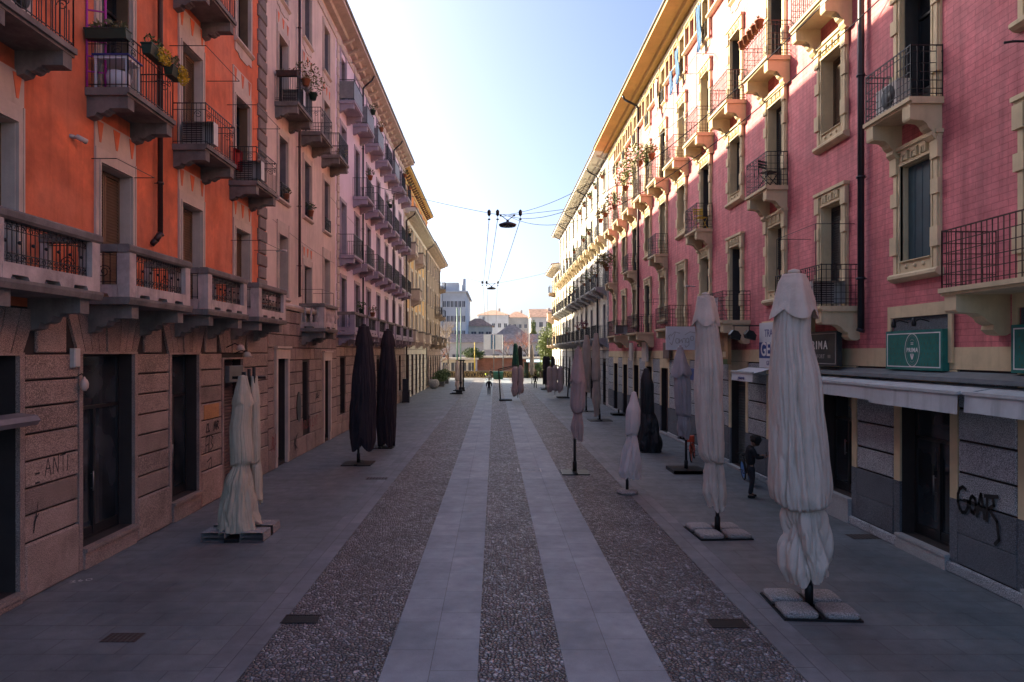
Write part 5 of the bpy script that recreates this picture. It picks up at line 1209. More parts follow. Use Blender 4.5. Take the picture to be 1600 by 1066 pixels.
# spotlights on a bar
t = thing('spotlight_bar', 'pair of black floodlights on a horizontal bar left of the tall parasol', 'lamp', (X8, 22.6, 4.7), R(90))
ob('bar', MB().bar((-.2, 1.0, .38), (-.2, .02, .38), .02, 6).mesh('bar', M['black_metal']), t)
for yy in (.95, .45): ob('floodlight', MB().prism([(-.16, -.18), (.12, -.10), (.16, .02), (.05, .16), (-.1, .12), (-.2, -.02)], -.32, -.08).bar((-.2, 0, .1), (-.2, 0, .3), .015).mesh('floodlight', M['black_metal']), t, (0, yy, .08))
# script sign facing the camera
t = thing('projecting_sign', 'pale projecting sign with a handwritten grey name, above the slate parasol', 'sign', (7.42, 27.0, 4.3))
ob('panel', MB().box(-.64, .68, 0, .10, 0, .93).mesh('panel', M['sign_white']), t)
sm = strokes([[(-.45, .55), (-.3, .72), (-.1, .66)], [(-.28, .7), (-.36, .4), (-.42, .2), (-.5, .3)], arc(-.2, .36, .07, .1, 20, 380, 8), [(-.12, .44), (-.12, .28), (-.04, .42), (0, .28)], [(0, .28), (.03, .46), (.1, .46), (.12, .28)], arc(.2, .38, .06, .09, 0, 360, 8) + [(.26, .2), (.14, .1), (.1, .2)], arc(.38, .46, .07, .09, 0, 360, 8), [(.1, .6), (.3, .72), (.5, .68)], [(-.5, .42), (-.55, .55), (-.45, .62)]], .022, M['letter_g'], 'lettering', 0)
for v_ in sm.vertices: v_.co = (-v_.co.x, -v_.co.y, v_.co.z)
ob('lettering', sm, t, (0, -.004, 0)); ob('bracket', MB().bar((.68, .05, .2), (1.38, .05, .2), .02).bar((.68, .05, .8), (1.38, .05, .8), .02).mesh('bracket', M['iron']), t)
# rusty picture board under the balcony, small boards further
def board(Ya, Yb, z0, z1, label, m, out=.3, foot=None):
    t = wall_sign(Ya, Yb, z0, z1, label, m, lambda *a_: None, out)
    if foot:
        L = (Yb - Ya) / 2; ob('foot_strip', MB().box(-L, L, out + .131, out + .14, z0, z0 + (z1 - z0) * .15).mesh('foot_strip', M['leaf']), t)
        for u in (-.6, .0, .6): ob('printed_panel', MB().box(L * u - .16, L * u + .16, out + .131, out + .14, z0 + .25, z0 + .45).mesh('printed_panel', M['cream']), t)
board(24.1, 25.9, 3.78, 5.0, 'weathered brown picture board under the second balcony', 'rustboard', .45, True) if M.setdefault('rustboard', mat('weathered_picture', (.38, .22, .10), .8, .35, 1.5, stain=.7, col2=(.12, .06, .03))) else 0
board(38.2, 39.4, 3.7, 4.8, 'small beige poster board below the pink balconies, nearer one', 'far_beige', .2); board(42.3, 43.1, 3.7, 4.8, 'small beige poster board below the pink balconies, farther one', 'far_beige', .2)
board(33.6, 34.8, 3.9, 4.7, 'rusty brown shop board behind the black covered parasol', 'shut_rust', .1); board(29.6, 30.3, 3.0, 3.5, 'small blue sign plate on the granite wall', 'sign_blue', .02)

# ================================================================== balcony clutter, pots, wires on the facades
def ac_unit(Bd, Y, z, out, label, rz=0, s=1.0):
    t = thing('air_conditioner', label, 'air conditioner', Bd.world(Y, out, z), Bd.rz + rz, 'air conditioners on the balconies')
    ob('casing', MB().block(-.4 * s, .4 * s, -.15, .15, .06, .62 * s, .02).box(-.3, -.25, -.12, .12, 0, .06).box(.25, .3, -.12, .12, 0, .06).mesh('casing', M['ac_white']), t)
    g = MB().lathe([(.24, 0), (.24, .012)], 20); g.v = [(x - .08, .151 + z_, y + .34) for x, y, z_ in g.v]
    for k in range(9): g.box(-.4 * s + .03, .12, -.157, -.152, .10 + .055 * k, .128 + .055 * k)
    ob('fan_grille', g.mesh('fan_grille', M['ac_dark']), t); return t
ac_unit(A, 17.35, 9.4, .52, 'white air conditioner on the second floor balcony of the orange building, middle column', R(90))
ac_unit(A, 20.85, 9.4, .52, 'white air conditioner on the last second floor balcony of the orange building', R(90))
ac_unit(A, 10.4, 9.4, .55, 'white air conditioner on the top left corner balcony', 0)
ac_unit(Bb, 25.5, 13.35, .5, 'white air conditioner on the third floor balcony of the beige building', R(90))
ac_unit(P, 17.0, 5.35, .55, 'white air conditioner on the first floor balcony behind the tall parasol', R(-90))
ac_unit(P, 14.5, 9.25, .34, 'white air conditioner on the pink building balcony beside the drainpipe', 0)
ac_unit(P, 44.5, 5.35, .55, 'white air conditioner on a far first floor pink balcony', R(-90))
def leaves(b, c, rx, ry, rz_, n, s, rn, tilt=1.0):
    for _ in range(n):
        while True:
            u, v_, w_ = rn.uniform(-1, 1), rn.uniform(-1, 1), rn.uniform(-1, 1)
            if u * u + v_ * v_ + w_ * w_ < 1: break
        p = Vector((c[0] + u * rx, c[1] + v_ * ry, c[2] + w_ * rz_)); d = Vector((rn.gauss(0, 1), rn.gauss(0, 1), rn.gauss(0, 1) * tilt)).normalized()
        e = d.cross(Vector((rn.gauss(0, 1), rn.gauss(0, 1), rn.gauss(0, 1)))).normalized(); q = s * rn.uniform(.6, 1.3)
        b.add([p - d * q, p - e * q * .45, p + d * q, p + e * q * .45], [(0, 1, 2, 3)])
    return b
def pot(label, pos, rz=0, r=.14, h=.22, pm='terracotta', lm='leaf', n=90, spread=(.22, .22, .2), ls=.05, long=None, seed=1, flower=None, group='flower pots on the balconies'):
    rn = random.Random(seed * 7 + 1); t = thing('flower_box' if long else 'flower_pot', label, 'plant', pos, rz, group)
    b = MB().prism([(-.08, 0), (.08, 0), (.11, h), (-.11, h)], -long / 2, long / 2).box(-long / 2 - .015, long / 2 + .015, -.12, .12, h, h + .025) if long else MB().lathe([(r * .7, 0), (r, h * .85), (r * 1.1, h * .86), (r * 1.1, h)], 14)
    ob('pot', b.mesh('pot', M[pm]), t); f = MB()
    if n:
        sp = spread if not long else (long / 2, spread[1], spread[2])
        leaves(f, (0, 0, h + sp[2] * .75), *sp, n, ls, rn); ob('foliage', f.mesh('foliage', M[lm]), t)
        if flower: g = MB(); leaves(g, (.12, -.16, h * .55), sp[0] * .85, sp[1] * .8, sp[2] * 1.1, n * 2, ls * .8, rn); ob('flowers', g.mesh('flowers', M[flower]), t)
    return t
pot('long grey planter on the side rail of the orange building balcony with a white table', A.world(13.33, .45, 10.3), 0, .1, .17, 'plast_green', 'leaf_dry', 60, (.3, .12, .14), .07, .8, 1)
pot('green planter with yellow flowers hanging on the orange building balcony', A.world(14.1, .96, 10.25), R(90), .1, .2, 'plast_green', 'leaf', 120, (.3, .14, .16), .045, .6, 2, 'flower')
pot('dark planter with trailing leaves at the far end of the same balcony', A.world(14.95, .96, 10.2), R(90), .1, .2, 'plast_green', 'leaf_dry', 120, (.3, .14, .2), .045, .45, 3, 'flower')
t = thing('side_table', 'white side table with a blue top on the orange building balcony', 'table', A.world(13.62, .48, 9.4), A.rz); tb_ = MB(); [tb_.box(x - .02, x + .02, y - .02, y + .02, 0, .62) for x in (-.22, .22) for y in (-.3, .3)]
ob('frame', tb_.box(-.25, .25, -.33, .33, .56, .62).mesh('frame', M['sign_white']), t); ob('table_top', MB().box(-.28, .28, -.36, .36, .621, .65).mesh('table_top', M['letter_b']), t)
tag(ob('plastic_tub', MB().lathe([(.2, 0), (.24, .25), (.2, .36), (.02, .4)], 16).mesh('plastic_tub', M['sign_white']), None, A.world(13.62, .5, 9.41)), 'white plastic tub under the side table on the balcony', 'tub')
tag(ob('ladder', MB().bar((-.16, 0, 0), (-.16, 0, 2.0), .022, 6).bar((.16, 0, 0), (.16, 0, 2.0), .022, 6).bar((-.16, 0, .3), (.16, 0, .3), .018).bar((-.16, 0, .6), (.16, 0, .6), .018).bar((-.16, 0, .9), (.16, 0, .9), .018).bar((-.16, 0, 1.2), (.16, 0, 1.2), .018).bar((-.16, 0, 1.5), (.16, 0, 1.5), .018).mesh('ladder', M['magenta']), None, A.world(13.4, .18, 9.4), R(20)), 'magenta stepladder leaning by the door of the orange balcony', 'ladder')
tag(ob('red_cushion', MB().block(-.2, .2, -.06, .06, 0, .6, .04).mesh('red_cushion', M['red']), None, A.world(20.55, .25, 9.7), R(80)), 'dark red cloth hanging on the last orange building balcony', 'cloth')
pot('brown planter on the side rail of the beige building balcony', Bb.world(24.85, .45, 14.25), 0, .1, .16, 'iron_rust', 'leaf_dry', 30, (.3, .1, .08), .04, .75, 4)
pot('terracotta pot with a straggly dry shrub on the beige building balcony rail', Bb.world(25.6, .92, 14.2), 0, .16, .24, 'terracotta', 'leaf_dry', 160, (.5, .5, .4), .06, None, 5)
pot('black pot with a straggly shrub at the far corner of the beige building balcony', Bb.world(26.5, .95, 14.0), 0, .16, .26, 'plast_green', 'leaf_dry', 160, (.5, .6, .45), .06, None, 6)
tag(ob('bucket', MB().lathe([(.13, 0), (.17, .32), (.18, .33)], 14).mesh('bucket', M['yellow_p']), None, Bb.world(26.0, .5, 13.35)), 'yellow bucket on the third floor beige balcony', 'bucket')
pot('green pot plant on a window sill of the beige building', Bb.world(29.1, .15, 10.0), 0, .14, .25, 'terracotta', 'leaf', 120, (.25, .25, .22), .05, None, 7)
pot('potted plant on the nearest beige building sill over the stone course', Bb.world(25.75, .13, 9.98), 0, .12, .2, 'terracotta', 'leaf_dry', 70, (.22, .2, .15), .05, None, 8)
for k, (Y, z, o_) in enumerate(((32.6, 13.35, .7), (39.2, 14.1, .85), (39.9, 18.1, .9), (43.0, 18.1, .85), (46.8, 14.1, .85), (54.2, 18.1, .85), (57.6, 14.0, .85), (57.4, 17.9, .85), (36.6, 6.3, .85), (40.0, 6.3, .85))):
    pot('potted plant on the %s building, %s' % ('beige' if k == 0 else 'lilac', ('third floor balcony', 'second column rail of third floor', 'second column rail of the top floor', 'third column rail of the top floor', 'fourth column rail of third floor', 'sixth column rail of top floor', 'last column rail of third floor', 'last column rail of top floor', 'first stone parapet', 'second stone parapet')[k]), (Cc if k else Bb).world(Y, o_, z), 0, .15, .25, 'terracotta' if k % 2 else 'plast_green', 'leaf' if k % 3 else 'leaf_dry', 90, (.28, .28, .25), .06, None, 20 + k)
# right side pots
for k, Y in enumerate((21.0, 21.35, 21.7, 22.05, 22.4)):
    pot('%s terracotta pot hanging on the third floor pink balcony rail' % ('nearest', 'second', 'middle', 'fourth', 'farthest')[k], P.world(Y - .35, .8, 14.0), 0, .13, .24, 'terracotta', 'leaf_dry', 10 if k else 25, (.1, .1, .08), .05, None, 40 + k)
for k, (Y, z, o_, sp_, n, lm) in enumerate(((35.0, 14.1, .75, (.4, .3, .3), 120, 'leaf_dry'), (39.2, 14.9, .5, (.9, .7, .6), 500, 'leaf_light'), (42.2, 14.2, .7, (.8, .5, .6), 340, 'leaf_light'), (43.2, 15.3, .45, (.8, .6, .5), 320, 'leaf_light'), (46.2, 13.9, .7, (.7, .5, .5), 260, 'leaf'), (49.4, 14.0, .8, (.6, .4, .4), 160, 'leaf_dry'), (51.6, 14.0, .8, (.5, .4, .4), 150, 'leaf_dry'),
                                          (49.4, 10.1, .7, (.9, .5, .6), 380, 'leaf_dry'), (49.9, 10.4, .75, (.5, .4, .5), 150, 'leaf'))):
    pot('leafy plant on the pink building, ' + ('third floor, on the rail before the wire trellis', 'third floor, climbing the wire trellis', 'third floor, first of the lush row', 'third floor, tallest of the lush row', 'third floor, dark green one', 'third floor, second last column', 'third floor, last column', 'second floor, big dry one at the end', 'second floor, small green one at the end')[k], P.world(Y, o_, z), 0, .18, .28, 'terracotta', lm, n, sp_, .09, None, 50 + k)
tr = MB(); [tr.bar((x, 0, 0), (x + .0, 0, 2.2), .008) for x in (-.7, .7)]
for k in range(12): tr.bar((-.7 + .12 * k, 0, 0), (-.7 + .12 * k + .0, 0, 2.1), .006); tr.bar((-.7, 0, .18 * k), (.7, 0, .18 * k), .006)
for s in (-1, 1): tr.bar((s * .7, 0, 2.1), (s * .7, -.6, 2.1), .01)
tag(ob('wire_trellis', tr.mesh('wire_trellis', M['iron_rust']), None, P.world(39.05, .72, 13.08), P.rz), 'dark wire trellis on a third floor pink balcony', 'trellis')
for k, (Y, z) in enumerate(((54.5, 10.2), (58.0, 10.2), (61.6, 6.3), (65.4, 6.3), (61.6, 10.2), (69.0, 10.2), (72.6, 10.2), (69, 14.2), (58.2, 14.2), (61.8, 14.2), (65.4, 18.1), (58.2, 18.1), (54.6, 18.1), (61.8, 18.1), (69, 18.1), (76.2, 14.2), (93, 6.2), (76.2, 6.2))):
    lm = 'flower_r' if (Y, z) in ((61.6, 6.3), (65.4, 6.3)) else ('leaf' if k % 2 else 'leaf_dry')
    pot('pot plant on the white building, floor %d, column %d from the pink one' % (round((z - 2) / 4), round((Y - 51) / 3.6)), W.world(Y, .75 if z < 17 else .2, z), 0, .16, .25, 'terracotta', lm, 110, (.5, .4, .35) if z < 12 else (.25, .2, .2), .08, None, 70 + k)
# folded rods and laundry
def rods(Bd, Y, z, label, w=2.2, d=.9, drop=None, kinds=0):
    b = MB().bar((-w / 2, 0, 0), (-w / 2, d, 0), .010).bar((w / 2, 0, 0), (w / 2, d, 0), .010).bar((-w / 2, d, 0), (w / 2, d, 0), .008)
    if drop: b.bar((-w / 2, d, 0), (-w / 2, d, -drop), .010).bar((w / 2, d, 0), (w / 2, d, -drop), .010)
    return tag(ob('awning_rod', b.mesh('awning_rod', M['iron']), None, Bd.world(Y, 0, z), Bd.rz), label, 'rod', 'thin iron rods on the facades')
rods(A, 17.9, 11.75, 'thin iron rod frame over the middle second floor door of the orange building'); rods(A, 21.5, 11.6, 'thin iron rod frame over the last second floor door of the orange building'); rods(A, 14.3, 8.05, 'rod frame with blind hooks over the first floor shutter of the orange building', 1.5, .5)
rods(A, 21.7, 7.6, 'rod frame over the last first floor door of the orange building', 2, .9, .0); rods(Bb, 29.1, 6.2 + .6, 'wire frame above the balustrade of the beige building', 2.0, .9, .6)
rods(Cc, 36.0, 19.0, 'rod frame over the first top floor balcony of the lilac building', 2.2, .85, 1.0)
rods(P, 17.85, 7.35, 'rod frame over the first floor pink balcony behind the tall parasol', 2.3, .95, 1.5); rods(P, 28.4, 16.2, 'tall rod frame over a third floor pink balcony, nearer', 2.0, .7, 2.2); rods(P, 32.0, 16.0, 'tall rod frame over a third floor pink balcony, farther', 2.0, .7, 2.0)
rods(P, 35.6, 6.9, 'rod frame over a far first floor pink balcony', 2.4, .8, .3)
def laundry(Y, z, label, m, h=1.2, seed=1):
    rn = random.Random(seed); b = MB(); n = 12; vs = []
    for j in range(7):
        for i in range(n + 1): u = i / n; vs.append(((u - .5) * .55 * (1 - .25 * j / 6) + rn.uniform(-.01, .01), .05 * math.sin(u * 14 + j) + rn.uniform(-.02, .02), -h * j / 6))
    b.add(vs, [(j * (n + 1) + i, j * (n + 1) + i + 1, (j + 1) * (n + 1) + i + 1, (j + 1) * (n + 1) + i) for j in range(6) for i in range(n)], True)
    tag(ob('hanging_cloth', b.mesh('hanging_cloth', M[m]), None, P.world(Y, .28, z), P.rz), label, 'cloth', 'cloths hanging from the top floor windows')
laundry(28.5, 18.7, 'long pale blue cloth hanging from the top floor of the pink building', 'blue', 1.9, 2); laundry(31.9, 18.4, 'blue cloth hanging from a top floor window, second along', 'blue', 1.6, 3); laundry(33.0, 17.8, 'dark blue bundled cloth hanging by the little top windows', 'blue', 1.1, 4); laundry(36.0, 18.5, 'grey blue cloth on a far top floor window', 'letter_g', 1.8, 5)
t = thing('towel_on_rail', 'white laundry drying on the first floor pink balcony behind the second parasol', 'laundry', P.world(24.9, .8, 5.35), P.rz)
rk = MB(); [rk.bar((-1.0, y_, .78), (.9, y_, .78), .006) for y_ in (-.2, 0, .15)]; [rk.bar((s, -.2, 0), (s, .15, .78), .01) for s in (-.9, .85)]; ob('drying_rack', rk.mesh('drying_rack', M['steel']), t)
ob('towel', MB().add([(x, .15 + .02 * math.sin(x * 20), z_) for z_ in (.79, .35) for x in [(-.9 + .17 * i) for i in range(11)]], [(i, i + 1, i + 12, i + 11) for i in range(10)]).mesh('towel', M['sign_white']), t)
def chair(pos, rz, label, m='black_metal'):
    t = thing('folding_chair', label, 'chair', pos, rz); s = MB(); [s.box(-.2, .2, -.2 + .08 * k, -.14 + .08 * k, .44, .46) for k in range(5)]; ob('seat', s.mesh('seat', M[m]), t)
    b = MB(); [b.box(-.2, .2, .2, .22, .62 + .09 * k, .68 + .09 * k) for k in range(3)]; b.bar((-.2, .2, .44), (-.2, .23, .9), .012).bar((.2, .2, .44), (.2, .23, .9), .012); ob('backrest', b.mesh('backrest', M[m]), t)
    for x in (-.2, .2): ob('leg', MB().bar((x, -.2, .44), (x, .22, 0), .012).bar((x, .2, .44), (x, -.22, 0), .012).mesh('leg', M[m]), t)
chair(P.world(20.9, .42, 9.25), R(30), 'dark folding chair on the second floor pink balcony'); chair(P.world(27.9, .4, 9.25), R(10), 'yellow stool-like chair on a far second floor pink balcony', 'yellow_p')
# lamps, cameras
t = thing('security_camera', 'white security camera on the orange wall', 'camera', A.world(12.9, 0, 8.25), A.rz); ob('mount', MB().lathe([(.07, 0), (.06, .06)], 12).bar((0, 0, .03), (0, .12, .03), .02, 8).mesh('mount', M['ac_white']), t); ob('camera_body', MB().bar((0, .1, .03), (-.16, .2, -.02), .05, 10).mesh('camera_body', M['ac_white']), t)
t = thing('wall_lantern', 'small glass wall lantern under a pale box beside the first shop door', 'lamp', A.world(13.0, .06, 3.55), A.rz); ob('arm', MB().tube([(0, 0, .2), (0, .08, .25), (0, .13, .2)], .012, 6).mesh('arm', M['black_metal']), t)
ob('lamp_glass', MB().lathe([(.03, 0), (.07, .06), (.075, .14), (.055, .2), (.02, .24), (.01, .27)], 12, (0, .13, -.08)).mesh('lamp_glass', mat('frosted_lamp_glass', (.6, .45, .38), .3, .1, 4)), t)
tag(ob('alarm_box', MB().block(-.09, .09, 0, .1, 0, .36, .02).mesh('alarm_box', M['ac_white']), None, A.world(12.85, .06, 3.92), A.rz), 'pale vertical alarm box on the rusticated wall', 'box')
tag(ob('awning_box', MB().prism([(.06, 0), (.34, .0), (.4, .08), (.34, .16), (.06, .2)], -1.4, 1.4).mesh('awning_box', M['shut_grey']), None, A.world(9.95, .06, 3.0), A.rz), 'grey rolled awning box over the doorway at the left edge', 'awning')
for k, (Bd, Y, z) in enumerate(((P, 30.0, 7.1), (Bb, 25.0, 2.9 + 5.0), (P, 11.2, 9.3))):
    t = thing('wall_lamp', ('white wall lamp on the pink wall between balconies', 'small wall fitting on the beige building corner', 'thin broken rod fitting on the near pink wall')[k], 'lamp', Bd.world(Y, 0, z), Bd.rz); ob('fitting', MB().bar((0, 0, 0), (.05, .28, .03), .02, 6).bar((.05, .22, .03), (.06, .4, .01), .045 if k < 2 else .02, 8).mesh('fitting', M['ac_white' if k < 2 else 'iron']), t)
for k, (Y, z) in enumerate(((20.75, 4.15), (20.2, 4.35))):
    t = thing('wall_lamp', ('beige gooseneck lamp over the roller shutter behind the twin parasol', 'second gooseneck lamp over the roller shutter')[k], 'lamp', A.world(Y, .06, z), A.rz, 'lamps over the left roller shutter'); ob('arm', MB().tube([(0, 0, 0), (0, .25, .12), (0, .4, .05)], .015, 6).mesh('arm', M['iron']), t); ob('shade', MB().lathe([(.14, -.08), (.10, .04), (.03, .08)], 12, (0, .42, 0)).mesh('shade', M['trim']), t)
tag(ob('letter_box', MB().block(-.55, .55, 0, .14, 0, .5, .02).mesh('letter_box', M['gutter']), None, A.world(20.8, .0, 3.3), A.rz), 'grey rolled shutter housing behind the twin parasol', 'box')

# ================================================================== overhead wires and street lamps on the wires
def sagline(p, q, s, r, name, label, n=24, group='overhead wires'):
    b = MB(); pts = [(p[0] + (q[0] - p[0]) * t, p[1] + (q[1] - p[1]) * t, p[2] + (q[2] - p[2]) * t - s * 4 * t * (1 - t)) for t in [i / n for i in range(n + 1)]]
    b.tube(pts, r, 5); tag(ob(name, b.mesh(name, M['black_metal']), None), label, 'wire', group); return pts
sagline((.5, 45, 13.3), (8.75, 12.6, 13.5), 2.45, .015, 'overhead_wire', 'upper wire running from the near hanging lamp to the right facade')
sagline((.9, 45, 13.2), (8.75, 12.9, 12.3), 2.5, .015, 'overhead_wire', 'lower wire running from the near hanging lamp to the right facade')
sagline((.9, 45, 13.3), (8.75, 30.0, 15.0), .9, .015, 'overhead_wire', 'short steep wire from the near hanging lamp to the pink building')
for k, (Yl, xl, al, ar) in enumerate(((45.0, .85, 15.2, 14.4), (89.6, -.42, 15.4, 15.2))):
    nm = ('near', 'far')[k]
    sagline((XL, Yl, al), (xl - .7, Yl, 13.3), .12, .016, 'overhead_wire', 'cross wire left of the %s hanging lamp' % nm); sagline((xl + .75, Yl, 13.3), (XR, Yl, ar), .12, .016, 'overhead_wire', 'cross wire right of the %s hanging lamp' % nm)
    t = thing('hanging_street_lamp', 'disc shaped black street lamp hanging on cross wires, %s one' % ('nearer' if k == 0 else 'farther'), 'street lamp', (xl, Yl, 13.0), 0, 'lamps hung over the street')
    ob('lamp_body', MB().lathe([(.32, -.52), (.52, -.50), (.60, -.38), (.56, -.34), (.25, -.22), (.1, -.18), (.08, -.05)], 24).mesh('lamp_body', mat('dark_navy_lamp', (.02, .022, .035), .5, .2, 3)), t)
    ob('yoke', MB().bar((0, 0, -.1), (-.42, 0, .22), .025, 6).bar((0, 0, -.1), (.42, 0, .22), .025, 6).bar((-.75, 0, .3), (.8, 0, .3), .015).bar((-.48, 0, .17), (.48, 0, .24), .02).mesh('yoke', M['black_metal']), t)
    for u in (-.46, .44): ob('insulator', MB().ball((u, 0, .24), .075, 6).mesh('insulator', M['black_metal']), t)
    for j, u in enumerate((-1.22, -.66, .84)):
        tt = thing('wire_insulator', 'black pulley insulator on the cross wire, %s the %s lamp' % (('farthest left of', 'just left of', 'right of')[j], nm), 'insulator', (xl + u, Yl, 13.4), 0, 'insulators of the overhead lines')
        ob('pulley', MB().lathe([(.04, -.22), (.11, -.12), (.12, .12), (.04, .22)], 12).mesh('pulley', M['black_metal']), tt); ob('clamp', MB().ball((0, 0, -.42), .07, 6, (1.4, 1, .8)).bar((0, 0, -.4), (0, 0, -.2), .02).mesh('clamp', M['black_metal']), tt)
for j, u in enumerate((-1.22, -.66, .84)):
    sagline((.85 + u, 45, 12.98), (-.42 + u * .9, 89.6, 12.98), .25, .022, 'overhead_wire', ('left', 'middle', 'right')[j] + ' lengthwise wire between the two hanging lamps')
    sagline((-.42 + u * .9, 89.6, 12.98), (-.6 + u, 135, 9.5), .25, .022, 'overhead_wire', ('left', 'middle', 'right')[j] + ' lengthwise wire beyond the far hanging lamp')
for k, (Y, z) in enumerate(((33, 11.4), (24.6, 8.6))): sagline((XL, Y, z + .4), (XL + .1, Y + 9, z), .1, .006, 'facade_cable', ('thin cable along the beige wall', 'thin cable from the quoins along the beige wall')[k])
# ================================================================== people
def bake(o):
    bpy.context.view_layer.update(); me = bpy.data.meshes.new_from_object(o.evaluated_get(bpy.context.evaluated_depsgraph_get())); bpy.data.objects.remove(o); return me
def skin(verts, edges, sub=1):
    me = bpy.data.meshes.new('skin'); me.from_pydata([v[0] for v in verts], edges, []); o = bpy.data.objects.new('skin', me); COL.objects.link(o)
    m = o.modifiers.new('s', 'SKIN'); m.use_smooth_shade = True
    for i, v in enumerate(verts):
        r = v[1]; me.skin_vertices[0].data[i].radius = (r, r) if isinstance(r, (int, float)) else r
    me.skin_vertices[0].data[0].use_root = True
    if sub: s = o.modifiers.new('u', 'SUBSURF'); s.levels = sub; s.render_levels = sub
    return bake(o)
def chain(pts): return [(p, r) for p, r in pts], [(i, i + 1) for i in range(len(pts) - 1)]
def limbs(V, Ed):
    """one closed skin per branch, so that the voxel remesh unites them reliably"""
    nb = {}
    for x, y in Ed: nb.setdefault(x, []).append(y)
    out = []
    def run(start, path):
        path = path + [start]; ch = nb.get(start, [])
        if not ch: out.append(path); return
        run(ch[0], path)
        for c in ch[1:]: run(c, [start])
    run(0, []); res = []
    for p in out:
        if len(p) < 2: continue
        v_, e_ = chain([V[i] for i in p]); 
        if p is not out[0]: v_[0] = (v_[0][0], min(V[p[0]][1] if not isinstance(V[p[0]][1], tuple) else V[p[0]][1][0], V[p[1]][1] if not isinstance(V[p[1]][1], tuple) else V[p[1]][1][0]))
        res.append(skin(v_, e_))
    return res
def merge(meshes, name, m, voxel=None):
    bm_ = bmesh.new()
    for q in meshes: bm_.from_mesh(q)
    me = bpy.data.meshes.new(name); bm_.to_mesh(me); bm_.free()
    if voxel:
        o = bpy.data.objects.new(name, me); COL.objects.link(o); r = o.modifiers.new('r', 'REMESH'); r.mode = 'VOXEL'; r.voxel_size = voxel; r.use_smooth_shade = True
        s = o.modifiers.new('sm', 'SMOOTH'); s.iterations = 2; s.factor = .4; me = bake(o)
    me.name = name; me.materials.clear(); me.materials.append(m)
    for p in me.polygons: p.use_smooth = True
    return me
def person(label, pos, rz, s=1.0, pose='walk', hairm='hair', jacket='cloth_k', trousers='cloth_n', afro=False, bow=0.0, detail=False):
    """faces local +y; one continuous body with hair and clothes as children"""
    t = tag(ob('person', None, None, pos, rz), label, 'person'); t.scale = (s, s, s)
    hp = Vector((0, .02 + .10 * bow, 1.60 - .045 * bow)); tilt = bow * .75
    if pose == 'walk': an = {-1: (-.10, .20), 1: (.10, -.20)}; arm = {-1: ((-.245, -.02, 1.13), (-.26, .08, .88)), 1: ((.245, -.03, 1.13), (.26, .0, .87))}
    elif pose == 'stand': an = {-1: (-.10, .03), 1: (.11, -.02)}; arm = {-1: ((-.245, -.02, 1.13), (-.25, .03, .87)), 1: ((.245, -.02, 1.13), (.25, .03, .87))}
    elif pose == 'phone': an = {-1: (-.10, .05), 1: (.09, -.06)}; arm = {-1: ((-.23, .06, 1.15), (-.11, .33, 1.17)), 1: ((.23, .08, 1.14), (.06, .36, 1.14))}
    V = [((0, 0, .95), .08), ((0, -.01, 1.12), .07), ((0, -.01, 1.32), .075), ((0, -.01 + .02 * bow, 1.44), .06), (tuple(hp - Vector((0, .03, .11))), .052)]; Ed = [(0, 1), (1, 2), (2, 3), (3, 4)]
    T = [((0, 0, .96), .13), ((0, 0, .86), .12)]; Te = [(0, 1)]
    J = [((0, 0, .88), .155), ((0, -.005, 1.1), .15), ((0, -.01, 1.28), .165), ((0, -.01, 1.42), .11), ((0, -.005 + .02 * bow, 1.48), .075)]; Je = [(0, 1), (1, 2), (2, 3), (3, 4)]
    hands = []
    for sg in (-1, 1):
        ax, ay = an[sg]; kn = (ax * .95, ay * .5 + .05, .50); af = (ax, ay, .09)
        b = len(V); V += [((sg * .09, 0, .88), .06), (kn, .045), (af, .038), ((ax, ay + .12, .045), .035)]; Ed += [(0, b), (b, b + 1), (b + 1, b + 2), (b + 2, b + 3)]
        b = len(T); T += [((sg * .095, 0, .84), .105), (kn, .078), ((kn[0], (kn[1] + af[1]) / 2, .28), .066), ((ax, ay, .10), .062)]; Te += [(1, b), (b, b + 1), (b + 1, b + 2), (b + 2, b + 3)]
        el, wr = arm[sg]; sh = (sg * .185, -.01, 1.39)
        b = len(V); V += [(sh, .04), (el, .035), (wr, .026)]; Ed += [(2, b), (b, b + 1), (b + 1, b + 2)]
        b = len(J); J += [(sh, .078), (el, .064), (tuple(Vector(wr) * .95 + Vector(el) * .05), .048)]; Je += [(2, b), (b, b + 1), (b + 1, b + 2)]
        d = (Vector(wr) - Vector(el)).normalized(); w_ = Vector(wr); side = Vector((1, 0, 0)) if abs(d.x) < .8 else Vector((0, 1, 0)); side = (side - d * side.dot(d)).normalized(); up = d.cross(side)
        if pose != 'phone': side, up = Vector((0, 1, 0)), Vector((sg * -1, 0, 0))
        v_, e_ = chain([(tuple(w_), .026), (tuple(w_ + d * .05), (.020, .036)), (tuple(w_ + d * .09), (.016, .036))]); hands.append(skin(v_, e_))
        curl = -up if pose != 'phone' else (Vector((0, 0, 1)))
        if pose != 'phone': curl = up
        for q, ln in enumerate((.062, .072, .068, .052)):
            o_ = w_ + d * .088 + side * (.027 - .018 * q); p1 = o_ + d * ln * .5 + curl * .006; p2 = p1 + d * ln * .32 + curl * ln * .3; p3 = p2 + d * ln * .1 + curl * ln * .32
            v_, e_ = chain([(tuple(o_ - d * .02), .009), (tuple(p1), .0085), (tuple(p2), .008), (tuple(p3), .0065)]); hands.append(skin(v_, e_, 1 if detail else 0))
        o_ = w_ + d * .035 + side * .03; v_, e_ = chain([(tuple(o_ - side * .01), .012), (tuple(o_ + side * .022 + d * .025 + curl * .01), .010), (tuple(o_ + side * .026 + d * .055 + curl * .022), .008)]); hands.append(skin(v_, e_, 1 if detail else 0))
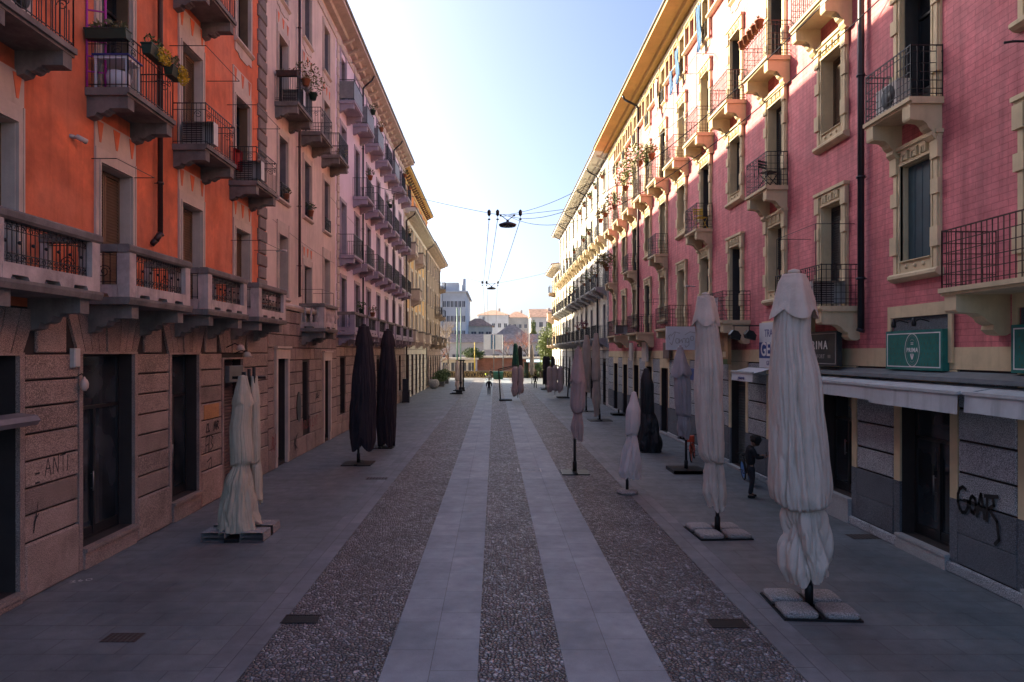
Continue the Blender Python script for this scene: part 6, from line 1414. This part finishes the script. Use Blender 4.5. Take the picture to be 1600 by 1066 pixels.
    head = MB().ball((0, 0, 0), .098, 9, (.80, .98, 1.16)).ball((0, .045, -.055), .058, 6, (.9, .9, 1)).ball((0, .104, -.012), .017, 4, (.8, 1, 1.5)).ball((0, .09, -.062), .02, 4, (1.3, .6, .45))
    for sg in (-1, 1): head.ball((sg * .082, -.005, -.01), .024, 4, (.5, .8, 1.3))
    for sg in (-1, 1): head.ball((sg * .032, .088, .032), .016, 4, (1.3, .6, .5))
    Rm = Matrix.Rotation(-tilt, 3, 'X'); head.v = [tuple(Rm @ Vector(q) + hp) for q in head.v]
    body = merge(limbs(V, Ed) + [head.mesh('h', M['skin'])] + hands, 'body', M['skin'], .010 if detail else .02)
    bd = ob('body', body, t)
    hr = MB(); rn = random.Random(5)
    if afro:
        for k in range(60):
            a, e = rn.uniform(0, 6.28), rn.uniform(-.5, 1.5); r = .10
            c = Vector((math.cos(a) * math.cos(e) * r, math.sin(a) * math.cos(e) * r - .03, math.sin(e) * r + .05))
            if c.y > .05 and c.z < .06: continue
            hr.ball(tuple(c), rn.uniform(.05, .075), 5)
    else: hr.ball((0, -.016, .028), .102, 8, (.85, 1.0, 1.08))
    hr.v = [tuple(Rm @ Vector(q) + hp) for q in hr.v]
    if not afro: hr.v = [(x, min(y, hp.y + .07), max(z, hp.z - .03 + (y - hp.y) * .4)) for x, y, z in hr.v]
    ob('hair', hr.mesh('hair', M[hairm]), bd)
    ob('jacket', merge(limbs(J, Je), 'jacket', M[jacket], .016), bd); ob('trousers', merge(limbs(T, Te), 'trousers', M[trousers], .016), bd)
    for sg in (-1, 1):
        ax, ay = an[sg]; v_, e_ = chain([((ax, ay - .06, .05), .045), ((ax, ay + .05, .045), .048), ((ax, ay + .16, .035), .036)]); sm_ = merge([skin(v_, e_)], 'shoe', M['cloth_k']); ob('shoe', sm_, bd)
    return t, arm
t, arm = person('person in black with bushy hair, head bowed over a phone, by the granite wall', (7.40, 19.75, .005), R(-90), 1.03, 'phone', afro=True, bow=1.0, detail=True)
tag(ob('phone', MB().block(-.038, .038, -.004, .004, -.075, .075, .003).mesh('phone', M['black_metal']), None, (7.40 + .47, 19.75 + .04, 1.24), R(90)), 'black phone held by the person by the granite wall', 'phone')
person('person in a black jacket walking towards the camera on the left granite track', (-.56, 66.9, .01), R(180), .97)
person('person in dark clothes at the far end of the street beside the green container', (-.60, 104.5, .01), R(20), .98, 'stand')
person('person in a dark coat walking away beside the pale grey parasol, far right', (4.8, 80.7, .01), R(10), .97)
# ================================================================== bicycles
def bike(label, pos, rz, fm, lean=0.0, disc=None, bag=None):
    t = thing('bicycle', label, 'bicycle', pos, rz); t.rotation_euler = (0, lean, rz)
    def torus(b, c, R_, r, n=28, k=6):
        vs = []; 
        for i in range(n):
            a = 2 * math.pi * i / n
            for j in range(k): q = 2 * math.pi * j / k; rr = R_ + r * math.cos(q); vs.append((c[0] + r * math.sin(q), c[1] + rr * math.cos(a), c[2] + rr * math.sin(a)))
        b.add(vs, [(i * k + j, ((i + 1) % n) * k + j, ((i + 1) % n) * k + (j + 1) % k, i * k + (j + 1) % k) for i in range(n) for j in range(k)], True)
    for y in (-.52, .52):
        b = MB(); torus(b, (0, y, .33), .315, .022); wv = ob('wheel', b.mesh('wheel', M['rubber']), t)
        r = MB(); torus(r, (0, y, .33), .285, .010)
        for i in range(14): a = 2 * math.pi * i / 14; r.bar((0, y, .33), (0, y + .28 * math.cos(a), .33 + .28 * math.sin(a)), .003, 3)
        r.bar((-.05, y, .33), (.05, y, .33), .02, 8); ob('rim', r.mesh('rim', M[disc or fm if disc else fm]), wv)
        if disc: ob('wheel_cover', MB().prism([(y + .25 * math.cos(R(a)), .33 + .25 * math.sin(R(a))) for a in range(0, 360, 24)], -.012, .012).mesh('wheel_cover', M[disc]), wv)
    f = MB()
    for p, q, r in (((0, -.52, .33), (0, -.05, .30), .016), ((0, -.52, .33), (0, -.15, .72), .014), ((0, -.05, .30), (0, -.17, .82), .018), ((0, -.05, .30), (0, .38, .78), .022), ((0, -.14, .66), (0, .37, .84), .018), ((0, .36, .92), (0, .42, .70), .02), ((0, .42, .70), (0, .52, .33), .016)): f.bar(p, q, r, 8)
    for y in (-.52, .52):
        for i in range(7): a0, a1 = R(20 + 20 * i), R(40 + 20 * i); f.bar((0, y + .36 * math.cos(a0), .33 + .36 * math.sin(a0)), (0, y + .36 * math.cos(a1), .33 + .36 * math.sin(a1)), .02, 4)
    ob('frame', f.mesh('frame', M[fm]), t)
    ob('handlebar', MB().tube([(-.28, .25, 1.0), (-.2, .33, 1.02), (0, .35, 1.0), (.2, .33, 1.02), (.28, .25, 1.0)], .014, 6).bar((0, .35, 1.0), (0, .36, .9), .015, 6).mesh('handlebar', M['black_metal']), t)
    ob('saddle', MB().ball((0, -.2, .88), .13, 6, (.6, 1.1, .35)).mesh('saddle', M['rubber']), t); ob('crank', MB().bar((-.10, -.05, .30), (-.10, .08, .2), .012).bar((.10, -.05, .30), (.10, -.18, .4), .012).bar((-.1, -.05, .3), (.1, -.05, .3), .015, 6).bar((-.2, .08, .2), (-.1, .08, .2), .015).bar((.1, -.18, .4), (.2, -.18, .4), .015).mesh('crank', M['black_metal']), t)
    if bag: ob('basket', MB().block(-.17, .17, -.14, .14, 0, .24, .02).mesh('basket', M[bag]), t, (0, .55, .78))
    return t
bike('orange red hire bicycle parked on the right pavement behind the second parasol', (7.72, 26.6, .01), R(158), 'orange_p', R(4), None, 'orange_p')
bike('dark bicycle with green and blue wheels behind the person in black', (8.15, 22.0, .01), R(172), 'rubber', R(6), 'bluedisc') if M.setdefault('bluedisc', mat('blue_wheel_cover', (.05, .22, .60), .4, .3, 6)) else 0
bike('yellow and black bicycle against the wall, partly hidden by the tall parasol', (8.22, 19.55, .01), R(176), 'yellow_p', R(7), 'hi_vis')
bike('distant bicycle with a yellow green bag at the end of the street', (-1.0, 103.5, .01), R(30), 'black_metal', 0, None, 'hi_vis')
# ================================================================== plants and bins at the far left
X, Y = gp(631, 629); t = thing('waste_bin', 'black wheeled bin with a tall grey panel by the left wall', 'bin', (-7.45, Y, 0)); ob('bin_body', MB().prism([(-.28, .05), (.28, .05), (.34, .95), (-.34, .95)], -.3, .3).mesh('bin_body', M['black_metal']), t); ob('lid', MB().block(-.36, .36, -.36, .36, .96, 1.04, .03).mesh('lid', M['black_metal']), t)
ob('panel', MB().box(-.25, .25, -.42, -.37, .1, 2.0).mesh('panel', M['pipe_dark']), t); [ob('wheel', MB().bar((x, -.3, .1), (x + .06, -.3, .1), .1, 10).mesh('wheel', M['rubber']), t) for x in (-.3, .24)]
t = thing('ball_planter', 'round stone ball planter on the left pavement', 'planter', (-7.1, 79.5, 0)); ob('bowl', MB().lathe([(.25, 0), (.5, .15), (.66, .5), (.62, .85), (.45, 1.05), (.38, 1.08)], 20).mesh('bowl', M['concrete']), t)
rn = random.Random(9); f = MB(); leaves(f, (0, 0, 1.2), .35, .35, .2, 90, .08, rn); ob('foliage', f.mesh('foliage', M['leaf']), t)
for k, (x, y, r) in enumerate(((-6.7, 84.5, .95), (-6.9, 88.5, .9), (-6.7, 92.5, .8))):
    t = thing('potted_bush', ('leafy bush in a dark box planter, nearest of the left row', 'leafy bush in a dark box planter, middle of the left row', 'leafy bush in a dark box planter, farthest of the left row')[k], 'bush', (x, y, 0), 0, 'bushes in box planters on the left')
    ob('box', MB().prism([(-.4, 0), (.4, 0), (.5, .6), (-.5, .6)], -.45, .45).mesh('box', M['gatewood']), t); f = MB(); leaves(f, (0, 0, 1.25), r, r, .75, 900, .10, rn); ob('foliage', f.mesh('foliage', M['leaf']), t); ob('stem', MB().bar((0, 0, .4), (0, 0, 1.2), .04).mesh('stem', M['bark']), t)
for k, (y, h_) in enumerate(((96.5, 2.3), (99.5, 2.5), (102.0, 2.2), (104.5, 2.4))):
    t = thing('fence_panel', 'grey board screen %s outside the brown corner building' % ('nearest', 'second', 'third', 'farthest')[k], 'fence', (-7.3 + .1 * k, y, 0), R(90), 'board screens at the street end'); b = MB(); [b.box(-.9 + .2 * i, -.72 + .2 * i, -.03, .03, .05, h_) for i in range(9)]; ob('boards', b.mesh('boards', M['gatewood']), t); ob('post', MB().box(-1.0, -.92, -.05, .05, 0, h_ + .1).mesh('post', M['trim']), t)
# ================================================================== beyond the street end
struct('cross_street', MB().add([(-60, YE, -.004), (70, YE, -.004), (70, 117, -.004), (-60, 117, -.004)], [(0, 1, 2, 3)]), mat('pale_paving', (.30, .29, .28), .85, .15, .8, .2, 30))
pw = thing('parapet_wall', 'low ochre parapet wall covered in dark graffiti at the street end', 'wall', (0, 114.0, 0)); ob('wall', MB().box(-16, 9, 0, .4, 0, 1.05).mesh('wall', M['graf_wall']), pw); ob('coping', MB().box(-16, 9, -.05, .45, 1.051, 1.15).mesh('coping', M['conc']), pw)
rn = random.Random(4); ls = []
for i in range(34):
    u = -9.5 + .55 * i + rn.uniform(-.1, .1); k = i % 4
    ls += [[(u, .15), (u + .1, .85), (u + .35, .8), (u + .3, .3)]] if k == 0 else [arc(u + .2, .5, .2, .33, 0, 340, 7)] if k == 1 else [[(u, .8), (u + .2, .2), (u + .4, .85)]] if k == 2 else [[(u, .2), (u + .3, .8)], [(u, .8), (u + .3, .2)], [(u, .5), (u + .35, .5)]]
gm = strokes(ls, .12, M['letter_k'], 'graffiti', 0)
for v_ in gm.vertices: v_.co = (-v_.co.x, -v_.co.y, v_.co.z)
ob('graffiti', gm, pw, (0, -.006, 0))
def far_b(label, x0, x1, Y, H, depth, wm, rm=None, rh=2.0, rows=(), cols=6, ww=1.1, wh=1.5, name='building', flat=False, hip=True, sides=False, cat='building'):
    cx = (x0 + x1) / 2; L = (x1 - x0) / 2; t = thing(name, label, cat, (cx, Y, 0))
    ob('wall', MB().box(-L, L, 0, depth, 0, H).mesh('wall', M[wm]), t)
    if rm and not flat:
        i = min(L, depth / 2) * (.9 if hip else 0.0); o = .4; v0 = [(-L - o, -o, H), (L + o, -o, H), (L + o, depth + o, H), (-L - o, depth + o, H)]; v1 = [(-L - o + i, depth / 2, H + rh), (L + o - i, depth / 2, H + rh)]
        rf = ob('roof', MB().add(v0 + v1, [(0, 1, 5, 4), (1, 2, 5), (2, 3, 4, 5), (3, 0, 4), (3, 2, 1, 0)]).mesh('roof', M[rm]), t)
        ob('chimney', MB().box(-.3, .3, -.3, .3, 0, 1.3).mesh('chimney', M['far_beige']), rf, (L * .4, depth / 2 - .6, H + rh * .6))
    if flat: ob('roof', MB().box(-L - .5, L + .5, -.5, depth + .5, H, H + .35).mesh('roof', M[rm or wm]), t)
    wmesh = MB().box(-ww / 2, ww / 2, -.04, .02, 0, wh).mesh('window', M['far_win']); fmesh = MB().box(-ww / 2 - .1, ww / 2 + .1, -.06, -.0, -.12, -.0).box(-.04, .04, -.055, -.041, 0, wh).mesh('window_frame', M['far_white'])
    for z in rows:
        for c in range(cols):
            wv = ob('window', wmesh, t, (-L + 2 * L * (c + .5) / cols, 0, z)); ob('window_frame', fmesh, wv)
        if sides:
            for c in range(sides): ob('window', wmesh, t, (L, depth * (c + .5) / sides, z), R(90))
    return t
B1 = far_b('large grey office block with rows of windows, far left beyond the street', -24, -12.5, 160, 19.5, 5, 'far_white', 'far_grey', flat=True, rows=(4, 7.6, 11.2, 14.8), cols=4)
B1b = far_b('white office block wing with long window rows facing the street, far left', -12.4, -6.9, 162, 18.5, 30, 'far_grey', 'far_grey', flat=True, rows=(4.5, 8, 11.5, 15), cols=6, ww=.65, wh=1.4)
ob('roof_plant', MB().box(-3, 1, 2, 6, 18.86, 21).mesh('roof_plant', M['far_grey']), B1b); ob('roof_chimney', MB().bar((2.2, 3, 18.8), (2.2, 3, 22), .45, 10).mesh('roof_chimney', M['far_grey']), B1b)
far_b('red brown low wall building with a cream top directly beyond the street end', -3.2, 3.7, 125, 3.2, 5, 'redbrick', 'far_cream', flat=True, name='low_building')
far_b('reddish low building on the right beyond the street end', 4.4, 12, 126, 3.0, 5, 'redbrick', 'far_cream', flat=True, rows=(.2,), cols=3, ww=.5, wh=2.2, name='low_building')
far_b('pale ochre low building on the left beyond the parapet', -9.5, -3.4, 122, 2.9, 4, 'far_cream', 'far_beige', flat=True, rows=(.9,), cols=4, name='low_building')
far_b('long beige shed with a red brown pitched roof beyond the street', -13, 13.5, 150, 6.4, 9, 'far_beige', 'far_roof_b', 2.0, rows=(2.6,), cols=9, ww=1.4, wh=1.2, hip=False, name='shed')
far_b('cream house with an orange hipped roof and grey windows, left of the road signs', -8.4, -.7, 180, 11.2, 9, 'far_cream', 'far_roof', 2.2, rows=(8.7,), cols=4, ww=1.3, wh=1.0, name='house')
far_b('grey apartment house with small dormers behind the orange roofed house', -5.2, 4.4, 218, 16.2, 10, 'far_grey', 'far_roof', 1.8, rows=(12.2, 8.8), cols=5, ww=.9, wh=1.3, name='house')
far_b('yellowish apartment house with terracotta roof in the middle distance', 4.0, 11.2, 228, 15.9, 9, 'far_cream', 'far_roof', 2.2, rows=(12.4, 9.2), cols=4, ww=.8, wh=1.2, name='house')
far_b('off white house with red roof behind the right tree', 10.6, 18.5, 200, 14.6, 9, 'far_white', 'far_roof', 2.6, rows=(11.6, 8.0), cols=4, ww=1.0, wh=1.5, name='house', hip=False)
far_b('grey industrial building with low sloping roof in front of the houses', .0, 8.5, 170, 8.2, 9, 'far_beige', 'far_roof_b', 3.0, rows=(5.0,), cols=4, name='shed')
far_b('plain beige apartment house closing the view behind the right tree', 18, 40, 190, 13, 10, 'far_beige', 'far_roof', 2.5, rows=(10, 6.5), cols=8, name='house')
far_b('plain cream apartment house far off on the left', -48, -25, 185, 14, 10, 'far_cream', 'far_roof', 2.5, rows=(10, 6.5), cols=8, name='house')
def pole(label, x, y, h, m, r=.09, name='pole', arm_=None):
    t = thing(name, label, 'pole', (x, y, 0)); ob('shaft', MB().bar((0, 0, 0), (0, 0, h), r, 10, r * .7).mesh('shaft', M[m]), t); ob('collar', MB().lathe([(r * 1.8, 0), (r * 1.8, .25), (r * 1.1, .4)], 10).mesh('collar', M[m]), t); return t
pole('tall green tram pole at the left of the street end', -6.05, 110, 11.4, 'pole_green', .13); pole('tall pale green tram pole beside the darker one at the left', -5.6, 112.5, 11.6, 'pole_green', .09)
pole('yellow painted pole beyond the parapet', -3.5, 119, 6.0, 'yellow_p', .10); pole('thin grey pole carrying the road signs, left one', -.15, 117.6, 7.4, 'gutter', .08); pole('thin grey pole carrying the road signs, right one', 1.45, 117.6, 7.2, 'gutter', .10); pole('slim grey street pole right of the road signs', 6.6, 130, 8.0, 'far_beige', .12)
for k, x in enumerate((-1.2, .62)):
    t = thing('road_sign', ('back of a large pale road sign, left of the two', 'back of a large pale road sign, right of the two')[k], 'sign', (x, 117.4, 4.7), 0, 'large road signs at the street end'); ob('panel', MB().box(-.72, .72, 0, .08, 0, 2.6).mesh('panel', M['sign_white']), t)
    ob('brace', MB().box(-.78 if k else .52, -.52 if k else .78, -.05, -.001, .1, 2.5).mesh('brace', mat('blue_grey_brace', (.10, .18, .27), .5, .1, 3)), t)
t = thing('recycling_container', 'green recycling container at the end of the street', 'container', (.55, 107.5, 0)); ob('tub', MB().prism([(-.55, 0), (.55, 0), (.65, 1.0), (-.65, 1.0)], -.75, .75).mesh('tub', M['green_box']), t); ob('lid', MB().prism([(-.68, 1.0), (.68, 1.0), (.5, 1.22), (-.5, 1.22)], -.8, .8).mesh('lid', M['green_box']), t); ob('slats', MB().box(-.7, .7, -.64, -.6, .3, .36).box(-.7, .7, -.66, -.62, .6, .66).mesh('slats', M['plast_green']), t)
t = thing('shelter', 'pale blue roofed shelter at the right of the street end', 'shelter', (7.6, 116, 0)); ob('roof', MB().prism([(-1.0, 2.5), (1.0, 2.9), (1.0, 3.0), (-1.0, 2.6)], -2.2, 2.2).mesh('roof', mat('pale_blue_sheet', (.45, .60, .68), .5, .1, 2)), t); [ob('post', MB().box(x - .05, x + .05, -.05, .05, 0, 2.6).mesh('post', M['gutter']), t) for x in (-2, 2)]
t = thing('news_kiosk', 'dark green kiosk door post beside the pale grey parasol', 'kiosk', (5.2, 112.6, 0)); ob('body', MB().block(-.35, .35, -.35, .35, 0, 2.5, .03).mesh('body', M['plast_green']), t); ob('roof', MB().block(-.45, .45, -.45, .45, 2.5, 2.62, .02).mesh('roof', M['plast_green']), t)
# trees
def bare_tree(label, pos, h, seed, spread=.55, m='bark_pale', depth=6):
    rn = random.Random(seed); t = thing('bare_tree', label, 'tree', pos, 0, 'bare trees beyond the street'); b = MB(); tw = MB()
    def grow(p, d, L, r, k):
        q = p + d * L; (b if k > depth - 3 else tw).bar(p, q, r, 5 if k > 3 else 3, r * .7)
        if k == 0: return
        for _ in range(3 if k > 1 else 2):
            e = (d + Vector((rn.gauss(0, spread), rn.gauss(0, spread), rn.uniform(-.1, .35)))).normalized(); grow(q, e, L * rn.uniform(.62, .85), max(.008, r * .6), k - 1)
    grow(Vector((0, 0, 0)), Vector((0, 0, 1)), h * .27, h * .018, depth); ob('trunk', b.mesh('trunk', M['bark']), t); ob('twigs', tw.mesh('twigs', M[m]), t)
bare_tree('bare pale tree left of the tram poles', (-8.1, 119, 0), 11.5, 3); bare_tree('bare reddish tree in front of the long shed, right', (7.2, 138, 0), 9.5, 5, .6, 'redbrick'); bare_tree('smaller bare reddish tree in front of the shed, middle', (3.6, 140, 0), 8.5, 8, .6, 'redbrick', 5); bare_tree('bare pale tree farther left behind the brown corner building', (-12, 124, 0), 11, 12)
bare_tree('thin bare tree close to the left street corner', (-9.2, 109, 0), 6, 22, .6, 'redbrick', 5)
def leafy(label, pos, h, rx, ry, rz_, n, s, m, seed, clumps=26, m2=None):
    rn = random.Random(seed); t = thing('leafy_tree', label, 'tree', pos, 0); tb = MB().bar((0, 0, 0), (0, 0, h * .7), .18, 8, .10); f = MB()
    for k in range(clumps):
        while True:
            u = Vector((rn.uniform(-1, 1), rn.uniform(-1, 1), rn.uniform(-1, 1)))
            if .3 < u.length < 1: break
        c = (u.x * rx, u.y * ry, h - rz_ + u.z * rz_); tb.bar((0, 0, h * .45), c, .05, 4, .015); q = rn.uniform(.22, .42); leaves(f, c, rx * q + .15, ry * q + .15, rz_ * q * .7 + .12, n // clumps, s, rn)
    ob('trunk', tb.mesh('trunk', M['bark']), t); ob('crown', f.mesh('crown', M[m]), t)
leafy('tall ivy covered tree at the right corner beyond the ochre building', (9.3, 111.5, 0), 9.3, 2.0, 2.2, 4.3, 9000, .16, 'leaf_light', 5, 44)
leafy('rounded green bush tree behind the yellow pole', (-4.0, 124, 0), 5.1, 2.0, 1.2, 1.1, 3000, .13, 'leaf', 6, 22); leafy('slim bright green poplar among the distant houses', (11.0, 195, 0), 13.2, .9, .9, 4.0, 3000, .2, 'leaf_light', 7, 24)
leafy('dark shrub mass at the foot of the ivy tree', (7.6, 113, 0), 2.6, 1.2, 1.2, 1.1, 2500, .1, 'leaf', 8, 18)
hg = MB(); leaves(hg, (0, 0, .5), 2.2, .4, .55, 1500, .09, random.Random(2)); tag(ob('hedge', hg.mesh('hedge', M['leaf_dry']), None, (4.4, 113.2, 0)), 'low olive hedge in front of the parapet right of the green container', 'hedge')
# ------------------------------------------------------------------ stone blocks belong to the wall they face: one mesh per base
def fold(root, target, names):
    base = [c for c in root.children if c.name.split('.')[0] == target]
    if not base: return
    base = base[0]; V = [tuple(v.co) for v in base.data.vertices]; Fc = [tuple(p.vertices) for p in base.data.polygons]; mi = [0] * len(Fc); ms = [base.data.materials[0]]
    for c in list(root.children):
        if c.name.split('.')[0] in names:
            o = len(V); V += [tuple(v.co) for v in c.data.vertices]; Fc += [tuple(i + o for i in p.vertices) for p in c.data.polygons]; m = c.data.materials[0]
            if m not in ms: ms.append(m)
            mi += [ms.index(m)] * len(c.data.polygons); bpy.data.objects.remove(c)
    me = bpy.data.meshes.new(target); me.from_pydata(V, [], Fc); [me.materials.append(m) for m in ms]; me.polygons.foreach_set('material_index', mi); me.update(); base.data = me
for B_ in (A, Bb, Cc, D, D2, E, P, W, O):
    fold(B_.root, 'stone_base', ('plinth_blocks', 'rusticated_blocks', 'upper_blocks', 'pier_blocks', 'granite_blocks', 'footing', 'patched_block', 'flat_arch'))
    fold(B_.root, 'stucco_wall', ('quoins', 'pilasters')); fold(B_.root, 'cornice', ('corbels', 'frieze'))
